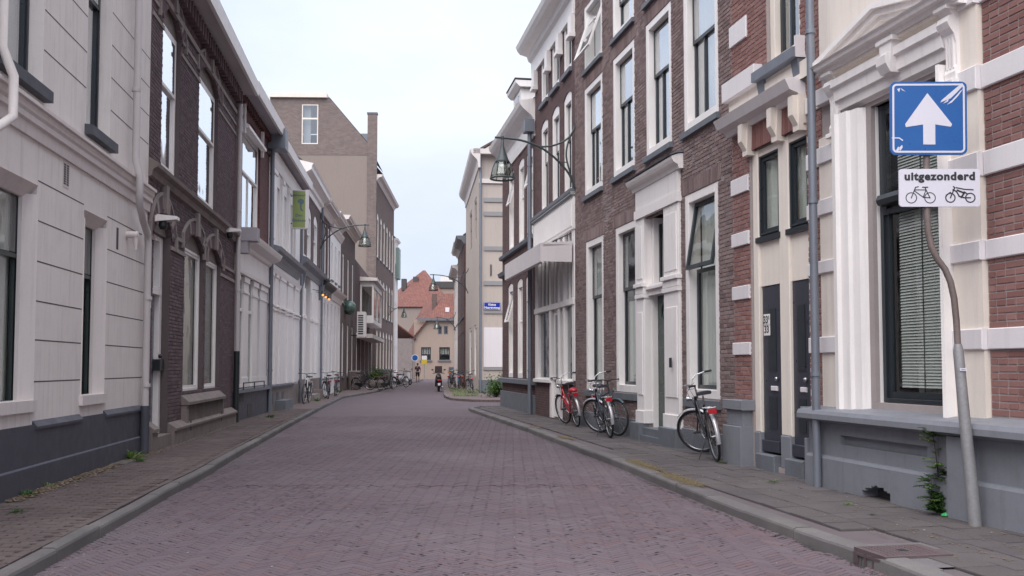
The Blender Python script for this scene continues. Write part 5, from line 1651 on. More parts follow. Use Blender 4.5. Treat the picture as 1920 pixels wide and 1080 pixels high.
# consoles
def console(sc, z0, z1, w=0.13, o0=0.05):
    m = F.mb(); Hc = z1 - z0
    pr = [(0.0, 0.0), (0.05, 0.0), (0.06, 0.10), (0.035, 0.2), (0.04, 0.5), (0.06, 0.62), (0.10, 0.70), (0.13, 0.78), (0.11, 0.86), (0.07, 0.88), (0.10, 0.93), (0.13, 0.96), (0.13, 1.0), (0.0, 1.0)]
    m.prism([(o0 + o, z0 + Hc * t) for o, t in pr], sc - w / 2, sc + w / 2)
    for k in (-1, 0, 1): m.box(sc + k * w * 0.28 - 0.009, sc + k * w * 0.28 + 0.009, o0 + 0.035, o0 + 0.055, z0 + Hc * 0.16, z0 + Hc * 0.60)
    m.cbox(sc - w * 0.6, sc + w * 0.6, o0, o0 + 0.10, z0 - 0.05, z0)
    m.cbox(sc - w * 0.62, sc + w * 0.62, o0, o0 + 0.15, z1 - 0.035, z1 + 0.003)
    m.build('console', WHITE, H)
zc_lo = Z(1562, 250, 0.1)
console(S(1563, 250, 0.1), zc_lo, zent, 0.15)
console(S(1782, 145, 0.1), zc_lo, zent, 0.15)
m = F.mb(); cx = (S(1640, 100, 0.2) + S(1680, 100, 0.2)) / 2
m.slab([(cx - 0.07, zt + 0.16), (cx + 0.07, zt + 0.16), (cx + 0.11, zent), (cx - 0.11, zent)], 0.08, 0.20)
m.prism([(0.20, zt + 0.16), (0.25, zt + 0.24), (0.26, zt + 0.32), (0.20, zt + 0.36)], cx - 0.08, cx + 0.08); m.cbox(cx - 0.14, cx + 0.14, 0.09, 0.22, zent - 0.05, zent - 0.001)
m.build('keystone', WHITE, H)
wn_ = window(F, H, bw[0] + 0.002, bw[1] - 0.002, bw[2], bw[3] - 0.004, fo=-0.08, fd=0.10, fw=0.05, fmat=SASH_DK, so=-0.11, sw=0.06, bar=0.675, barw=0.13, smat=SASH_DK, glass=GLASS)
zb_ = bw[2] + (bw[3] - bw[2]) * 0.675
m = F.mb(); m.prism([(-0.12, zb_ - 0.07), (-0.02, zb_ - 0.05), (-0.0, zb_), (-0.02, zb_ + 0.05), (-0.12, zb_ + 0.08)], bw[0] + 0.06, bw[1] - 0.06); m.build('transom', SASH_DK, wn_)
m = F.mb()
z = bw[2] + 0.16; k = 0
while z < bw[3] - 0.12:
    dz = 0.0; tl = 0.020
    xa, xb = bw[0] + 0.06, bw[0] + (bw[1] - bw[0]) * 0.84
    m.add([(xa, -g*0.175, z), (xb, -g*0.175, z), (xb, -g*0.190, z + tl + 0.004), (xa, -g*0.190, z + tl + 0.004)], [(0, 1, 2, 3)])
    z += 0.030
bl = m.build('blind_slats', BLIND, wn_); bl['kind'] = 'stuff'
m = F.mb()
for t in (0.18, 0.5): x = bw[0] + (bw[1] - bw[0]) * t; m.box(x, x + 0.012, -0.173, -0.170, bw[2] + 0.1, bw[3] - 0.1)
m.build('blind_tape', SASH_DK, wn_)
soft_curtain(F, bw[0] + 0.1, bw[1] - 0.1, bw[2] + 0.1, bw[3] - 0.1, -0.42, 16, 0.03).build('curtain', CURTAIN_G, wn_)
# ledge and panelled plinth
x0, x1 = -0.0, S(1541, 700)
m = F.mb()
m.prism([(-0.05, zlt + 0.02), (0.0, zlt + 0.02), (0.30, zlt - 0.02), (0.32, zlt - 0.06), (0.32, zlb - 0.02), (0.20, zlb - 0.06), (-0.02, zlb - 0.06)], x0, x1)
m.build('ledge', PLINTH_GR, H)
zl2 = Z(1650, 872, 0.2)
m = F.mb()
pnl = (S(1768, 800), S(1602, 800))
o1 = 0.18
zp0, zp1 = zl2 + 0.14, zlb - 0.18
def frame_rect(a, b, c, d, A_, B_, C_, D_, o0, o1):   # outer a,b,c,d  inner A,B,C,D
    m.box(a, A_, o0, o1, c, d); m.box(B_, b, o0, o1, c, d); m.box(A_, B_, o0, o1, c, C_); m.box(A_, B_, o0, o1, D_, d)
frame_rect(pnl[0] - 0.15, pnl[1] + 0.15, zl2, zlb - 0.06, pnl[0], pnl[1], zp0, zp1, -0.02, 0.165)
m.box(pnl[0], pnl[1], -0.02, 0.10, zp0, zp1)
m.box(x0, pnl[0] - 0.15, -0.02, 0.16, zl2, zlb - 0.06); m.box(pnl[1] + 0.15, x1, -0.02, 0.16, zl2, zlb - 0.06)
m.box(S(1862, 800), S(1818, 800), 0.16, 0.235, 0.05, zlb - 0.06)
m.build('plinth', PLINTH_GR, H)
m = F.mb()
hv = (S(1706, 930), S(1651, 915))
m.prism([(-0.02, zl2 + 0.02), (0.19, zl2 - 0.0), (0.21, zl2 - 0.03), (0.21, 0.40), (-0.02, 0.40)], x0, x1)
m.box(x0, hv[0], -0.02, 0.21, 0.03, 0.40); m.box(hv[1], x1, -0.02, 0.21, 0.03, 0.40)
# ragged broken edge over the cellar hole
n_ = 9
for i in range(n_):
    a_, b_ = hv[0] + (hv[1]-hv[0])*i/n_, hv[0] + (hv[1]-hv[0])*(i+1)/n_
    zz = 0.235 - 0.09 * abs((i + 0.5) / n_ - 0.45) ** 1.5 * 2 + R.uniform(-.012, .012)
    m.box(a_, b_, -0.02, 0.208, zz, 0.401)
m.build('plinth_base', PLINTH_GR, H)
m = F.mb(); m.box(hv[0] - 0.05, hv[1] + 0.05, 0.0, 0.03, 0.0, 0.4); m.build('cellar_hole', GROOVE, H)
downpipe(F, H, S(1528, 600, 0.26), 0.10, HH - 0.2, o=0.26, r=0.045, mat=ZINC)

# I: big brown brick house -------------------------------------------------
F = RI; g = F.g
HI = 12.9
I = F.house('brown_brick_house', 'tall brown brick house with large white framed windows and hooded white doorway', 'house')
def q4(xn, yb, xf, yt, zb=None, zt=None):
    s0, s1 = F.s(xn, (yb + yt) / 2), F.s(xf, (yb + yt) / 2)
    return [s0, s1, F.z(xn, yb) if zb is None else zb, F.z(xf, yt) if zt is None else zt]
zf0, zf1_ = F.z(1260, 265), F.z(1212, 48)
f1 = [q4(1346, 0, 1281, 0, zf0, zf1_), q4(1259.6, 265, 1211.5, 48, zf0, zf1_), q4(1190.4, 313, 1150, 104, zf0, zf1_), q4(1130, 348, 1096.5, 157, zf0, zf1_)]
zz0, zz1 = F.z(1130, 98), F.z(1100, 18)
zz1 = max(zz1, zz0 + 1.3)
f2 = [[w[0], w[1], zz0, zz1 + 0.1] for w in f1]
zg0, zg1 = F.z(1349.5, 750), F.z(1284, 368)
gw = [q4(1349, 750, 1286, 368, zg0, zg1), q4(1192, 0, 1152, 0, zg0, zg1), q4(1129.5, 0, 1097, 0, zg0, zg1)]
dd = [F.s(1249), F.s(1214), 0.15, F.z(1232, 402)]
door_h = (F.s(1250.5), F.s(1213), 0.12, F.z(1232, 400))
holes = [tuple(w) for w in f1 + f2 + gw] + [door_h]
lint = []
for w in f1 + gw: lint.append((w[0] - 0.14, w[1] + 0.14, w[3], w[3] + 0.235))
regs = [(l[0], l[1], l[2] - 0.03, l[3]) for l in lint]
wall(F, I, 0, F.L, 0, HI, holes, MORTAR_I, 0.10)
shell(F, I, F.L, 10, HI, BT_BROWN)
brick_wall(F, I, 0, F.L, 0.42, HI - 0.4, holes, BRICK_I, parts=300, seed=31, regions=regs)
for l in lint: flat_arch(F, I, l[0] + 0.03, l[1] - 0.03, l[2] + 0.004, 0.225, BRICK_I, splay=0.05)
for k, w in enumerate(f1):
    window(F, I, *w, fo=0.0, fd=0.20, fw=0.13, so=-0.13, sw=0.05, bar=0.62, vbar=0.62 if k < 3 else 0.7, curtain=(('full', CURTAIN), ('full', CURTAIN), ('near', CURTAIN), ('full', CURTAIN))[k], glass=GLASS_UP, sill=0.11, cseed=k)
for k, w in enumerate(f2):
    window(F, I, *w, fo=0.0, fd=0.20, fw=0.11, so=-0.13, sw=0.05, bar=(0.04 if k == 3 else 0.5), curtain=('full', CURTAIN), glass=GLASS_UP, sill=0.10, tiltopen=(0.33 if k == 3 else 0), smat=(WHITE if k == 3 else SASH_DK))
for k, w in enumerate(gw):
    window(F, I, *w, fo=0.0, fd=0.20, fw=0.14, so=-0.13, sw=0.06, bar=0.64, curtain=(('full', CURTAIN_G), ('low', CURTAIN_G), ('full', CURTAIN_G))[k], glass=GLASS, tiltopen=(0.16 if k == 0 else 0), cseed=k + 4, sill=0.14, sillmat=STONE_GR, sillo=0.05)
# doorway with pilasters, entablature and hood
z_ent = F.z(1270, 420, 0.1)
zcap0 = F.z(1262, 545, 0.12)
m = F.mb()
pn_, pf_ = (F.s(1268, 600, 0.1), F.s(1250.5, 600, 0.0)), (F.s(1213, 600, 0.0), F.s(1194, 600, 0.05))
zent0 = F.z(1232, 398)
for a, b in (pn_, pf_):
    m.cbox(a, b, -0.10, 0.055, 0.55, zent0, 0.012)
    m.cbox(a + 0.07, b - 0.07, 0.055, 0.070, 0.9, zcap0 - 0.25, 0.006)
    m.cbox(a + 0.07, b - 0.07, 0.055, 0.070, zcap0 + 0.35, zent0 - 0.15, 0.006)
    m.cbox(a - 0.02, b + 0.02, -0.08, 0.085, zcap0 + 0.0, zcap0 + 0.07); m.cbox(a - 0.03, b + 0.03, -0.08, 0.11, zcap0 + 0.20, zcap0 + 0.27); m.cbox(a - 0.01, b + 0.01, -0.08, 0.075, zcap0 + 0.08, zcap0 + 0.19)
    m.cbox(a - 0.02, b + 0.02, -0.10, 0.08, 0.40, 0.62)
pl = m.build('door_pilaster', WHITE, I)
m = F.mb()
a, b = pn_[0] - 0.03, pf_[1] + 0.03
m.box(a, b, -0.08, 0.085, zent0, zent0 + 0.16); m.box(a + 0.02, b - 0.02, -0.08, 0.06, zent0 + 0.16, zent0 + 0.52)
m.build('entablature', WHITE, I)
cornice(F, a - 0.10, b + 0.10, zent0 + 0.64, [(-0.02, -0.12), (0.08, -0.12), (0.10, -0.06), (0.17, -0.02), (0.20, 0.03), (0.21, 0.07), (0.1, 0.11), (-0.02, 0.13)], WHITE, I, 'door_hood')
cornice(F, a - 0.12, b + 0.12, zent0 + 0.79, [(-0.02, -0.01), (0.12, -0.025), (0.23, -0.065), (0.24, -0.05), (0.12, 0.0), (-0.02, 0.015)], ZINC, I, 'hood_flashing')
# transom bar, light above and door
x0, x1 = door_h[0] + 0.003, door_h[1] - 0.003
ztb = F.z(1240, 538)
m = F.mb(); m.box(x0, x1, -0.45, -0.02, ztb - 0.10, ztb + 0.10); m.cbox(x0, x1, -0.3, 0.03, ztb + 0.0, ztb + 0.06); m.box(x0, x0 + 0.05, -0.45, -0.102, 0.3, ztb - 0.10); m.box(x1 - 0.05, x1, -0.45, -0.102, 0.3, ztb - 0.1); m.box(x0, x0 + 0.12, -0.45, -0.102, ztb + 0.1, door_h[3] - 0.004); m.box(x1 - 0.12, x1, -0.45, -0.102, ztb + 0.1, door_h[3] - 0.004); m.box(x0+0.12, x1-0.12, -0.45, -0.3, door_h[3] - 0.12, door_h[3] - 0.006)
fr = m.build('door_frame', WHITE, I)
m = F.mb(); m.box(x0 + 0.12, x1 - 0.12, -0.24, -0.20, ztb + 0.10, ztb + 0.18); m.box(x0 + 0.12, x0 + 0.17, -0.24, -0.20, ztb + 0.18, door_h[3] - 0.12); m.box(x1 - 0.17, x1 - 0.12, -0.24, -0.20, ztb + 0.18, door_h[3] - 0.12); ts = m.build('transom_sash', SASH_DK, fr)
m = F.mb(); m.box(x0 + 0.17, x1 - 0.17, -0.23, -0.22, ztb + 0.18, door_h[3] - 0.12); m.build('pane', GLASS_DK, fr)
m = F.mb()
m.cbox(x0 + 0.052, x1 - 0.052, -0.26, -0.19, 0.34, ztb - 0.102, 0.01)
for (c0, c1) in ((0.45, 0.95), (1.10, 1.75)): m.cbox(x0 + 0.16, x1 - 0.16, -0.19, -0.17, c0, c1, 0.008)
d = m.build('door', DOOR_GN, I)
m = F.mb(); m.slab([((x0+x1)/2 + 0.17*cos(t*pi/9), ztb - 0.42 + 0.26*sin(t*pi/9)) for t in range(18)], -0.19, -0.18); m.build('door_light', GLASS_DK, d)
m = F.mb(); M_ = Matrix.Identity(4)
m.ring(((x0+x1)/2, g*-0.175, ztb - 0.42), 0.19, 0.02, 'y', 18, 5); m.build('door_ornament', DOOR_GN, d)
m = F.mb(); m.box(x0 + 0.0, x1, -0.5, 0.10, 0.05, 0.33); m.box(x0 - 0.1, x1 + 0.1, 0.10, 0.14, 0.05, 0.2); m.build('doorstep', STONE_GR, I)
m = F.mb(); s_, z_ = F.px(1258.5, 680, 0.1); m.cbox(s_ - 0.03, s_ + 0.03, 0.10, 0.13, z_ - 0.08, z_ + 0.08); m.build('door_bell', IRON, I)
m = F.mb()
for a_, b_ in ((0.0, x0 - 0.11), (x1 + 0.11, F.L)): m.cbox(a_ + 0.002, b_ - 0.002, -0.02, 0.035, 0.05, 0.43)
for a_, b_ in ((pn_[0] - 0.1, pn_[1] - 0.003), (pf_[0] + 0.003, pf_[1] + 0.1)): m.cbox(a_, b_, -0.02, 0.17, 0.05, 0.405)
m.build('plinth', STONE_GR, I)
cornice(F, 0, F.L, HI, CORN_BIG, WHITE, I)
m = F.mb()   # light mortar repairs on the wall
for k in range(70):
    s_, z_ = F.px(1128 + R.gauss(8, 7), 400 + R.gauss(0, 26)); m.box(s_ - 0.09, s_ + 0.06, 0.0082, 0.0092, z_, z_ + R.uniform(0.008, 0.02))
for k in range(60):
    s_, z_ = F.px(1290 + R.gauss(0, 22), 300 + R.gauss(0, 20)); m.box(s_ - 0.05, s_ + 0.05, 0.0082, 0.0092, z_, z_ + 0.01)
o_ = m.build('mortar_smears', MORTAR_H, I); o_['kind'] = 'stuff'

# J: shop house --------------------------------------------------------------
F = RJ; g = F.g
HJ = F.z(984, 59, 0.5)
J = F.house('shop_house', 'dark red brick house with white shop front, awning box and white cornice', 'house')
yb1 = F.z(1005, 405, 0.05)
cols_ = [(1073.5, 1058), (1050, 1035.5), (1028.5, 1015)]
z1b, z1t = F.z(1073, 358), F.z(1058, 190)
z2b, z2t = F.z(1073, 122), F.z(1058, 18)
ww = []
for a, b in cols_:
    ww.append([F.s(a), F.s(b), z1b, z1t]); ww.append([F.s(a), F.s(b), z2b, z2t])
shp = [F.s(1077), F.s(1006), 0.0, yb1 - 0.3]
z_sf = F.z(1030, 772)
shp = (F.s(1076.5), F.s(1005), F.z(1040, 712), yb1 - 0.75)
dsh = (F.s(1053), F.s(1033), 0.12, F.z(1040, 712) + 0.001)
wall(F, J, 0, F.L, 0, HJ, [(*w, 0.12) for w in ww] + [shp, dsh], BT_DKRED, 0.12)
shell(F, J, F.L, 10, HJ, BT_DKRED)
for k, w in enumerate(ww):
    window(F, J, *w, fo=-0.02, fd=0.16, fw=0.13, so=-0.12, bar=0.6, rise=0.12, vbar=0.5, curtain=(('full', CURTAIN) if k % 2 else ('sides', CURTAIN)), glass=GLASS_UP, sill=0.12 if k % 2 else None, cseed=k)
cornice(F, 0, F.L + 0.15, z1b, [(-0.02, -0.16), (0.10, -0.16), (0.14, -0.08), (0.14, 0.0), (-0.02, 0.03)], STONE_GR, J, 'sill_course')
# cornice with capitals between the top windows
cornice(F, -0.05, F.L + 0.3, HJ, [(-0.05, -0.8), (0.05, -0.8), (0.06, -0.42), (0.14, -0.36), (0.18, -0.24), (0.38, -0.18), (0.46, -0.08), (0.50, 0.02), (-0.05, 0.1)], WHITE, J)
for s_ in (F.s(1078), F.s(1054), F.s(1032), F.s(1007)):
    m = F.mb(); m.cbox(s_ - 0.14, s_ + 0.14, 0, 0.12, HJ - 1.25, HJ - 0.8); m.cbox(s_ - 0.17, s_ + 0.17, 0, 0.16, HJ - 1.35, HJ - 1.25); m.build('capital', WHITE, J)
# fascia, awning box
m = F.mb(); m.box(0.02, F.L - 0.02, -0.02, 0.06, yb1 - 0.95, yb1 - 0.16); m.cbox(0.12, F.L - 0.12, 0.06, 0.08, yb1 - 0.88, yb1 - 0.28); m.box(0, F.L, -0.02, 0.12, yb1 - 0.16, yb1 - 0.1); m.build('fascia', WHITE, J)
m = F.mb()
za = F.z(1076, 430, 0.3)
sA0, sA1 = 0.25, F.L + 1.6
zt_, zb2 = F.z(1037, 432, 0.95), F.z(1037, 470, 0.95)
m.prism([(0.06, zt_ + 0.06), (0.80, zt_), (0.80, zb2), (0.74, zb2 - 0.03), (0.74, zt_ - 0.08), (0.06, zt_ - 0.02)], 0.12, F.L + 0.35)
m.box(0.12, 0.15, 0.06, 0.74, zb2, zt_ - 0.02)
aw = m.build('awning_box', M('awning_paint', (0.66, 0.61, 0.61), 0.5, 0.06, 1.2, streak=0.3, dirtc=(0.4, 0.37, 0.37)), J)
m = F.mb(); m.tube([(0.2, g*0.06, zt_ + 0.25), (0.2, g*0.5, zt_ + 0.05)], 0.015, 6); m.build('stay', IRON, aw)
# shop front: posts, upper lights with slats, lower panes, door
zt, zb, = shp[3], shp[2]
zm = F.z(1040, 575)
sf = F.mb()
for a_, b_ in ((1079, 1074), (1060, 1056.5), (1050.5, 1047), (1034, 1031), (1010, 1004.5)):
    a_, b_ = F.s(a_), F.s(b_); sf.cbox(a_, b_, -0.10, 0.02, zb, zt - 0.003, 0.01)
sf.cbox(F.s(1079), F.s(1004.5), -0.11, 0.05, zm - 0.07, zm + 0.07); sf.prism([(-0.12, zb + 0.05), (0.10, zb), (0.10, zb - 0.08), (-0.12, zb - 0.08)], F.s(1075.5), F.s(1050)); sf.prism([(-0.12, zb + 0.05), (0.10, zb), (0.10, zb - 0.08), (-0.12, zb - 0.08)], F.s(1035), F.s(1006))
for a_, b_ in ((1054.5, 1050.5), (1036, 1032.5)): sf.cbox(F.s(a_), F.s(b_), -0.10, 0.03, 0.12, zb + 0.02)
so_ = sf.build('shop_front', WHITE, J)
m = F.mb()
n_ = 8
for k in range(1, n_):
    x = F.s(1075) + (F.s(1008) - F.s(1075)) * k / n_; m.box(x - 0.035, x + 0.035, -0.08, -0.02, zm + 0.07, zt - 0.005)
m.build('glazing_bar', WHITE, so_)
m = F.mb(); m.box(F.s(1074), F.s(1010), -0.07, -0.06, zm + 0.07, zt - 0.005); m.box(F.s(1074), F.s(1060), -0.07, -0.06, zb + 0.05, zm - 0.07); m.box(F.s(1031), F.s(1010), -0.07, -0.06, zb + 0.05, zm - 0.07); m.box(F.s(1047), F.s(1036), -0.07, -0.06, 0.9, zm - 0.07); m.build('pane', GLASS_DK, so_)
m = F.mb()
xd0, xd1 = F.s(1047) , F.s(1036)
m.box(xd0, xd0 + 0.10, -0.09, -0.04, 0.15, zm - 0.08); m.box(xd1 - 0.10, xd1, -0.09, -0.04, 0.15, zm - 0.08); m.box(xd0 + 0.1, xd1 - 0.1, -0.09, -0.05, 0.15, 0.92); m.box(xd0 + 0.1, xd1 - 0.1, -0.09, -0.045, zm - 0.2, zm - 0.08)
m.build('door_leaf', WHITE, so_)
m = F.mb(); m.box(F.s(1074), F.s(1010), -1.35, -1.3, zb, zt); m.build('display_backdrop', DARKROOM, so_)
# K: corner house --------------------------------------------------------------
F = RK; g = F.g
HK = F.z(984, 177, 0.42)
K = F.house('corner_brick_house', 'lower dark brick house at the side street corner with a white dormer', 'house')
c1 = [(1000, 987.5), (983, 972), (963.5, 953.5)]
z1b, z1t = F.z(999, 348 + 95), F.z(988, 292)
z0b, z0t = F.z(988, 710), F.z(988, 522)
ww = []
for a, b in c1: ww.append([F.s(a), F.s(b), z1b, z1t])
for a, b in ((996.5, 986), (980, 969.5), (962, 952.5)): ww.append([F.s(a), F.s(b), z0b, z0t])
wall(F, K, 0, F.L, 0, HK, [(*w, 0.10) for w in ww], BT_DKRED, 0.12)
shell(F, K, F.L, 10, HK, BT_DKRED, roof='gable', pitch=0.7)
for k, w in enumerate(ww):
    window(F, K, *w, fo=-0.02, fd=0.14, fw=0.16, so=-0.11, bar=0.62, rise=0.10, curtain=('full', CURTAIN), glass=GLASS, smat=WHITE, cseed=k, tiltopen=(0.25 if k in (0, 2, 5) else 0))
zb1_ = F.z(976, 490, 0.1)
cornice(F, -0.0, F.L + 0.1, zb1_, [(-0.02, -0.16), (0.12, -0.12), (0.16, 0.0), (-0.02, 0.05)], STONE_GR, K, 'string_course')
cornice(F, 0.0, F.L + 0.1, F.z(999, 440, 0.06), [(-0.02, -0.12), (0.10, -0.10), (0.12, 0.0), (-0.02, 0.03)], STONE_GR, K, 'sill_course')
cornice(F, 0.0, F.L + 0.15, HK, [(-0.05, -0.95), (0.04, -0.95), (0.06, -0.75), (0.05, -0.45), (0.12, -0.36), (0.34, -0.18), (0.42, -0.08), (0.46, 0.03), (-0.05, 0.12)], WHITE, K)
m = F.mb(); m.cbox(0, F.L + 0.08, -0.02, 0.06, 0.05, 0.62); m.build('plinth', STONE_GR, K)
m = F.mb(); m.prism([(-0.1, z0b), (0.12, z0b - 0.03), (0.12, z0b - 0.16), (-0.1, z0b - 0.16)], 0.02, F.L + 0.1); m.build('sill', STONE_GR, K)
downpipe(F, K, 0.10, 0.08, HK - 0.5, r=0.06, o=0.14, mat=ZINC)
m = F.mb(); m.box(-0.08, 0.28, 0.04, 0.30, HK - 0.85, HK - 0.5); m.build('rain_head', ZINC, K)
# white dormer on the roof
ds0, ds1 = F.s(977, 165, -0.75), F.s(963, 165, -0.75)
zd0, zd1 = HK + 0.1, F.z(980, 133, -0.6)
m = F.mb(); m.box(ds0, ds1, -3.0, -0.75, zd0, zd1 - 0.25); dm = m.build('dormer', WHITE, K)
m = F.mb(); m.prism([(-3.1, zd1 - 0.22), (-0.68, zd1 - 0.22), (-0.55, zd1 - 0.1), (-0.52, zd1 + 0.0), (-3.1, zd1 + 0.03)], ds0 - 0.15, ds1 + 0.15); m.build('dormer_roof', WHITE, dm)
m = F.mb(); m.box(ds0 - 0.17, ds1 + 0.17, -3.1, -0.50, zd1 + 0.032, zd1 + 0.07); m.build('lead_cap', ROOFING, dm)
m = F.mb(); m.box(ds0 + 0.35, ds1 - 0.35, -0.745, -0.74, zd0 + 0.25, zd1 - 0.4); m.build('pane', GLASS_DK, dm)

# M: beige corner building with the street name -------------------------------
F = RM; g = F.g
HM = F.z(858, 373, 0.45)
fl = [(1.2, 3.9), (5.8, 7.9)]
Mh = F.house('beige_corner_building', 'beige rendered building with grey stone bands across the side street', 'building')
ww = [[F.s(a), F.s(b), z0, z1] for (a, b) in ((893, 889), (884, 880)) for (z0, z1) in ((0.9, 3.6), (8.0, 10.3))]
wall(F, Mh, 0, F.L, 0, HM, [tuple(w) for w in ww], RENDER_B, 0.12)
for k, w in enumerate(ww):
    window(F, Mh, *w, fo=-0.02, fd=0.14, fw=0.12, so=-0.1, bar=0.6, glass=GLASS, curtain=('full', CURTAIN), fmat=WHITE if w[2] < 3 else RENDER_B)
shell(F, Mh, F.L, 9, HM, RENDER_B, M('roof_dark_tile', (0.08, 0.05, 0.045), 0.8), roof='gable', pitch=0.6)
cornice(F, -0.4, F.L, HM, [(-0.05, -0.9), (0.05, -0.9), (0.08, -0.6), (0.12, -0.5), (0.32, -0.3), (0.42, -0.15), (0.46, 0.02), (-0.05, 0.1)], STUCCO_TRIM, Mh)
# end wall facing the camera (local x = 0 plane)
def ex(px, py): 
    r = ray(px, py); q = F.o; c = Vector((0, 0, CAMZ)); t = (q - c).dot(F.d) / r.dot(F.d); p = c + r * t
    return ((p - F.o).dot(-F.n), p.z)
m = MB(F.g)
def ebox(mm, o0, o1, z0, z1, pr): mm.box(-pr, 0.02, -o1, -o0, z0, z1)
ebox(m, 0.0, 5.2, 0.0, HM - 0.3, 0.01); m.build('end_wall', RENDER_B, Mh)
m = MB(F.g)
oa, ob = ex(907, 570)[0], ex(943, 570)[0]
for yt, yb in ((371, 379), (397, 405), (462, 470), (527, 535), (582, 588), (689, 694)):
    z1_, z0_ = ex(920, yt)[1], ex(920, yb)[1]; ebox(m, oa, 5.2, z0_, z1_, 0.06)
m.build('stone_band', M('band_grey', (0.27, 0.265, 0.265), 0.7, 0.1, 2), Mh)
m = MB(F.g); ebox(m, oa, ob + 3, ex(920, 688)[1], ex(920, 614)[1], 0.03); m.build('white_panel', BAND, Mh)
m = MB(F.g); ebox(m, 0.01, 5.2, 0.05, 0.75, 0.05); m.build('plinth', STONE_GR, Mh)
m = MB(F.g); ebox(m, -0.0, 5.4, ex(920, 344)[1], ex(920, 336)[1], 0.10); ebox(m, -0.3, 5.4, HM - 0.2, HM + 0.05, 0.4); m.build('eaves_band', STUCCO_TRIM, Mh)
m = MB(F.g); ebox(m, ex(921, 0)[0] - 0.03, ex(921, 0)[0] + 0.03, ex(921, 517)[1], ex(921, 496)[1], 0.05); m.build('wall_anchor', IRON, Mh)
o1_ = ex(900.5, 600)[0]
m = MB(F.g); m.tube([(-0.10, -F.g*o1_, 0.1), (-0.10, -F.g*o1_, HM - 0.4)], 0.06, 8); m.build('drainpipe', ZINC, Mh)
# street name sign
so, sz = ex(922.5, 574)
p = F.o + F.n * -so + F.d * -0.07; 
# text reads left to right for someone looking along +F.d
t = thing('street_name_sign', 'blue street name sign with white letters on the beige end wall', 'sign', (p.x, p.y, sz), F.rz - pi / 2)
m = MB(); m.cbox(-0.42, 0.42, 0, 0.02, -0.19, 0.19, 0.004); m.v = [(x, -y, z) for x, y, z in m.v]; m.build('plate', M('sign_blue_dark', (0.008, 0.03, 0.30), 0.35, 0.05, bump=0), t)
m = MB(); m.box(-0.40, 0.40, -0.023, -0.0205, 0.165, 0.175); m.box(-0.40, 0.40, -0.023, -0.0205, -0.175, -0.165); m.box(-0.405, -0.395, -0.023, -0.0205, -0.175, 0.175); m.box(0.395, 0.405, -0.023, -0.0205, -0.175, 0.175); m.build('border', WHITE, t)
Mx = Matrix.Translation((0, -0.0225, 0.065)) @ Matrix.Rotation(pi/2, 4, 'X')
lettering('lettering', 'Kleine', 0.15, Mx, WHITE, t, bold=0.004)
Mx = Matrix.Translation((0, -0.0225, -0.08)) @ Matrix.Rotation(pi/2, 4, 'X')
lettering('lettering', 'Haarensteeg', 0.15, Mx, WHITE, t, bold=0.004)
# red tiled roof rising behind the beige building
TILE_RED = None
def tile_roof(name, c1, c2, w=0.24, h=0.30):
    m, n, l, b = nt(name)
    tc = n.new("ShaderNodeTexCoord")
    br = n.new("ShaderNodeTexBrick"); br.offset = 0.0
    br.inputs['Scale'].default_value = 1; br.inputs['Brick Width'].default_value = w; br.inputs['Row Height'].default_value = h; br.inputs['Mortar Size'].default_value = 0.02; br.inputs['Mortar Smooth'].default_value = 0.6
    br.inputs['Color1'].default_value = (*c1, 1); br.inputs['Color2'].default_value = (*c2, 1); br.inputs['Mortar'].default_value = (c1[0]*.35, c1[1]*.4, c1[2]*.5, 1)
    l.new(tc.outputs['UV'], br.inputs['Vector'])
    pos = n.new("ShaderNodeNewGeometry").outputs['Position']
    c = mixc(n, l, fnode(n, l, 'MULTIPLY', ramp(n, l, noise_n(n, l, pos, 0.5, 7, 0.7), 0.42, 0.75), 0.5), br.outputs['Color'], (c1[0]*0.45, c1[1]*0.6, c1[2]*0.7))
    c = mixc(n, l, fnode(n, l, 'MULTIPLY', ramp(n, l, noise_n(n, l, pos, 2.5, 5, 0.7), 0.5, 0.75), 0.4), c, (c2[0]*1.25, c2[1]*1.5, c2[2]*1.5))
    l.new(c, b.inputs['Base Color']); b.inputs['Roughness'].default_value = 0.85
    add_bump(n, l, b, fnode(n, l, 'SUBTRACT', 1.0, br.outputs['Fac']), 0.8, 0.03)
    return m
TILE_RED = tile_roof('roof_tiles_red', (0.15, 0.052, 0.040), (0.21, 0.082, 0.060))
def roof_face(pts, mat, name, parent, thick=0.12):
    """planar roof slope with UVs in metres (u along the eave, v up the slope)"""
    P = [Vector(p) for p in pts]
    u = (P[1] - P[0]).normalized(); nn = u.cross(P[2] - P[0]).normalized(); v = nn.cross(u)
    if nn.z < 0: nn = -nn
    me = bpy.data.meshes.new(name)
    n_ = len(P)
    me.from_pydata([tuple(p) for p in P] + [tuple(p - nn * thick) for p in P], [], [tuple(range(n_)), tuple(range(2*n_-1, n_-1, -1))] + [(i, n_+i, n_+(i+1) % n_, (i+1) % n_) for i in range(n_)])
    uv = me.uv_layers.new(name='UVMap')
    for lp in me.loops:
        p = Vector(me.vertices[lp.vertex_index].co) - P[0]
        uv.data[lp.index].uv = (p.dot(u), p.dot(v))
    me.materials.append(mat)
    return link(name, me, parent)
yb = 56.0
Q = thing('red_roofed_house', 'house with an orange red tiled roof showing above the beige building', 'house', (0, 0, 0))
a_ = at_depth(905, 300, yb); b_ = at_depth(990, 300, yb); r_ = at_depth(946, 268, yb + 4); r2 = at_depth(1040, 268, yb + 4)
roof_face([a_, b_, r2, r_], TILE_RED, 'roof', Q)
m = MB(); m.box(a_.x + 0.1, b_.x, yb + 0.1, yb + 8, 0, a_.z - 0.1); m.build('wall', BT_BROWN, Q)

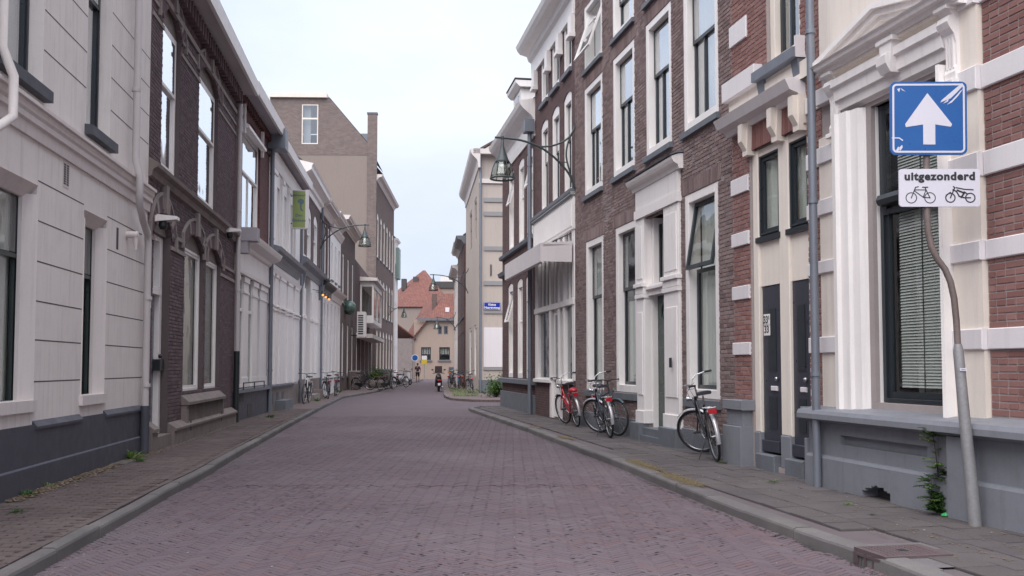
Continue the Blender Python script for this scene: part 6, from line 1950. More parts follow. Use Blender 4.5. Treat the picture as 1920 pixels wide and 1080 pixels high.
# N O P: dark houses farther on the right side
N1 = simple_house(RN, 'dark_corner_house', 'dark fronted narrow house right after the beige building', 9.6, [(0.9, 3.6), (4.6, 7.4)], 3, BT_DKRED, ww=1.2, corn='big', cornmat=SASH_GR, frame=0.12, fmat=SASH_GR)
N2 = simple_house(RO, 'grey_trim_house', 'narrow house with grey cornice, second after the beige building', 9.9, [(0.9, 3.6), (4.6, 7.4)], 3, BT_BROWN, ww=1.1, corn='big', cornmat=STUCCO_TRIM, frame=0.12, fmat=SASH_GR)
N3 = simple_house(RP, 'far_row_house', 'pale narrow house, last of the row on the right before the end of the street', 9.0, [(0.9, 3.6), (4.6, 7.2)], 3, STUCCO, ww=1.1, corn='big', cornmat=STUCCO_TRIM, frame=0.12)

# ------------------------------------------------------------------ END OF THE STREET
YE = 112.0
def E3(px, py, Y=YE): return at_depth(px, py, Y)
En = thing('ochre_end_house', 'low ochre rendered house with red tiled hip roof closing the street', 'house', (0, 0, 0))
x0 = E3(776, 650).x; x1 = E3(860, 650).x; ze_ = E3(800, 599).z
FE = Facade((x1, YE), (x0, YE), 1)     # outward must be -Y
FE.n = Vector((0, -1, 0)); FE.g = 1 if FE.d.x > 0 else 1
# build directly in world axes: MB.box(x, o, z) with o = y
m = MB()
wins = []
for (a, b, yt, yb_) in ((789.5, 808, 651, 675), (823.6, 843.5, 651, 675), (821, 829, 611, 627), (832, 840, 611, 627)):
    p, q = E3(a, yb_), E3(b, yt); wins.append((p.x, q.x, p.z, q.z))
S_ = sorted({x0, x1, *[v for w in wins for v in w[:2]]}); Z_ = sorted({0.0, ze_, *[v for w in wins for v in w[2:]]})
for i in range(len(S_)-1):
    for j in range(len(Z_)-1):
        cx_, cz_ = (S_[i]+S_[i+1])/2, (Z_[j]+Z_[j+1])/2
        if any(w[0] < cx_ < w[1] and w[2] < cz_ < w[3] for w in wins): continue
        m.box(S_[i], S_[i+1], YE, YE + 0.3, Z_[j], Z_[j+1])
m.box(x0, x0 + 0.2, YE + 0.3, YE + 9, 0, ze_); m.box(x1 - 0.2, x1, YE + 0.3, YE + 9, 0, ze_); m.box(x0 + 0.2, x1 - 0.2, YE + 8.8, YE + 9, 0, ze_); m.box(x0 + .2, x1 - .2, YE + 1.2, YE + 1.3, 0, ze_ - 0.05)
m.build('wall', RENDER_O, En)
for k, w in enumerate(wins):
    m = MB(); f_ = 0.10
    m.box(w[0], w[0]+f_, YE+.05, YE+.15, w[2], w[3]); m.box(w[1]-f_, w[1], YE+.05, YE+.15, w[2], w[3]); m.box(w[0]+f_, w[1]-f_, YE+.05, YE+.15, w[2], w[2]+f_); m.box(w[0]+f_, w[1]-f_, YE+.05, YE+.15, w[3]-f_, w[3])
    n_ = 3 if k < 2 else 1
    for i in range(1, n_ + 1): xx = w[0] + (w[1]-w[0])*i/(n_+1); m.box(xx-.035, xx+.035, YE+.06, YE+.12, w[2]+f_, w[3]-f_)
    if k < 2: zz = w[2]+(w[3]-w[2])*.42; m.box(w[0]+f_, w[1]-f_, YE+.06, YE+.12, zz-.04, zz+.04)
    f = m.build('window', SASH_DK if k < 2 else SASH_GR, En)
    m = MB(); m.box(w[0]+f_, w[1]-f_, YE+.13, YE+.14, w[2]+f_, w[3]-f_); m.build('pane', GLASS, f)
    if k < 2:
        m = MB(); m.box(w[0]+f_, w[1]-f_, YE+.25, YE+.27, w[2]+(w[3]-w[2])*.42, w[3]-f_); m.build('curtain', CURTAIN, f)
        m = MB(); m.box(w[0]-.15, w[1]+.15, YE-.12, YE, w[2]-.18, w[2]-.02); m.build('sill', STONE_GR, f)
e0, e1 = Vector((x0 - 0.2, YE - 0.35, ze_)), Vector((x1 + 2.5, YE - 0.35, ze_))
e0 = Vector((E3(784, 597).x, YE - .35, ze_))
ridge = E3(836, 550, YE + 4.5); ridge2 = ridge + Vector((6, 0.0, 0))
hipb = Vector((E3(802, 595).x, YE - 0.35, ze_))
roof_face([hipb, e1, ridge2, ridge], TILE_RED, 'roof', En)
lf0 = E3(748, 640, YE + 8); lf1 = E3(783, 597, YE + 1)
roof_face([Vector((lf0.x, YE + 9, lf0.z - 0.6)), Vector((E3(775, 632).x, YE - 0.3, E3(775, 632).z)), hipb, ridge, Vector((ridge.x - 3, YE + 9, ridge.z - 1))], TILE_RED, 'roof', En)
m = MB(); m.box(E3(783, 600).x, x1 + 1, YE - 0.45, YE - 0.3, ze_ - 0.15, ze_ + 0.12); m.build('gutter', STONE_GR, En)
m = MB(); c_ = E3(814, 570, YE + 3); m.box(c_.x - 0.28, c_.x + 0.28, YE + 3, YE + 3.6, c_.z - 1.5, E3(814, 551, YE + 3).z); m.build('chimney', BT_FAR, En)
m = MB(); c0, c1_ = E3(835, 585, YE + 1), E3(843, 577, YE + 1.6); m.box(c0.x, c1_.x, c0.y - 0.1, c1_.y, c0.z, c1_.z); m.build('roof_light', BAND, En)
# wing turning away on the left
Wg = thing('low_wing', 'low grey brown wing with white pilasters receding left beside the ochre house', 'house', (0, 0, 0))
pa_, pb_ = Vector((E3(775, 700).x, YE - 0.2, 0)), at_depth(747, 700, YE + 14); pb_.z = 0
FW = Facade(pa_, pb_, -1)
zw_ = E3(775, 634).z
wg = FW.house('pilastered_wing', 'low grey brown wing with white pilasters receding left beside the ochre house', 'house')
bpy.data.objects.remove(Wg)
wall(FW, wg, 0, FW.L, 0, zw_, [], STONE_TR)
m = FW.mb(); m.box(0.05, FW.L, -4, -0.05, 0, zw_ - 0.05); m.build('body', STONE_TR, wg)
m = FW.mb(); m.prism([(0.3, zw_ - 0.1), (-4.2, zw_ + 3.2), (-4.2, zw_ + 3.35), (0.3, zw_ + 0.05)], -0.2, FW.L); m.build('roof', M('roof_red_plain', (0.16, 0.06, 0.045), 0.85, 0.2, 1.5, 0.2, 0.4, 8, dirt=0.4, dirtc=(0.12, 0.07, 0.06)), wg)
for k in range(5):
    x = 1.0 + k * 3.0
    m = FW.mb(); m.cbox(x, x + 0.7, 0, 0.12, 0.3, zw_ - 0.8); m.build('pilaster', WHITE, wg)
m = FW.mb(); m.box(-0.1, FW.L, 0, 0.35, zw_ - 0.12, zw_ + 0.06); m.build('gutter', STONE_GR, wg)
# big red pyramid roof behind
YO = 150.0
Bo = thing('big_roof_building', 'tall building far behind with a large steep red tiled roof', 'building', (0, 0, 0))
e_z = at_depth(760, 575, YO).z
apx = at_depth(793, 507, YO + 12)
c = [Vector((at_depth(738, 575, YO).x, YO, e_z)), Vector((at_depth(848, 575, YO).x, YO, e_z))]
c += [c[1] + Vector((0, 24, 0)), c[0] + Vector((-8, 24, 0))]
ap2 = apx + Vector((0.4, 0, 0))
roof_face([c[0], c[1], ap2, apx], TILE_RED, 'roof', Bo); roof_face([c[3], c[0], apx], TILE_RED, 'roof', Bo); roof_face([c[1], c[2], ap2], TILE_RED, 'roof', Bo)
m = MB(); m.box(c[0].x + 0.3, c[1].x - 0.3, YO + 0.3, YO + 23, 0, e_z - 0.05); m.build('wall', RENDER_T, Bo)
m = MB()
for px_, py_ in ((779, 522), (757, 526)):
    p = at_depth(px_, py_, YO + 8); m.box(p.x - 0.4, p.x + 0.4, p.y, p.y + 1.2, p.z - 1.6, p.z + 0.3)
m.build('roof_vent', ROOFING, Bo)
Bb = thing('distant_block', 'distant grey roofed block with a pale chimney far behind the street', 'building', (0, 0, 0))
p0_, p1_ = at_depth(818, 530, 170), at_depth(880, 530, 170)
m = MB(); m.box(p0_.x, p1_.x, 170, 182, 0, at_depth(830, 540, 170).z); m.build('wall', RENDER_O, Bb)
m = MB(); m.box(p0_.x - .3, p1_.x, 169.7, 182, at_depth(830, 540, 170).z, at_depth(830, 528, 170).z); m.build('roof', ROOFING, Bb)
m = MB(); q = at_depth(842, 526, 170); m.box(q.x - 1.6, q.x + 1.6, 171, 173, q.z - 2, q.z + 0.8); m.build('chimney', STUCCO, Bb)
# ------------------------------------------------------------------ street lamps on wall brackets
LAMP_GLASS = glass_mat('lamp_glass', (0.85, 0.86, 0.84), 1.3)
LAMP_REFL = M('lamp_reflector', (0.75, 0.76, 0.74), 0.25, 0.05, 4, bump=0, metal=0.6)
LAMP_IRON = M('lamp_iron', (0.045, 0.058, 0.060), 0.45, 0.2, 6, 0.15, 0.1, 60, dirt=0.3, dirtc=(0.10, 0.12, 0.12))
def lamp(P, wallp, label, zbot):
    """bell shaped lantern hanging at P; bracket fixed to the wall at wallp"""
    t = thing('street_lamp', label, 'street lamp', (P.x, P.y, zbot), 0, 'street lamps on curved wall brackets')
    m = MB()
    m.lathe([(0.0, 0.92), (0.03, 0.90), (0.035, 0.78), (0.06, 0.68), (0.10, 0.55), (0.15, 0.43), (0.175, 0.38), (0.165, 0.37)], n=20)
    hd = m.build('lamp_hood', LAMP_IRON, t)
    m = MB(); m.lathe([(0.165, 0.375), (0.215, 0.25), (0.25, 0.12), (0.265, 0.03), (0.262, 0.03), (0.245, 0.12), (0.21, 0.25), (0.16, 0.375)], n=20)
    m.build('lamp_glass', LAMP_GLASS, t)
    m = MB(); m.ring((0, 0, 0.015), 0.27, 0.022, 'z', 24, 6)
    for k in range(6):
        a = pi / 3 * k
        m.tube([(0.172*cos(a), 0.172*sin(a), 0.375), (0.222*cos(a), 0.222*sin(a), 0.25), (0.272*cos(a), 0.272*sin(a), 0.03)], 0.010, 5)
    m.build('lamp_ribs', LAMP_IRON, t)
    m = MB(); m.lathe([(0.0, 0.34), (0.12, 0.33), (0.10, 0.25), (0.06, 0.15), (0.05, 0.08), (0.0, 0.07)], n=14); m.build('reflector', LAMP_REFL, t)
    w = Vector((wallp.x - P.x, wallp.y - P.y, 0)); L = w.length; u = w.normalized()
    def Q(a, z): return u * (a * L) + Vector((0, 0, z))
    m = MB()
    ztop = 0.95
    def curve(pts, n=24):
        out = []
        k = len(pts)
        for i in range(k - 1):
            p0, p1, p2, p3 = pts[max(i-1, 0)], pts[i], pts[i+1], pts[min(i+2, k-1)]
            for j in range(6):
                s_ = j / 6
                out.append(tuple(0.5*((2*b_) + (-a_+c_)*s_ + (2*a_-5*b_+4*c_-d_)*s_**2 + (-a_+3*b_-3*c_+d_)*s_**3) for a_, b_, c_, d_ in zip(p0, p1, p2, p3)))
        out.append(tuple(pts[-1])); return out
    m.tube(curve([Q(-0.10, ztop + 0.0), Q(0.0, ztop), Q(0.25, ztop - 0.04), Q(0.5, ztop - 0.17), Q(0.72, ztop - 0.42), Q(0.90, ztop - 0.75), Q(0.985, ztop - 1.08)]), 0.026, 8)
    m.tube(curve([Q(0.46, ztop - 0.15), Q(0.58, ztop - 0.16), Q(0.75, ztop - 0.09), Q(0.90, ztop + 0.07), Q(0.985, ztop + 0.30)]), 0.022, 8)
    m.tube(curve([Q(0.985, ztop + 0.42), Q(0.985, ztop + 0.30), Q(0.90, ztop - 0.02), Q(0.87, ztop - 0.35), Q(0.92, ztop - 0.72), Q(0.99, ztop - 1.10)]), 0.020, 8)
    m.tube([Q(0.78, ztop - 0.50), Q(0.88, ztop - 0.50)], 0.012, 6)
    m.tube([(0, 0, ztop - 0.04), (0, 0, ztop + 0.03)], 0.035, 8)
    m.build('bracket', LAMP_IRON, t)
    return t
def lamp_at(px, py_bot, F, s_wall, label):
    wp = F.W(s_wall, 0.0, 0)
    # lantern at the depth of its bracket, straight out from the wall
    r = ray(px, py_bot); 
    # intersection with the vertical plane through wp along F.n
    n_ = F.d; c = Vector((0, 0, CAMZ)); t = (wp - c).dot(n_) / r.dot(n_); P = c + r * t
    return lamp(Vector((P.x, P.y, 0)), wp, label, P.z)
lamp_at(942, 336, RI, RI.L - 0.03, 'nearest street lamp, a bell lantern on a curved bracket over the right shop front')
lamp_at(684, 462, LE, LE.L - 0.2, 'nearest left street lamp, bell lantern on curved bracket by the striped cornices')
lamp_at(812.5, 545, RM, RM.L * 0.75, 'third street lamp, hanging in front of the red roofs, bracket on the beige building')
lamp_at(757.5, 595, LT, LT.L * 0.62, 'street lamp hung from the tall brick building before the grey wall of the far house')
lamp_at(819.5, 617, RP, RP.L * 0.5, 'farthest street lamp, in front of the ochre end house')

# ------------------------------------------------------------------ traffic sign
SIGN_BLUE = M('sign_blue', (0.008, 0.09, 0.31), 0.32, 0.06, 3, 0.04, 0.0)
SIGN_WHITE = M('sign_white', (0.62, 0.60, 0.66), 0.4, 0.04, 3, 0.04, 0.0)
SIGN_BLACK = M('sign_black', (0.02, 0.018, 0.022), 0.4, 0.05, 3, 0.0, 0.0)
base = gnd(1829, 986)
Yp = base.y
def PP(px, py, dy=0.0):
    p = at_depth(px, py, Yp + dy); return p
ts = thing('traffic_sign', 'blue one way sign and white exempt plate on a leaning grey pole', 'traffic sign', base)
def loc(p): return (p.x - base.x, p.y - base.y, p.z - base.z)
m = MB()
m.tube([(0, 0, -0.03), loc(PP(1821, 900)), loc(PP(1808, 780)), loc(PP(1797, 660)), loc(PP(1796, 645))], [0.052, 0.049, 0.045, 0.041, 0.031], 16)
post = m.build('post', GALV, ts)
m = MB()
m.tube([loc(PP(1796, 650)), loc(PP(1793, 600)), loc(PP(1789, 560)), loc(PP(1782, 528)), loc(PP(1772, 505)), loc(PP(1757, 485)), loc(PP(1746, 462)), loc(PP(1740, 435)), loc(PP(1738, 400)), loc(PP(1737, 350)), loc(PP(1737, 290)), loc(PP(1737, 165))], 0.0265, 12)
m.build('upper_pole', RUSTY, ts)
c_ = PP(1801, 693); m = MB(); m.cbox(-0.028, 0.028, 0, 0.004, -0.012, 0.012, 0.001); m.v = [(x + c_.x - base.x, -y - 0.046 + c_.y - base.y, z + c_.z - base.z) for x, y, z in m.v]; st_ = m.build('sticker', SIGN_WHITE, post)
me = text_mesh('27516', 0.014, extrude=0.0003); me.transform(Matrix.Translation((c_.x - base.x, c_.y - base.y - 0.0505, c_.z - base.z)) @ Matrix.Rotation(pi/2, 4, 'X')); me.materials.append(SIGN_BLACK); link('sticker_number', me, ts)
yf = -0.045    # sign plates stand just in front of the pole
def rrect(cx, cz, w, h, r, n=6):
    out = []
    for (sx_, sz_, a0) in ((1, 1, 0), (-1, 1, pi/2), (-1, -1, pi), (1, -1, 3*pi/2)):
        for i in range(n + 1):
            a = a0 + pi/2 * i / n
            out.append((cx + sx_*(w/2 - r) + r*cos(a), cz + sz_*(h/2 - r) + r*sin(a)))
    return out
def plate(name, pts, y0, y1, mat, parent, M_=None):
    m = MB(); n = len(pts)
    vs = [(x, y0, z) for x, z in pts] + [(x, y1, z) for x, z in pts]
    m.add(vs, [tuple(range(n)), tuple(range(2*n-1, n-1, -1))] + [(i, n+i, n+(i+1) % n, (i+1) % n) for i in range(n)])
    if M_: m.xf(M_)
    return m.build(name, mat, parent)
def ringplate(name, pa, pb, y0, y1, mat, parent, M_):
    m = MB(); n = len(pa)
    vs = [(x, y1, z) for x, z in pa] + [(x, y1, z) for x, z in pb] + [(x, y0, z) for x, z in pa]
    m.add(vs, [(i, (i+1) % n, n+(i+1) % n, n+i) for i in range(n)] + [(i, 2*n+i, 2*n+(i+1) % n, (i+1) % n) for i in range(n)])
    m.xf(M_); return m.build(name, mat, parent)
sc = (PP(1812, 220, yf).x - PP(1672, 220, yf).x)
cen = PP(1741, 221.5, yf)
Ms = Matrix.Translation(loc(cen)) @ Matrix.Rotation(radians(0.9), 4, 'Y') @ Matrix.Rotation(radians(-4), 4, 'Z')
w_ = sc; 
sp_ = plate('sign_plate', rrect(0, 0, w_, w_ * 0.99, 0.045), 0.0, 0.02, SIGN_BLUE, ts, Ms)
ringplate('sign_border', rrect(0, 0, w_*0.945, w_*0.935, 0.035), rrect(0, 0, w_*0.895, w_*0.885, 0.022), -0.0005, -0.0016, SIGN_WHITE, sp_, Ms)
k = w_ / 140
cz0 = 221.5
def sp2(x, y): return ((x - 1741.5) * k, (cz0 - y) * k)
arrow = [sp2(*p) for p in ((1737, 174), (1742, 174), (1784, 231), (1784, 236), (1781, 238), (1753.5, 233.5), (1753.5, 271.5), (1731.5, 271.5), (1731.5, 233.5), (1702, 238.5), (1698.5, 236), (1699, 231))]
m = MB(); n = len(arrow)
def fanpoly(mm, pts, y): 
    n = len(pts); mm.add([(x, y, z) for x, z in pts], [tuple(range(n))])
m.slab([sp2(1739.5, 174), sp2(1784, 233), sp2(1782, 238), sp2(1753.5, 233.5), sp2(1731.5, 233.5), sp2(1700, 238.5), sp2(1698.5, 233)], -0.0022, -0.0006)
m.slab([sp2(1731.5, 233.4), sp2(1753.5, 233.4), sp2(1753.5, 271.5), sp2(1731.5, 271.5)], -0.0022, -0.0006)
m.xf(Ms); m.build('arrow', SIGN_WHITE, sp_)
m = MB()     # scratches through the blue film
for pts in (((1763, 192), (1766, 187), (1790, 166), (1803, 155), (1806, 159), (1794, 172), (1782, 184)), ((1768, 194), (1779, 184), (1777, 190)), ((1775, 196), (1786, 186), (1800, 170), (1805, 166), (1796, 179), (1784, 192)), ((1684, 166), (1690, 164), (1688, 172)), ((1691, 164), (1700, 171), (1693, 168)), ((1682, 282), (1686, 275), (1689, 279), (1684, 286)), ((1687, 278), (1693, 272), (1694, 277), (1689, 284)), ((1674, 258), (1688, 258), (1695, 263), (1694, 265), (1687, 260), (1674, 260))):
    fanpoly(m, [sp2(*p) for p in pts], -0.0009)
m.xf(Ms); m.build('scratches', SIGN_WHITE, sp_)
# exempt plate
cen2 = PP(1761.5, 352, yf)
M2 = Matrix.Translation(loc(cen2)) @ Matrix.Rotation(radians(0.6), 4, 'Y') @ Matrix.Rotation(radians(-4), 4, 'Z')
w2_ = 147 * k; h2_ = 71 * k
p2 = plate('exempt_plate', rrect(0, 0, w2_, h2_, 0.025), 0.0, 0.018, SIGN_WHITE, ts, M2)
me = text_mesh('uitgezonderd', 0.098, extrude=0.0006, bold=0.0045, spacing=1.12)
xs = [v.co.x for v in me.vertices]; wd = max(xs) - min(xs)
sc_ = (128 * k) / wd
me.transform(M2 @ Matrix.Translation(((1762 - 1761.5) * k, -0.0018, (352 - 331) * k)) @ Matrix.Rotation(pi/2, 4, 'X') @ Matrix.Diagonal((sc_, sc_ * 0.95, 1, 1)) @ Matrix.Translation((-(max(xs)+min(xs))/2, 0, 0)))
me.materials.append(SIGN_BLACK); link('lettering', me, p2)
def sp3(x, y): return ((x - 1761.5) * k, (352 - y) * k)
def ln(mm, pts, w):
    for (a, b) in zip(pts[:-1], pts[1:]):
        a, b = Vector(sp3(*a)), Vector(sp3(*b)); d = (b - a).normalized() * w * k / 2; nn = Vector((-d.y, d.x))
        a = a - d; b = b + d
        mm.slab([tuple(a + nn), tuple(b + nn), tuple(b - nn), tuple(a - nn)], -0.0016, -0.0004)
def circ(mm, c, r, w):
    n = 24
    P = [sp3(c[0] + r*cos(2*pi*i/n), c[1] + r*sin(2*pi*i/n)) for i in range(n)]; Q = [sp3(c[0] + (r-w)*cos(2*pi*i/n), c[1] + (r-w)*sin(2*pi*i/n)) for i in range(n)]
    mm.add([(x, -0.0015, z) for x, z in P + Q], [(i, (i+1) % n, n+(i+1) % n, n+i) for i in range(n)])
m = MB()
circ(m, (1710, 371), 10.5, 1.6); circ(m, (1744, 371), 10.5, 1.6)
ln(m, [(1710, 371), (1718, 351), (1723, 350)], 1.7); ln(m, [(1716, 356), (1737, 356), (1732, 369)], 1.7); ln(m, [(1716, 358), (1732, 370), (1744, 371), (1737, 356), (1735, 351)], 1.7); ln(m, [(1731, 351), (1740, 351)], 2.0)
m.xf(M2); m.build('bicycle_symbol', SIGN_BLACK, p2)
m = MB()
circ(m, (1781, 371), 9.5, 2.2); circ(m, (1817, 371), 9.5, 2.2)
ln(m, [(1781, 371), (1789, 352), (1787, 350)], 2.2); ln(m, [(1786, 356), (1792, 359), (1797, 368), (1806, 371), (1817, 371)], 2.4); ln(m, [(1792, 352), (1806, 355), (1822, 356)], 2.2); ln(m, [(1794, 357), (1806, 362), (1801, 370)], 3.2); ln(m, [(1774, 366), (1781, 361)], 2.4); ln(m, [(1806, 360), (1812, 364)], 2.4)
m.xf(M2); m.build('moped_symbol', SIGN_BLACK, p2)
m = MB()
for py_ in (180, 262, 325, 378):
    c_ = PP(1738, py_, 0); q = loc(c_); m.box(q[0] - 0.045, q[0] + 0.045, -0.045 + 0.02, 0.035, q[2] - 0.015, q[2] + 0.015)
m.build('clamp', GALV, ts)

# ------------------------------------------------------------------ bicycles
def bike(name_label, rear, heading, group, frame=(0.02, 0.022, 0.03), steer=0.0, lean=0.06, rack=True, guard=None, light='rear', step=True, bars='city', grips=None, basket=False, z=0.1, far=False, saddle=LEATHER, kickstand=True, hub=None):
    """x forward, rear wheel contact at the origin"""
    fm = M('bike_paint_%02d%02d%02d' % tuple(int(c * 99) for c in frame), frame, 0.28, 0.06, 4, bump=0)
    gm_ = guard or fm
    t = thing('bicycle', name_label, 'bicycle', (rear[0], rear[1], z), 0, group)
    t.rotation_euler = (Matrix.Rotation(heading, 4, 'Z') @ Matrix.Rotation(lean, 4, 'X')).to_euler()
    Rw, wb = 0.345, 1.10
    ns = 20 if far else 34
    SM = Matrix.Translation((wb, 0, Rw)) @ Matrix.Rotation(steer, 4, Vector((-0.36, 0, 1)).normalized().to_4d().to_3d())
    def wheel(c, Mx):
        m = MB(); m.ring((0, 0, 0), Rw - 0.019, 0.019, 'y', ns, 6); m.xf(Mx); w = m.build('wheel', RUBBER, t)
        m = MB(); m.ring((0, 0, 0), Rw - 0.048, 0.012, 'y', ns, 5); m.xf(Mx); m.build('rim', STEEL, w)
        m = MB(); m.tube([(0, -0.04, 0), (0, 0.04, 0)], 0.020, 7)
        for k in range(14 if far else 28):
            a = 2*pi*k/(14 if far else 28)
            m.tube([(0.018*cos(a + 1.2*(-1)**k), 0.03*(-1)**k, 0.018*sin(a + 1.2*(-1)**k)), ((Rw-.05)*cos(a), 0, (Rw-.05)*sin(a))], 0.0016 if not far else 0.003, 3, False)
        m.xf(Mx); m.build('spokes', STEEL, w)
    wheel(0, Matrix.Translation((0, 0, Rw)))
    wheel(1, SM)
    # mudguards
    def guardm(a0, a1, Mx, mat, nm='mudguard'):
        m = MB(); n = 14; vs = []
        for i in range(n + 1):
            a = a0 + (a1 - a0) * i / n
            for (dy, dr) in ((-0.028, 0.012), (-0.016, 0.030), (0.016, 0.030), (0.028, 0.012)):
                r = Rw + dr; vs.append((r*cos(a), dy, r*sin(a)))
        m.add(vs, [(4*i+j, 4*(i+1)+j, 4*(i+1)+j+1, 4*i+j+1) for i in range(n) for j in range(3)], True)
        for sg in (-1, 1): m.tube([(0, 0.045*sg, 0), ((Rw+.01)*cos(a1 - 0.5 if a1 > 2 else a0 + .4), 0.028*sg, (Rw+.01)*sin(a1 - 0.5 if a1 > 2 else a0 + .4))], 0.004, 4, False)
        m.xf(Mx); return m.build(nm, mat, t)
    guardm(0.35, 3.35, Matrix.Translation((0, 0, Rw)), gm_)
    guardm(0.9, 3.2 - 0.05, SM, gm_)
    # frame
    bb = Vector((0.46, 0, 0.29)); seat = Vector((0.27, 0, 0.78)); hb = Vector((0.93, 0, 0.62)); ht = Vector((0.86, 0, 0.86)); ax = Vector((0, 0, Rw))
    m = MB(); nt_ = 6 if far else 10
    m.tube([bb, seat], 0.016, nt_); 
    m.tube([hb, bb], 0.020, nt_)
    if step: m.tube([ht - Vector((0.0, 0, 0.05)), Vector((0.62, 0, 0.50)), bb + (seat - bb) * 0.30], 0.017, nt_)
    else: m.tube([ht - Vector((0.01, 0, 0.03)), seat - Vector((-0.01, 0, 0.05))], 0.017, nt_)
    m.tube([hb - Vector((-0.01, 0, 0.03)), ht + Vector((-0.005, 0, 0.02))], 0.022, nt_)
    for sg in (-1, 1):
        m.tube([bb + Vector((0, 0.03*sg, 0)), ax + Vector((0, 0.055*sg, 0))], 0.010, nt_); m.tube([seat - Vector((0.0, -0.02*sg, 0.06)), ax + Vector((0, 0.055*sg, 0))], 0.008, nt_)
    m.build('frame', fm, t)
    # fork, stem and bar turn with the front wheel
    SI = Matrix.Translation((-wb, 0, -Rw))
    F_ = SM @ SI
    m = MB()
    for sg in (-1, 1): m.tube([(wb, 0.05*sg, Rw), (1.00, 0.048*sg, 0.52), (0.945, 0.04*sg, 0.66)], 0.011, nt_)
    m.tube([(0.945, -0.045, 0.66), (0.945, 0.045, 0.66)], 0.014, nt_)
    m.xf(F_); m.build('fork', fm, t)
    m = MB()
    m.tube([(0.87, 0, 0.84), (0.835, 0, 1.02), (0.87, 0, 1.05)], 0.013, nt_)
    if bars == 'city': L_ = [(0.87, 0, 1.05), (0.90, 0.10, 1.10), (0.87, 0.22, 1.13), (0.76, 0.29, 1.12), (0.66, 0.30, 1.11)]
    else: L_ = [(0.87, 0, 1.05), (0.875, 0.12, 1.07), (0.84, 0.26, 1.07), (0.78, 0.31, 1.07)]
    for sg in (-1, 1): m.tube([(x, y*sg, z_) for x, y, z_ in L_], 0.011, nt_)
    m.xf(F_); hbars = m.build('handlebar', STEEL if bars == 'city' else IRON, t)
    for sg in (-1, 1):
        m = MB(); a, b = Vector(L_[-2]), Vector(L_[-1]); a.y *= sg; b.y *= sg; m.tube([a + (b-a)*0.1, b + (b - a)*0.15], 0.017, nt_)
        m.xf(F_); m.build('grip', grips or LEATHER, hbars)
        m = MB(); q = Vector(L_[-2]); q.y *= sg; m.tube([q + Vector((0.03, 0, -0.01)), q + Vector((0.02, 0.0, -0.035)), q + Vector((-0.10, 0.02*sg, -0.045))], 0.006, 5); m.xf(F_); m.build('brake_lever', STEEL, hbars)
    m = MB(); m.tube([Vector((0.95, 0.02, 0.86)), Vector((1.02, 0.03, 0.88))], [0.02, 0.042], 10); m.xf(F_); m.build('headlight', STEEL, t)
    m = MB(); m.tube([(0.84, 0.04, 1.07), (0.97, 0.05, 0.98), (0.95, 0.03, 0.75), (0.93, 0.02, 0.60)], 0.004, 4, False); m.tube([(0.84, -0.04, 1.07), (0.98, -0.07, 1.0), (0.93, -0.03, 0.8)], 0.004, 4, False); m.xf(F_); m.build('brake_cable', RUBBER, t)
    # saddle
    m = MB(); m.tube([seat, seat + Vector((-0.035, 0, 0.13))], 0.012, nt_); m.build('seat_post', STEEL, t)
    sx = seat + Vector((-0.05, 0, 0.17))
    m = MB(); n0 = 0
    prof = [(-0.13, 0.085, 0.01), (-0.10, 0.105, 0.02), (-0.03, 0.095, 0.012), (0.04, 0.05, 0.005), (0.11, 0.025, 0.004), (0.15, 0.012, -0.004)]
    vs = []
    for (x, w, dz) in prof:
        for (q, zz) in ((-1, -0.035), (-1, -0.005), (-0.6, 0.012), (0, 0.006 + 0.006), (0.6, 0.012), (1, -0.005), (1, -0.035)): vs.append((sx.x + x, w*q, sx.z + zz + dz))
    m.add(vs, [(7*i+j, 7*(i+1)+j, 7*(i+1)+(j+1), 7*i+j+1) for i in range(5) for j in range(6)], True)
    m.add([vs[j] for j in range(7)], [tuple(range(7))]); m.add([vs[35+j] for j in range(7)], [tuple(range(6, -1, -1))])
    m.build('saddle', saddle, t)
    # crank, pedals, chain case, rack, lamp, stand
    m = MB(); ca = 0.6
    for sg in (-1, 1): m.tube([bb + Vector((0, 0.03*sg, 0)), bb + Vector((0.16*cos(ca)*sg, 0.06*sg, 0.16*sin(ca)*sg))], 0.009, 6)
    m.build('crank', STEEL, t)
    for sg in (-1, 1):
        m = MB(); c = bb + Vector((0.165*cos(ca)*sg, 0.105*sg, 0.165*sin(ca)*sg)); m.box(c.x - .045, c.x + .045, c.y - .045, c.y + .045, c.z - .012, c.z + .012); m.build('pedal', RUBBER, t)
    m = MB()
    cc = [(bb.x + 0.11*cos(a), bb.z + 0.11*sin(a)) for a in [(-pi/2 + pi*i/8) for i in range(9)]] + [(0.055*cos(a), Rw + 0.055*sin(a)) for a in [(pi/2 + pi*i/6) for i in range(7)]]
    m.slab(cc, -0.068, -0.040); m.build('chain_case', IRON, t)
    if rack:
        m = MB()
        for sg in (-1, 1):
            m.tube([(0.20, 0.05*sg, 0.74), (-0.24, 0.06*sg, 0.76)], 0.007, 5); m.tube([(-0.20, 0.06*sg, 0.76), (-0.02, 0.065*sg, Rw + 0.02)], 0.006, 5)
        for k in range(4): m.tube([(0.14 - 0.12*k, -0.055, 0.75), (0.14 - 0.12*k, 0.055, 0.75)], 0.006, 5)
        m.tube([(-0.24, -0.06, 0.76), (-0.24, 0.06, 0.76)], 0.007, 5)
        rk = m.build('luggage_rack', STEEL, t)
    if light in ('rear', 'both'):
        m = MB(); m.box(-0.285, -0.245, -0.055, 0.055, 0.68, 0.745) if rack else m.box(-0.40, -0.365, -0.03, 0.03, 0.45, 0.50)
        m.build('rear_light', RED_PL, t)
    if kickstand:
        m = MB(); m.tube([(0.40, 0.05, 0.25), (0.33, 0.20, 0.01 - 0.20*sin(lean)*0)], 0.008, 5); m.build('kickstand', IRON, t)
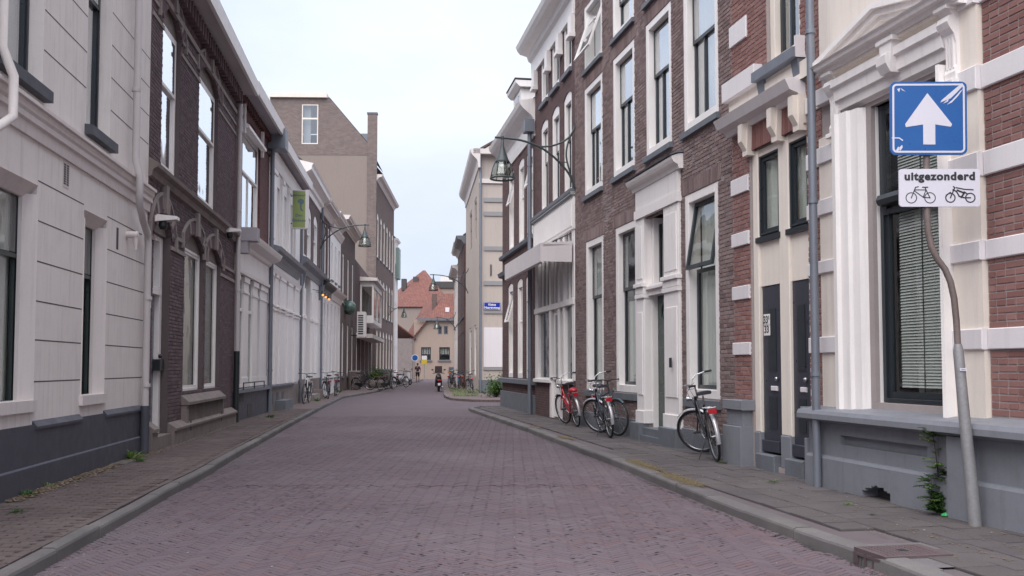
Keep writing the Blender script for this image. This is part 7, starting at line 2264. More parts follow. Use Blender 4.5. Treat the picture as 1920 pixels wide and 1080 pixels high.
    if basket:
        m = MB(); m.box(-0.22, 0.14, -0.20, -0.07, 0.45, 0.74); m.box(-0.22, 0.14, 0.07, 0.20, 0.45, 0.74); m.build('pannier', basket, t)
    return t
def bk(pr, pf):
    a, b = gnd(*pr), gnd(*pf); return a, atan2(b.y - a.y, b.x - a.x)
GR = 'bicycles leaning along the right fronts'
GL = 'bicycles parked along the left fronts'
RED_SADDLE = M('red_cover', (0.33, 0.015, 0.03), 0.4, 0.1, 8, bump=0)
SILVER = M('silver_guard', (0.48, 0.46, 0.48), 0.3, 0.08, 5, bump=0, metal=0.4)
ps, hs = bk((1345, 866), (1314, 851))
bike('black city bicycle with silver mudguard and red rear light leaning by the banded brick house', gnd(1345, 866), hs, GR, (0.012, 0.012, 0.016), steer=0.95, lean=-0.16, guard=SILVER)
ps, hs = bk((1146, 821), (1116, 810.5))
bike('dark blue bicycle with bright rear mudguard, second from the shop front', gnd(1145, 821), hs, GR, (0.012, 0.018, 0.030), steer=0.70, lean=-0.12, guard=SILVER, rack=True)
ps, hs = bk((1083, 800.5), (1059, 794))
bike('red bicycle with red saddle bag, nearest the shop front', gnd(1083, 800.5), hs + 0.03, GR, (0.36, 0.01, 0.02), steer=0.25, lean=-0.16, guard=SILVER, rack=True, basket=None, light='rear')
a_ = gnd(1131, 810); b_ = gnd(1175, 820)
bike('grey blue bicycle facing the camera beside the white doorway, behind the dark blue one', a_, atan2(b_.y - a_.y, b_.x - a_.x), GR, (0.035, 0.060, 0.075), steer=0.35, lean=0.16, bars='flat', rack=True, step=False, kickstand=False)
# red cover on the red bicycle's rack: its own parts, found by name
rb = [o for o in COL.objects if o.get('label', '').startswith('red bicycle')][0]
m = MB(); m.ball((-0.10, 0, 0.80), 0.15, 0.10, 0.07, 12, 8); m.build('rack_cover', RED_SADDLE, rb)

bike('black bicycle with pale rims standing in front of the arched white door', gnd(579, 755), radians(93 + 180), GL, (0.015, 0.015, 0.02), steer=-0.1, lean=-0.05, far=True, bars='flat', kickstand=False)
bike('black bicycle with a red rear light by the left downpipe', gnd(615, 748), radians(108), GL, (0.012, 0.012, 0.016), steer=0.3, lean=0.05, far=True, bars='flat')
bike('dark bicycle behind the one by the left downpipe', gnd(628, 743), radians(95), GL, (0.02, 0.03, 0.05), steer=-0.2, lean=0.06, far=True, bars='flat')
bike('dark bicycle leaning on a waste bin under the air conditioner', gnd(668, 731), radians(-35), GL, (0.015, 0.02, 0.03), steer=0.4, lean=0.06, far=True, bars='flat')
bike('dark bicycle, left one of the cluster in front of the planter', gnd(713, 731.5), radians(60), GL, (0.015, 0.015, 0.02), steer=0.5, lean=0.05, far=True, bars='flat')
bike('dark bicycle, right one of the cluster in front of the planter', gnd(724, 730), radians(75), GL, (0.02, 0.02, 0.03), steer=-0.4, lean=-0.05, far=True, bars='flat')
bike('black bicycle standing apart between the planter and the white scooter', gnd(737, 727), radians(50), GL, (0.012, 0.012, 0.016), steer=0.2, lean=0.04, far=True, bars='flat')
GM = 'bicycles on the corner by the beige building'
bike('black bicycle against the beige building beside its downpipe', gnd(886, 738), radians(100), GM, (0.012, 0.012, 0.015), steer=0.35, lean=-0.08, far=True, bars='flat')
bike('dark bicycle in front of the dark house, nearest of the close group', gnd(853, 731), radians(97), GM, (0.02, 0.03, 0.04), steer=0.3, lean=-0.05, far=True, bars='flat')
bike('blue bicycle, middle of the close group right of the scooter', gnd(861, 729), radians(92), GM, (0.02, 0.05, 0.12), steer=-0.2, lean=-0.05, far=True, bars='flat')
bike('reddish bicycle, right one of the close group by the dark house', gnd(868, 728.5), radians(88), GM, (0.12, 0.03, 0.03), steer=0.1, lean=-0.05, far=True, bars='flat')
bike('bicycle with orange saddle cover at the left of the close group', gnd(843, 727), radians(80), GM, (0.05, 0.05, 0.06), steer=0.3, lean=-0.04, far=True, saddle=M('orange_cover', (0.45, 0.12, 0.03), 0.5))

# ------------------------------------------------------------------ scooters
def scooter(label, p, heading, col, group=None, z=0.0, screen=True):
    t = thing('scooter', label, 'scooter', (p[0], p[1], z), heading, group)
    cm_ = M('scooter_paint_%d' % int(col[0]*100), col, 0.22, 0.05, 4, bump=0)
    for x in (0, 1.28):
        m = MB(); m.ring((x, 0, 0.22), 0.165, 0.055, 'y', 20, 8); w = m.build('wheel', RUBBER, t)
        m = MB(); m.tube([(x, -0.04, 0.22), (x, 0.04, 0.22)], 0.11, 12); m.build('rim', STEEL, w)
    m = MB()
    def sect(x, w, z0, z1): return [(x, -w*.7, z0), (x, -w, (z0+z1)/2), (x, -w*.6, z1), (x, w*.6, z1), (x, w, (z0+z1)/2), (x, w*.7, z0)]
    S_ = [sect(-0.30, 0.07, 0.50, 0.72), sect(-0.20, 0.15, 0.36, 0.80), sect(0.10, 0.19, 0.30, 0.80), sect(0.42, 0.17, 0.26, 0.74), sect(0.55, 0.14, 0.24, 0.40), sect(0.85, 0.16, 0.22, 0.33)]
    vs = [p_ for s_ in S_ for p_ in s_]
    m.add(vs, [(6*i+j, 6*(i+1)+j, 6*(i+1)+(j+1) % 6, 6*i+(j+1) % 6) for i in range(5) for j in range(6)] + [(0, 1, 2, 3, 4, 5), (35, 34, 33, 32, 31, 30)], True)
    m.build('body', cm_, t)
    m = MB(); S_ = [sect(0.86, 0.20, 0.26, 0.32), sect(0.98, 0.20, 0.45, 0.62), sect(1.02, 0.17, 0.72, 0.92), sect(1.04, 0.12, 0.90, 1.02)]
    vs = [p_ for s_ in S_ for p_ in s_]; m.add(vs, [(6*i+j, 6*(i+1)+j, 6*(i+1)+(j+1) % 6, 6*i+(j+1) % 6) for i in range(3) for j in range(6)] + [(0, 1, 2, 3, 4, 5), (23, 22, 21, 20, 19, 18)], True)
    m.build('leg_shield', cm_, t)
    m = MB(); m.tube([(1.28, 0.09, 0.22), (1.12, 0.09, 0.55), (1.04, 0.03, 0.9)], 0.025, 8); m.tube([(1.28, -0.09, 0.22), (1.12, -0.09, 0.55), (1.04, -0.03, 0.9)], 0.025, 8); m.build('fork', STEEL, t)
    m = MB(); m.add([(1.28+0.26*cos(a), y, 0.22+0.26*sin(a)) for a in (0.5, 1.0, 1.5, 2.0, 2.5) for y in (-0.07, 0.07)], [(2*i, 2*i+2, 2*i+3, 2*i+1) for i in range(4)], True); m.build('mudguard', cm_, t)
    m = MB(); m.tube([(0.98, -0.34, 1.02), (1.02, -0.15, 1.05), (1.02, 0.15, 1.05), (0.98, 0.34, 1.02)], 0.018, 8); hbx = m.build('handlebar', IRON, t)
    m = MB()
    for sg in (-1, 1): m.tube([(1.0, 0.24*sg, 1.05), (1.02, 0.32*sg, 1.20)], 0.008, 5); m.ball((1.02, 0.35*sg, 1.24), 0.02, 0.07, 0.045)
    m.build('mirror', IRON, hbx)
    m = MB(); vs = [p_ for s_ in [sect(-0.32, 0.11, 0.78, 0.86), sect(-0.1, 0.15, 0.79, 0.88), sect(0.25, 0.14, 0.76, 0.84), sect(0.42, 0.08, 0.74, 0.80)] for p_ in s_]
    m.add(vs, [(6*i+j, 6*(i+1)+j, 6*(i+1)+(j+1) % 6, 6*i+(j+1) % 6) for i in range(3) for j in range(6)] + [(0, 1, 2, 3, 4, 5), (23, 22, 21, 20, 19, 18)], True); m.build('seat', LEATHER, t)
    m = MB(); m.box(-0.345, -0.30, -0.09, 0.09, 0.62, 0.70); m.build('rear_light', RED_PL, t)
    m = MB(); m.box(-0.365, -0.355, -0.07, 0.07, 0.36, 0.50); m.build('number_plate', BAND, t)
    m = MB(); m.box(-0.36, -0.10, -0.07, 0.07, 0.32, 0.50); m.build('rear_mudguard', IRON, t)
    m = MB(); m.tube([(0.1, -0.16, 0.22), (-0.35, -0.18, 0.30)], 0.05, 8); m.build('exhaust', STEEL, t)
    if screen:
        m = MB(); m.add([(1.08, -0.22, 1.05), (1.08, 0.22, 1.05), (1.0, 0.20, 1.45), (1.0, -0.20, 1.45), (1.085, -0.22, 1.05), (1.085, 0.22, 1.05), (1.005, 0.20, 1.45), (1.005, -0.20, 1.45)], [(0, 1, 2, 3), (7, 6, 5, 4), (0, 4, 5, 1), (1, 5, 6, 2), (2, 6, 7, 3), (3, 7, 4, 0)]); m.build('windscreen', M('smoked_screen', (0.10, 0.07, 0.07), 0.2, 0.05, 3, bump=0), t)
    return t
scooter('black scooter with tinted windscreen parked at the corner kerb, seen from behind', gnd(823, 734.5, 0), radians(96), (0.012, 0.012, 0.016))
scooter('white scooter parked at the left kerb beside the slim pale house', gnd(750, 722.5, 0), radians(60), (0.55, 0.56, 0.60), screen=False)

# ------------------------------------------------------------------ green hanging sign
F = LD
sg = thing('hanging_sign', 'yellow green box sign hanging over the left pavement by the white bay house', 'sign', (0, 0, 0))
wp = F.W(F.s(541), 0, 0)
def on_cross(px, py):
    r = ray(px, py); c = Vector((0, 0, CAMZ)); t = (wp - c).dot(F.d) / r.dot(F.d); return c + r * t
p0, p1 = on_cross(548.5, 429), on_cross(579, 358)
cx_ = (p0 + p1) / 2; sg.location = cx_; sg.rotation_euler = (0, 0, F.rz - pi/2)
hw, hh_ = (p1 - p0).to_2d().length / 2, (p1.z - p0.z) / 2
SG = M('sign_green_yellow', (0.27, 0.33, 0.11), 0.35, 0.08, 3, 0.05, 0)
m = MB(); m.cbox(-hw, hw, -0.11, 0.11, -hh_, hh_, 0.02); bx = m.build('sign_box', BAND, sg)
m = MB(); m.box(-hw + 0.015, hw - 0.10, -0.114, -0.1105, -hh_ + 0.03, hh_ - 0.03); fc = m.build('sign_face', SG, sg)
INK = M('sign_ink', (0.10, 0.16, 0.19), 0.5, 0.05, 3, bump=0)
for txt, zz, sz in (('RESTAURANT', 0.72, 0.12), ('Den', -0.32, 0.24), ('Blokken', -0.58, 0.24)):
    lettering('lettering', txt, sz * hw / 0.42 * 0.9, Matrix.Translation((-0.04, -0.1155, zz * hh_)) @ Matrix.Rotation(pi/2, 4, 'X'), INK, sg, bold=0.004)
m = MB()
def blob(pts): m.slab([(x * hh_, z * hh_) for x, z in pts], -0.117, -0.1145)
blob([(-0.16, 0.42), (-0.10, 0.52), (0.02, 0.56), (0.14, 0.52), (0.20, 0.42), (0.16, 0.30), (0.08, 0.26), (0.06, 0.10), (0.12, -0.04), (0.18, -0.10), (0.10, -0.10), (0.02, -0.06), (-0.02, 0.08), (-0.02, 0.26), (-0.10, 0.34)])
m.build('emblem', INK, sg)
m = MB(); 
for zz in (hh_ * 0.72, -hh_ * 0.72): m.tube([(-hw, 0, zz), (-hw - (cx_ - wp).to_2d().length + hw - 0.0, 0, zz)], 0.02, 6)
m.build('sign_arm', IRON, sg)

# ------------------------------------------------------------------ round blue and yellow signs at the end
p = gnd(778, 713, 0.0); p = at_depth(778, 700, 100)
t = thing('blue_sign', 'small round blue traffic sign on a post before the low wing', 'traffic sign', (p.x, 100, 0))
zc = at_depth(778, 671, 100).z
m = MB(); m.tube([(0, 0, 0), (0, 0, zc)], 0.04, 8); m.build('post', GALV, t)
m = MB(); m.tube([(0, -0.06, zc), (0, -0.03, zc)], 0.36, 20, smooth=False); m.build('sign_plate', SIGN_WHITE, t)
m = MB(); m.tube([(0, -0.065, zc), (0, -0.061, zc)], 0.29, 20, smooth=False); m.build('blue_disc', SIGN_BLUE, t)
p = at_depth(795.5, 700, 103)
t = thing('yellow_sign', 'small yellow and white square sign on a post in front of the ochre house', 'traffic sign', (p.x, 103, 0))
z1_, z2_ = at_depth(795, 683, 103).z, at_depth(795, 667, 103).z
m = MB(); m.tube([(0, 0, 0), (0, 0, z2_)], 0.04, 8); m.build('post', GALV, t)
m = MB(); m.box(-0.30, 0.30, -0.06, -0.04, z1_, (z1_+z2_)/2); m.build('sign_plate', M('sign_yellow', (0.60, 0.42, 0.03), 0.4, bump=0), t)
m = MB(); m.box(-0.28, 0.28, -0.06, -0.04, (z1_+z2_)/2 + 0.02, z2_); m.build('white_plate', STUCCO, t)
p = at_depth(848, 700, 90)
t = thing('grey_post_box', 'grey cabinet post at the right kerb beyond the scooter', 'cabinet', (gnd(848, 716).x, gnd(848, 716).y, 0.1))
m = MB(); m.cbox(-0.3, 0.3, -0.2, 0.2, 0, 1.3, 0.03); m.build('casing', PLINTH_GR, t)
m = MB(); m.box(-0.24, 0.24, -0.21, -0.20, 0.1, 1.2); m.build('door', STONE_GR, t)

# ------------------------------------------------------------------ waste bin, planter, far boxes
p = gnd(666, 731)
t = thing('waste_bin', 'grey brown wheeled bin on the left pavement under the air conditioner', 'bin', (p.x - 0.15, p.y + 0.9, 0.1))
m = MB(); m.add([(-.24, -.28, .06), (.24, -.28, .06), (.24, .28, .06), (-.24, .28, .06), (-.29, -.36, 1.0), (.29, -.36, 1.0), (.29, .36, 1.0), (-.29, .36, 1.0)], [(0, 1, 5, 4), (1, 2, 6, 5), (2, 3, 7, 6), (3, 0, 4, 7), (3, 2, 1, 0), (4, 5, 6, 7)]); m.build('body', STONE_BR, t)
m = MB(); m.prism([(-0.38, 1.0), (-0.36, 1.04), (0.0, 1.09), (0.38, 1.04), (0.38, 1.0)], -0.31, 0.31); m.build('lid', STONE_BR, t)
m = MB(); m.tube([(-.26, .25, .1), (-.22, .25, .1)], 0.1, 12); m.tube([(.22, .25, .1), (.26, .25, .1)], 0.1, 12); m.build('wheel', RUBBER, t)
# ------------------------------------------------------------------ drain, plants, person, litter
LEAF = leaf_mat('leaf_green', (0.030, 0.085, 0.018), (0.075, 0.16, 0.035))
LEAF_L = leaf_mat('leaf_light', (0.09, 0.16, 0.035), (0.17, 0.26, 0.06))
LEAF_D = leaf_mat('leaf_dark', (0.012, 0.035, 0.012), (0.03, 0.07, 0.02))
STEM = M('stem', (0.05, 0.035, 0.025), 0.8)
DRY = leaf_mat('dry_moss', (0.20, 0.145, 0.10), (0.32, 0.24, 0.16))
LICH = leaf_mat('lichen_yellow', (0.20, 0.155, 0.08), (0.30, 0.23, 0.11))
IRON_R = M('cast_iron_brown', (0.105, 0.075, 0.078), 0.6, 0.2, 4, 0.2, 0.3, 60, dirt=0.4, dirtc=(0.05, 0.04, 0.045))

# gully with its cover in the kerb
a, b = gnd(1601, 1028, 0.1), gnd(1660, 1048, 0.1)
c_in = gnd(1762, 1022, 0.1)
u = Vector((b.x - a.x, b.y - a.y, 0)).normalized()       # towards the camera
v = Vector((-u.y, u.x, 0)) 
if v.x < 0: v = -v
L = (Vector((b.x, b.y, 0)) - Vector((a.x, a.y, 0))).length
D_ = 0.52
gl = thing('storm_drain', 'cast iron gully with brown cover and three slots set in the right kerb', 'drain', (a.x, a.y, 0), atan2(u.y, u.x))
sgn = 1 if (Matrix.Rotation(atan2(u.y, u.x), 3, 'Z') @ Vector((0, 1, 0))).dot(v) > 0 else -1
m = MB(sgn); m.cbox(0.0, L, 0.0, D_, 0.075, 0.112, 0.004) 
m2 = MB(sgn)
m2.box(0, L, 0, D_, 0.082, 0.112)
cov = m2.build('cover', IRON_R, gl)
m = MB(sgn)
for i in range(9):
    for j in range(9):
        x = 0.03 + (L - 0.06) * i / 9; y = 0.05 + (D_ - 0.1) * j / 9
        m.box(x, x + 0.018, y, y + 0.03, 0.112, 0.1145)
o = m.build('cover_studs', IRON_R, cov); o['kind'] = 'stuff'
m = MB(sgn); m.box(L/2 - 0.035, L/2 + 0.035, D_/2 - 0.03, D_/2 + 0.03, 0.1121, 0.1150); m.build('lifting_eye', IRON, cov)
m = MB(sgn)
m.box(0, 0.05, -0.005, D_, -0.05, 0.0815); m.box(L - 0.05, L, -0.005, D_, -0.05, 0.0815)
for k in (1, 2): x = 0.05 + (L - 0.1) * k / 3; m.box(x - 0.012, x + 0.012, -0.004, 0.06, -0.05, 0.0815)
m.box(0.05, L - 0.05, -0.006, 0.04, 0.062, 0.0815)
m.build('slotted_front', IRON_R, gl)
m = MB(sgn); m.box(0.05, L - 0.05, 0.25, 0.28, -0.05, 0.08); m.build('chamber', GROOVE, gl)
# short kerb pieces that close the gap
for (p0, p1) in ((Vector((a.x, a.y, 0)) - u * 0.34, Vector((a.x, a.y, 0)) - u * 0.005), (Vector((b.x, b.y, 0)) + u * 0.005, Vector((b.x, b.y, 0)) + u * 0.40)):
    l = (p1 - p0).length
    m = MB(sgn); m.prism([(0.0, -0.07), (0.004, 0.072), (0.012, 0.09), (0.03, 0.099), (0.16, 0.1), (0.16, -0.07)], 0, l)
    o = m.build('kerb_stone', KERB, pave_r); o.location = (p0.x, p0.y, 0.002); o.rotation_euler = (0, 0, atan2(u.y, u.x))
m = MB(); q = [Vector((a.x, a.y, 0)) - u * 0.15, Vector((b.x, b.y, 0)) + u * 0.3]
m.add([tuple(q[0] + v * 0.16 + Vector((0, 0, .0935))), tuple(q[1] + v * 0.16 + Vector((0, 0, .0935))), tuple(q[1] + v * 0.85 + Vector((0, 0, .0935))), tuple(q[0] + v * 0.85 + Vector((0, 0, .0935)))], [(0, 1, 2, 3)])
m.build('mortar_patch', M('patch_grey', (0.13, 0.12, 0.125), 0.9, 0.2, 3, 0.2, 0.4, 40), pave_r)

def leaf(m, p, d, l, w, fold=0.25):
    d = d.normalized(); s = d.cross(Vector((0, 0, 1)))
    if s.length < 1e-3: s = Vector((1, 0, 0))
    s.normalize(); n = s.cross(d)
    tip = p + d * l - Vector((0, 0, l * 0.15)); mid = p + d * l * 0.5 
    m.add([p, mid + s * w / 2 + n * w * fold, tip, mid - s * w / 2 + n * w * fold, mid], [(0, 4, 1), (4, 2, 1), (0, 3, 4), (4, 3, 2)])

# tall weed at the grey plinth
base_p = gnd(1765, 962)
def weed_tall():
    t = thing('weed_plant', 'tall leafy weed growing up the grey plinth behind the sign pole', 'plant', base_p)
    rr = random.Random(4)
    st, lf = MB(), MB(); lf2 = MB()
    kx = base_p.y / FPX
    def shoot(pts, nl, spread, mm, r0=0.007):
        pts = [Vector(p) for p in pts]
        st.tube(pts, [r0 * (1 - 0.7 * i / (len(pts)-1)) for i in range(len(pts))], 5)
        for i in range(nl):
            s_ = rr.uniform(0.12, 1) * (len(pts) - 1); k = min(int(s_), len(pts)-2); p = pts[k].lerp(pts[k+1], s_ - k)
            a = rr.uniform(0, 2*pi)
            d = Vector((cos(a), sin(a) * 0.7 - 0.25, rr.uniform(-0.1, 0.35)))
            L_ = rr.uniform(0.08, spread)
            st.tube([p, p + d * L_], 0.002, 3, False)
            for q in range(rr.randint(5, 8)):
                f = (q + 1) / 8
                for sg_ in (-1, 1):
                    dd = d.normalized() * 0.6 + d.normalized().cross(Vector((0, 0, 1))) * sg_ * 0.7 + Vector((0, 0, rr.uniform(-.2, .2)))
                    leaf(mm, p + d * L_ * f, dd, rr.uniform(0.020, 0.042), rr.uniform(0.012, 0.024))
    def X(px, py): q = at_depth(px, py, base_p.y - 0.06); return (q.x - base_p.x, q.y - base_p.y, q.z - base_p.z)
    shoot([X(1768, 962), X(1762, 920), X(1757, 870), X(1752, 830), X(1745, 800)], 52, 0.20, lf2, 0.008)
    shoot([X(1765, 960), X(1775, 920), X(1778, 880)], 34, 0.16, lf)
    shoot([X(1760, 960), X(1748, 925), X(1745, 890)], 34, 0.17, lf)
    shoot([X(1770, 962), X(1765, 940), X(1762, 925)], 60, 0.13, lf)
    shoot([X(1757, 962), X(1752, 945)], 44, 0.14, lf)
    st.build('stem', STEM, t); a_ = lf.build('foliage', LEAF, t); b_ = lf2.build('foliage', LEAF_L, t)
weed_tall()

def rosette(p, r, n, label, mat, h=0.1, name='weed_plant', group='weeds on the pavements', seed=1, wl=0.35):
    t = thing(name, label, 'plant', p, 0, group)
    rr = random.Random(seed)
    m = MB()
    for i in range(n):
        a = rr.uniform(0, 2*pi); e = rr.uniform(0.15, 1.1)
        d = Vector((cos(a)*cos(e), sin(a)*cos(e), sin(e)))
        o = Vector((rr.uniform(-1, 1), rr.uniform(-1, 1), 0)) * r * 0.3
        leaf(m, o, d, r * rr.uniform(0.5, 1.0) * (1 if e < 0.7 else h / r), r * wl * rr.uniform(0.3, 0.6))
    m.build('foliage', mat, t)
    return t
rosette(gnd(243, 862), 0.24, 34, 'leafy green weed at the left corner of the dark blue plinth', LEAF_L, 0.26, seed=1)
rosette(gnd(50, 931), 0.15, 60, 'grassy green tuft against the dark blue plinth, second weed from the left edge', LEAF, 0.12, seed=2, wl=0.2)
rosette(gnd(30, 962), 0.11, 50, 'small grass tuft on the left pavement nearest the picture edge', LEAF, 0.06, seed=3, wl=0.2)
rosette(gnd(92, 915), 0.11, 20, 'small grey green weed with seed heads by the left plinth', LEAF_L, 0.12, seed=4)
rosette(gnd(262, 866), 0.12, 26, 'low weed beside the grey cover plate at the left corner', LEAF, 0.08, seed=5)
rosette(gnd(508, 783), 0.22, 30, 'small weed at the foot of the second left downpipe', LEAF, 0.15, seed=6)
rosette(gnd(595, 752), 0.35, 60, 'green weeds at the kerb below the nearest left bicycle', LEAF_L, 0.15, seed=7, wl=0.2)
rosette(gnd(634, 736), 0.4, 70, 'green weeds at the steps of the brick row house', LEAF_L, 0.3, seed=8, wl=0.2)
rosette(gnd(1357, 869), 0.13, 40, 'grass tuft behind the wheel of the black bicycle', LEAF_L, 0.06, seed=9, wl=0.15)
rosette(gnd(1450, 905), 0.13, 30, 'sparse grass between tiles before the dark doors', LEAF_L, 0.04, seed=10, wl=0.15)
rosette(gnd(1590, 947), 0.10, 30, 'sparse grass between tiles below the grey plinth', LEAF_L, 0.04, seed=11, wl=0.15)
rosette(gnd(1199, 819), 0.14, 30, 'grass tuft at the stone base of the white doorway', LEAF_L, 0.06, seed=12, wl=0.15)
rosette(gnd(1048, 782), 0.2, 30, 'grass tuft behind the red bicycle', LEAF_L, 0.1, seed=13, wl=0.15)
rosette(gnd(1683, 937), 0.12, 24, 'withered weed in the broken cellar hole', DRY, 0.06, seed=14, wl=0.2)
rosette(gnd(1635, 966), 0.06, 16, 'tiny weed in a tile joint near the gully', LEAF_D, 0.03, seed=15, wl=0.2)

# dry moss along the left plinth, lichen behind the right kerb, grit
def flakes(name, pts_fn, n, size, mat, label, z=0.101, seed=1, hmax=0.0):
    rr = random.Random(seed); m = MB()
    for i in range(n):
        x, y = pts_fn(rr)
        s = size * rr.uniform(0.4, 1.3); k = rr.randint(4, 6); a0 = rr.uniform(0, 6)
        zz = z + undul(x, y) + 0.003 + rr.uniform(0, 0.003)
        if hmax: zz += rr.uniform(0, hmax)
        tl = rr.uniform(-.6, .6) if hmax else rr.uniform(-.1, .1)
        P = [(x + s*rr.uniform(.5, 1)*cos(a0 + 2*pi*j/k), y + s*rr.uniform(.5, 1)*sin(a0 + 2*pi*j/k)) for j in range(k)]
        m.add([(px_, py_, zz + tl * (px_ - x)) for px_, py_ in P], [tuple(range(k))])
    o = m.build(name, mat); o['kind'] = 'stuff'; o['label'] = label
    return o
def along_left(rr):
    F = LA; s = F.s(0) + (F.L - F.s(0)) * rr.random(); p = F.W(s, 0.07 + abs(rr.gauss(0, 0.07)), 0); return p.x, p.y
flakes('dry_moss', along_left, 3400, 0.018, DRY, 'dry brown moss and debris along the foot of the dark blue plinth', seed=1, hmax=0.018)
def along_lb(rr):
    F = LB; s = F.L * rr.random(); p = F.W(s, 0.17 + abs(rr.gauss(0, 0.04)), 0); return p.x, p.y
flakes('dry_moss', along_lb, 900, 0.014, DRY, 'dry moss along the stone base of the dark brick house', seed=2, hmax=0.01)
def along_rk(rr):
    y = 8.2 + (21 - 8.2) * rr.random()
    while noise.noise(Vector((y * 0.7, 1.7, 0))) < -0.05 + 0.2 * rr.random(): y = 8.2 + (21 - 8.2) * rr.random()
    return xat(rp, y) + rr.gauss(0.03, 0.06), y
flakes('lichen', along_rk, 5200, 0.014, LICH, 'yellow lichen along the inner edge of the right kerb', seed=3)
def tile_moss(rr):
    y = 6.5 + 22 * rr.random() ** 1.5
    x0 = xat(rp, y)
    k = rr.randint(0, 4)
    return x0 + 0.35 + 0.32 * k + rr.gauss(0, 0.022), y
flakes('joint_moss', tile_moss, 1500, 0.012, LICH, 'moss in the joints of the right pavement tiles', seed=4)
def road_grit(rr):
    y = 6 + 22 * rr.random() ** 1.3
    return xat(LK, y) + 0.03 + abs(rr.gauss(0, 0.12)), y
flakes('kerb_grit', road_grit, 1800, 0.012, M('grit', (0.20, 0.185, 0.18), 0.9), 'pale grit in the left gutter line', z=-0.004, seed=5)
def road_grit2(rr):
    y = 6 + 24 * rr.random() ** 1.3
    return xat(RK_, y) - 0.03 - abs(rr.gauss(0, 0.03)), y
flakes('kerb_dirt', road_grit2, 2200, 0.014, M('dirt_and_joint_shade', (0.04, 0.032, 0.034), 0.95), 'dark dirt along the right kerb foot', z=-0.004, seed=6)
def litter(rr):
    y = 6.2 + 20 * rr.random() ** 1.4
    return xat(LK, y) + (xat(RK_, y) - xat(LK, y)) * rr.random(), y
flakes('road_specks', litter, 70, 0.010, M('speck', (0.45, 0.43, 0.44), 0.8), 'pale specks scattered on the road bricks', z=-0.002, seed=7)
def tile_bits(rr):
    y = 7 + 9 * rr.random()
    return xat(rp, y) + 0.3 + 1.2 * rr.random(), y
flakes('tile_specks', tile_bits, 40, 0.012, M('speck', (0.45, 0.43, 0.44), 0.8), 'pale specks scattered on the tiles', seed=8)

# green plastic scrap by the weed
p = gnd(1773, 968)
m = MB(); rr = random.Random(2)
n_ = 9; vs = [(0, 0, 0.03)] + [((0.035 + rr.uniform(-.01, .01))*cos(2*pi*i/n_), (0.035 + rr.uniform(-.01, .01))*sin(2*pi*i/n_)*0.7, rr.uniform(0.003, 0.02)) for i in range(n_)] 
vs2 = [(x, y, 0.0) for x, y, z in vs[1:]]
m.add(vs + vs2, [(0, i+1, (i+1) % n_ + 1) for i in range(n_)] + [(i+1, n_+1+i, n_+1+(i+1) % n_, (i+1) % n_+1) for i in range(n_)])
o = m.build('plastic_scrap', M('plastic_green', (0.03, 0.36, 0.10), 0.4, bump=0)); o.location = (p.x, p.y, 0.104); tag(o, 'bright green plastic scrap at the foot of the tall weed', 'litter')
# grey cover plate in the left pavement
p = gnd(222, 868)
m = MB(); m.cbox(-0.28, 0.28, -0.15, 0.15, -0.02, 0.012); o = m.build('cover_plate', STONE_GR); o.location = (p.x, p.y, 0.102); o.rotation_euler = (0, 0, LA.rz); tag(o, 'flat grey cover plate in the left pavement beside the leafy weed', 'cover plate')

# big shrub at the side street, planter on the left
def shrub(label, p, w, h, n, mat, ls=0.1, seed=1, name='shrub', pot=None):
    t = thing(name, label, 'plant', p)
    rr = random.Random(seed); st = MB(); m = MB(); m2 = MB()
    z0 = 0.0
    if pot:
        k = MB(); k.lathe([(0.0, 0.0), (0.28, 0.0), (0.36, 0.5), (0.33, 0.5), (0.30, 0.42), (0.0, 0.42)], n=14); k.build('pot', pot, t); z0 = 0.42
    for i in range(22):
        a = rr.uniform(0, 2*pi); e = rr.uniform(0.3, 1.4); L_ = (w * cos(e) + h * sin(e)) * rr.uniform(0.6, 1.0)
        d = Vector((cos(a)*cos(e), sin(a)*cos(e), sin(e)))
        tip = d * L_ - Vector((0, 0, 0.12 * L_ * cos(e)))
        st.tube([(0, 0, z0), d * L_ * 0.5 + Vector((0, 0, z0 + 0.05)), tip + Vector((0, 0, z0))], [0.012, 0.008, 0.003], 4, False)
        for q in range(n // 22):
            f = rr.uniform(0.25, 1.0)
            c = d * L_ * f + Vector((rr.gauss(0, .08), rr.gauss(0, .08), rr.gauss(0, .07) + z0))
            if c.z < 0.03: continue
            dd = Vector((rr.gauss(0, 1), rr.gauss(0, 1), rr.gauss(-0.1, 0.5)))
            leaf(m if rr.random() < 0.6 else m2, c, dd, ls * rr.uniform(0.6, 1.2), ls * rr.uniform(0.3, 0.55))
    st.build('stem', STEM, t); m.build('foliage', mat, t); m2.build('foliage', LEAF_L, t)
shrub('bushy green shrub sprouting at the side street corner against the beige wall', gnd(930, 745) + Vector((0, 0.5, 0)), 0.8, 0.95, 1300, LEAF, 0.14, 3)
shrub('dark evergreen in a pot behind the cluster of bicycles on the left', gnd(712, 726.5), 0.6, 0.9, 1300, LEAF_D, 0.13, 4, 'potted_shrub', STONE_BR)
shrub('small dark shrub beside the bay window house door on the left', gnd(700, 727.5), 0.4, 0.8, 500, LEAF_D, 0.12, 5, 'potted_shrub', STONE_BR)
def cg(rr):
    y = 38.8 + 20 * rr.random(); return xat(sorted([c for c in cp if 38 < c[1]], key=lambda c: c[1]), y) * 1.0 + 0.3 + 0.9 * rr.random(), y
mg = MB(); rr = random.Random(9)
for i in range(900):
    y = 42 + 16 * rr.random() ** 1.5; x = -2.9 - (y - 42.5) * 0.08 + 0.3 + rr.random() * 1.2
    a = rr.uniform(0, 2*pi); leaf(mg, Vector((x, y, 0.1)), Vector((cos(a), sin(a), 1.6)), rr.uniform(.05, .16), 0.02)
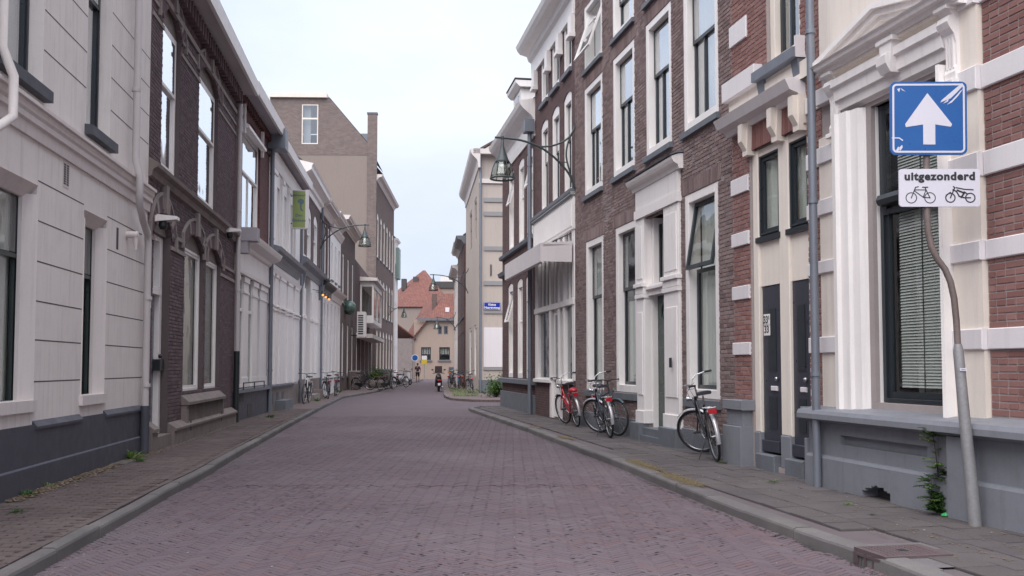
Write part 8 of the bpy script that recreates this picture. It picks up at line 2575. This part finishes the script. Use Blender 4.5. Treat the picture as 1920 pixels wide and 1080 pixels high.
o = mg.build('grass', LEAF_L); tag(o, kind='stuff'); o['label'] = 'sparse grass on the corner pavement under the bicycles'

# ------------------------------------------------------------------ pedestrian
def person():
    p = at_depth(783, 716, 88.0); px, py = p.x, 88.0
    t = thing('person', 'person in dark purple top and black shorts walking away at the street end', 'person', (px, py, 0), radians(0))
    SKIN = M('skin', (0.36, 0.22, 0.17), 0.6, bump=0)
    J = {  # joints: position and radius
        'pel': ((0, 0, 0.93), .135), 'wai': ((0, 0, 1.08), .115), 'che': ((0, .01, 1.28), .145), 'nek': ((0, 0, 1.46), .055), 'hd0': ((0, -.01, 1.55), .075), 'hd1': ((0, 0, 1.66), .085),
        'shl': ((-.17, 0, 1.40), .058), 'ell': ((-.24, .03, 1.13), .042), 'wrl': ((-.24, -.10, .92), .03), 'hnl': ((-.24, -.15, .85), .035),
        'shr': ((.17, 0, 1.40), .058), 'elr': ((.24, .06, 1.13), .042), 'wrr': ((.25, .10, .90), .03), 'hnr': ((.25, .11, .82), .035),
        'hpl': ((-.09, 0, .88), .09), 'knl': ((-.10, -.06, .50), .06), 'anl': ((-.10, .12, .10), .04), 'fol': ((-.10, -.02, .05), .035),
        'hpr': ((.09, 0, .88), .09), 'knr': ((.10, .10, .50), .06), 'anr': ((.10, .22, .09), .04), 'for': ((.10, .36, .05), .035)}
    E = [('pel', 'wai'), ('wai', 'che'), ('che', 'nek'), ('nek', 'hd0'), ('hd0', 'hd1'), ('che', 'shl'), ('shl', 'ell'), ('ell', 'wrl'), ('wrl', 'hnl'), ('che', 'shr'), ('shr', 'elr'), ('elr', 'wrr'), ('wrr', 'hnr'),
         ('pel', 'hpl'), ('hpl', 'knl'), ('knl', 'anl'), ('anl', 'fol'), ('pel', 'hpr'), ('hpr', 'knr'), ('knr', 'anr'), ('anr', 'for')]
    def skin(keys, edges, grow, name, mat):
        ks = list(keys); me = bpy.data.meshes.new(name)
        me.from_pydata([J[k][0] for k in ks], [(ks.index(a), ks.index(b)) for a, b in edges], [])
        o = bpy.data.objects.new(name, me); COL.objects.link(o)
        sk = o.modifiers.new('skin', 'SKIN'); me.skin_vertices or None
        for i, k in enumerate(ks):
            r = J[k][1] + grow; me.skin_vertices[0].data[i].radius = (r, r * (0.75 if k in ('wai', 'che', 'pel') else 1))
            me.skin_vertices[0].data[i].use_root = (i == 0)
        sb = o.modifiers.new('sub', 'SUBSURF'); sb.levels = 1; sb.render_levels = 1
        dg = bpy.context.evaluated_depsgraph_get(); ev = bpy.data.meshes.new_from_object(o.evaluated_get(dg))
        ev.materials.clear(); ev.materials.append(mat); ev.name = name
        for pl in ev.polygons: pl.use_smooth = True
        bpy.data.objects.remove(o)
        return link(name, ev, t)
    body = skin(J.keys(), E, 0, 'body', SKIN)
    skin(['che', 'wai', 'pel', 'shl', 'ell', 'shr', 'elr'], [e for e in E if set(e) <= {'che', 'wai', 'pel', 'shl', 'ell', 'shr', 'elr'}], 0.018, 'shirt', M('shirt_purple', (0.045, 0.018, 0.035), 0.8, bump=0))
    J['pel'] = ((0, 0, 0.96), .14)
    skin(['pel', 'hpl', 'knl', 'hpr', 'knr'], [('pel', 'hpl'), ('hpl', 'knl'), ('pel', 'hpr'), ('hpr', 'knr')], 0.02, 'shorts', M('shorts_black', (0.02, 0.018, 0.022), 0.8, bump=0))
    m = MB(); m.ball((0, -0.015, 1.67), 0.098, 0.11, 0.10, 12, 8); m.build('hair', M('hair_dark', (0.03, 0.018, 0.012), 0.6, bump=0), t)
    m = MB(); m.ball((-0.10, 0.02, 0.045), 0.05, 0.13, 0.05); m.ball((0.10, 0.30, 0.045), 0.05, 0.13, 0.05); m.build('shoes', LEATHER, t)
    m = MB(); m.ball((0, 0.105, 1.63), 0.015, 0.025, 0.02, 6, 4); m.build('nose', SKIN, t)
person()
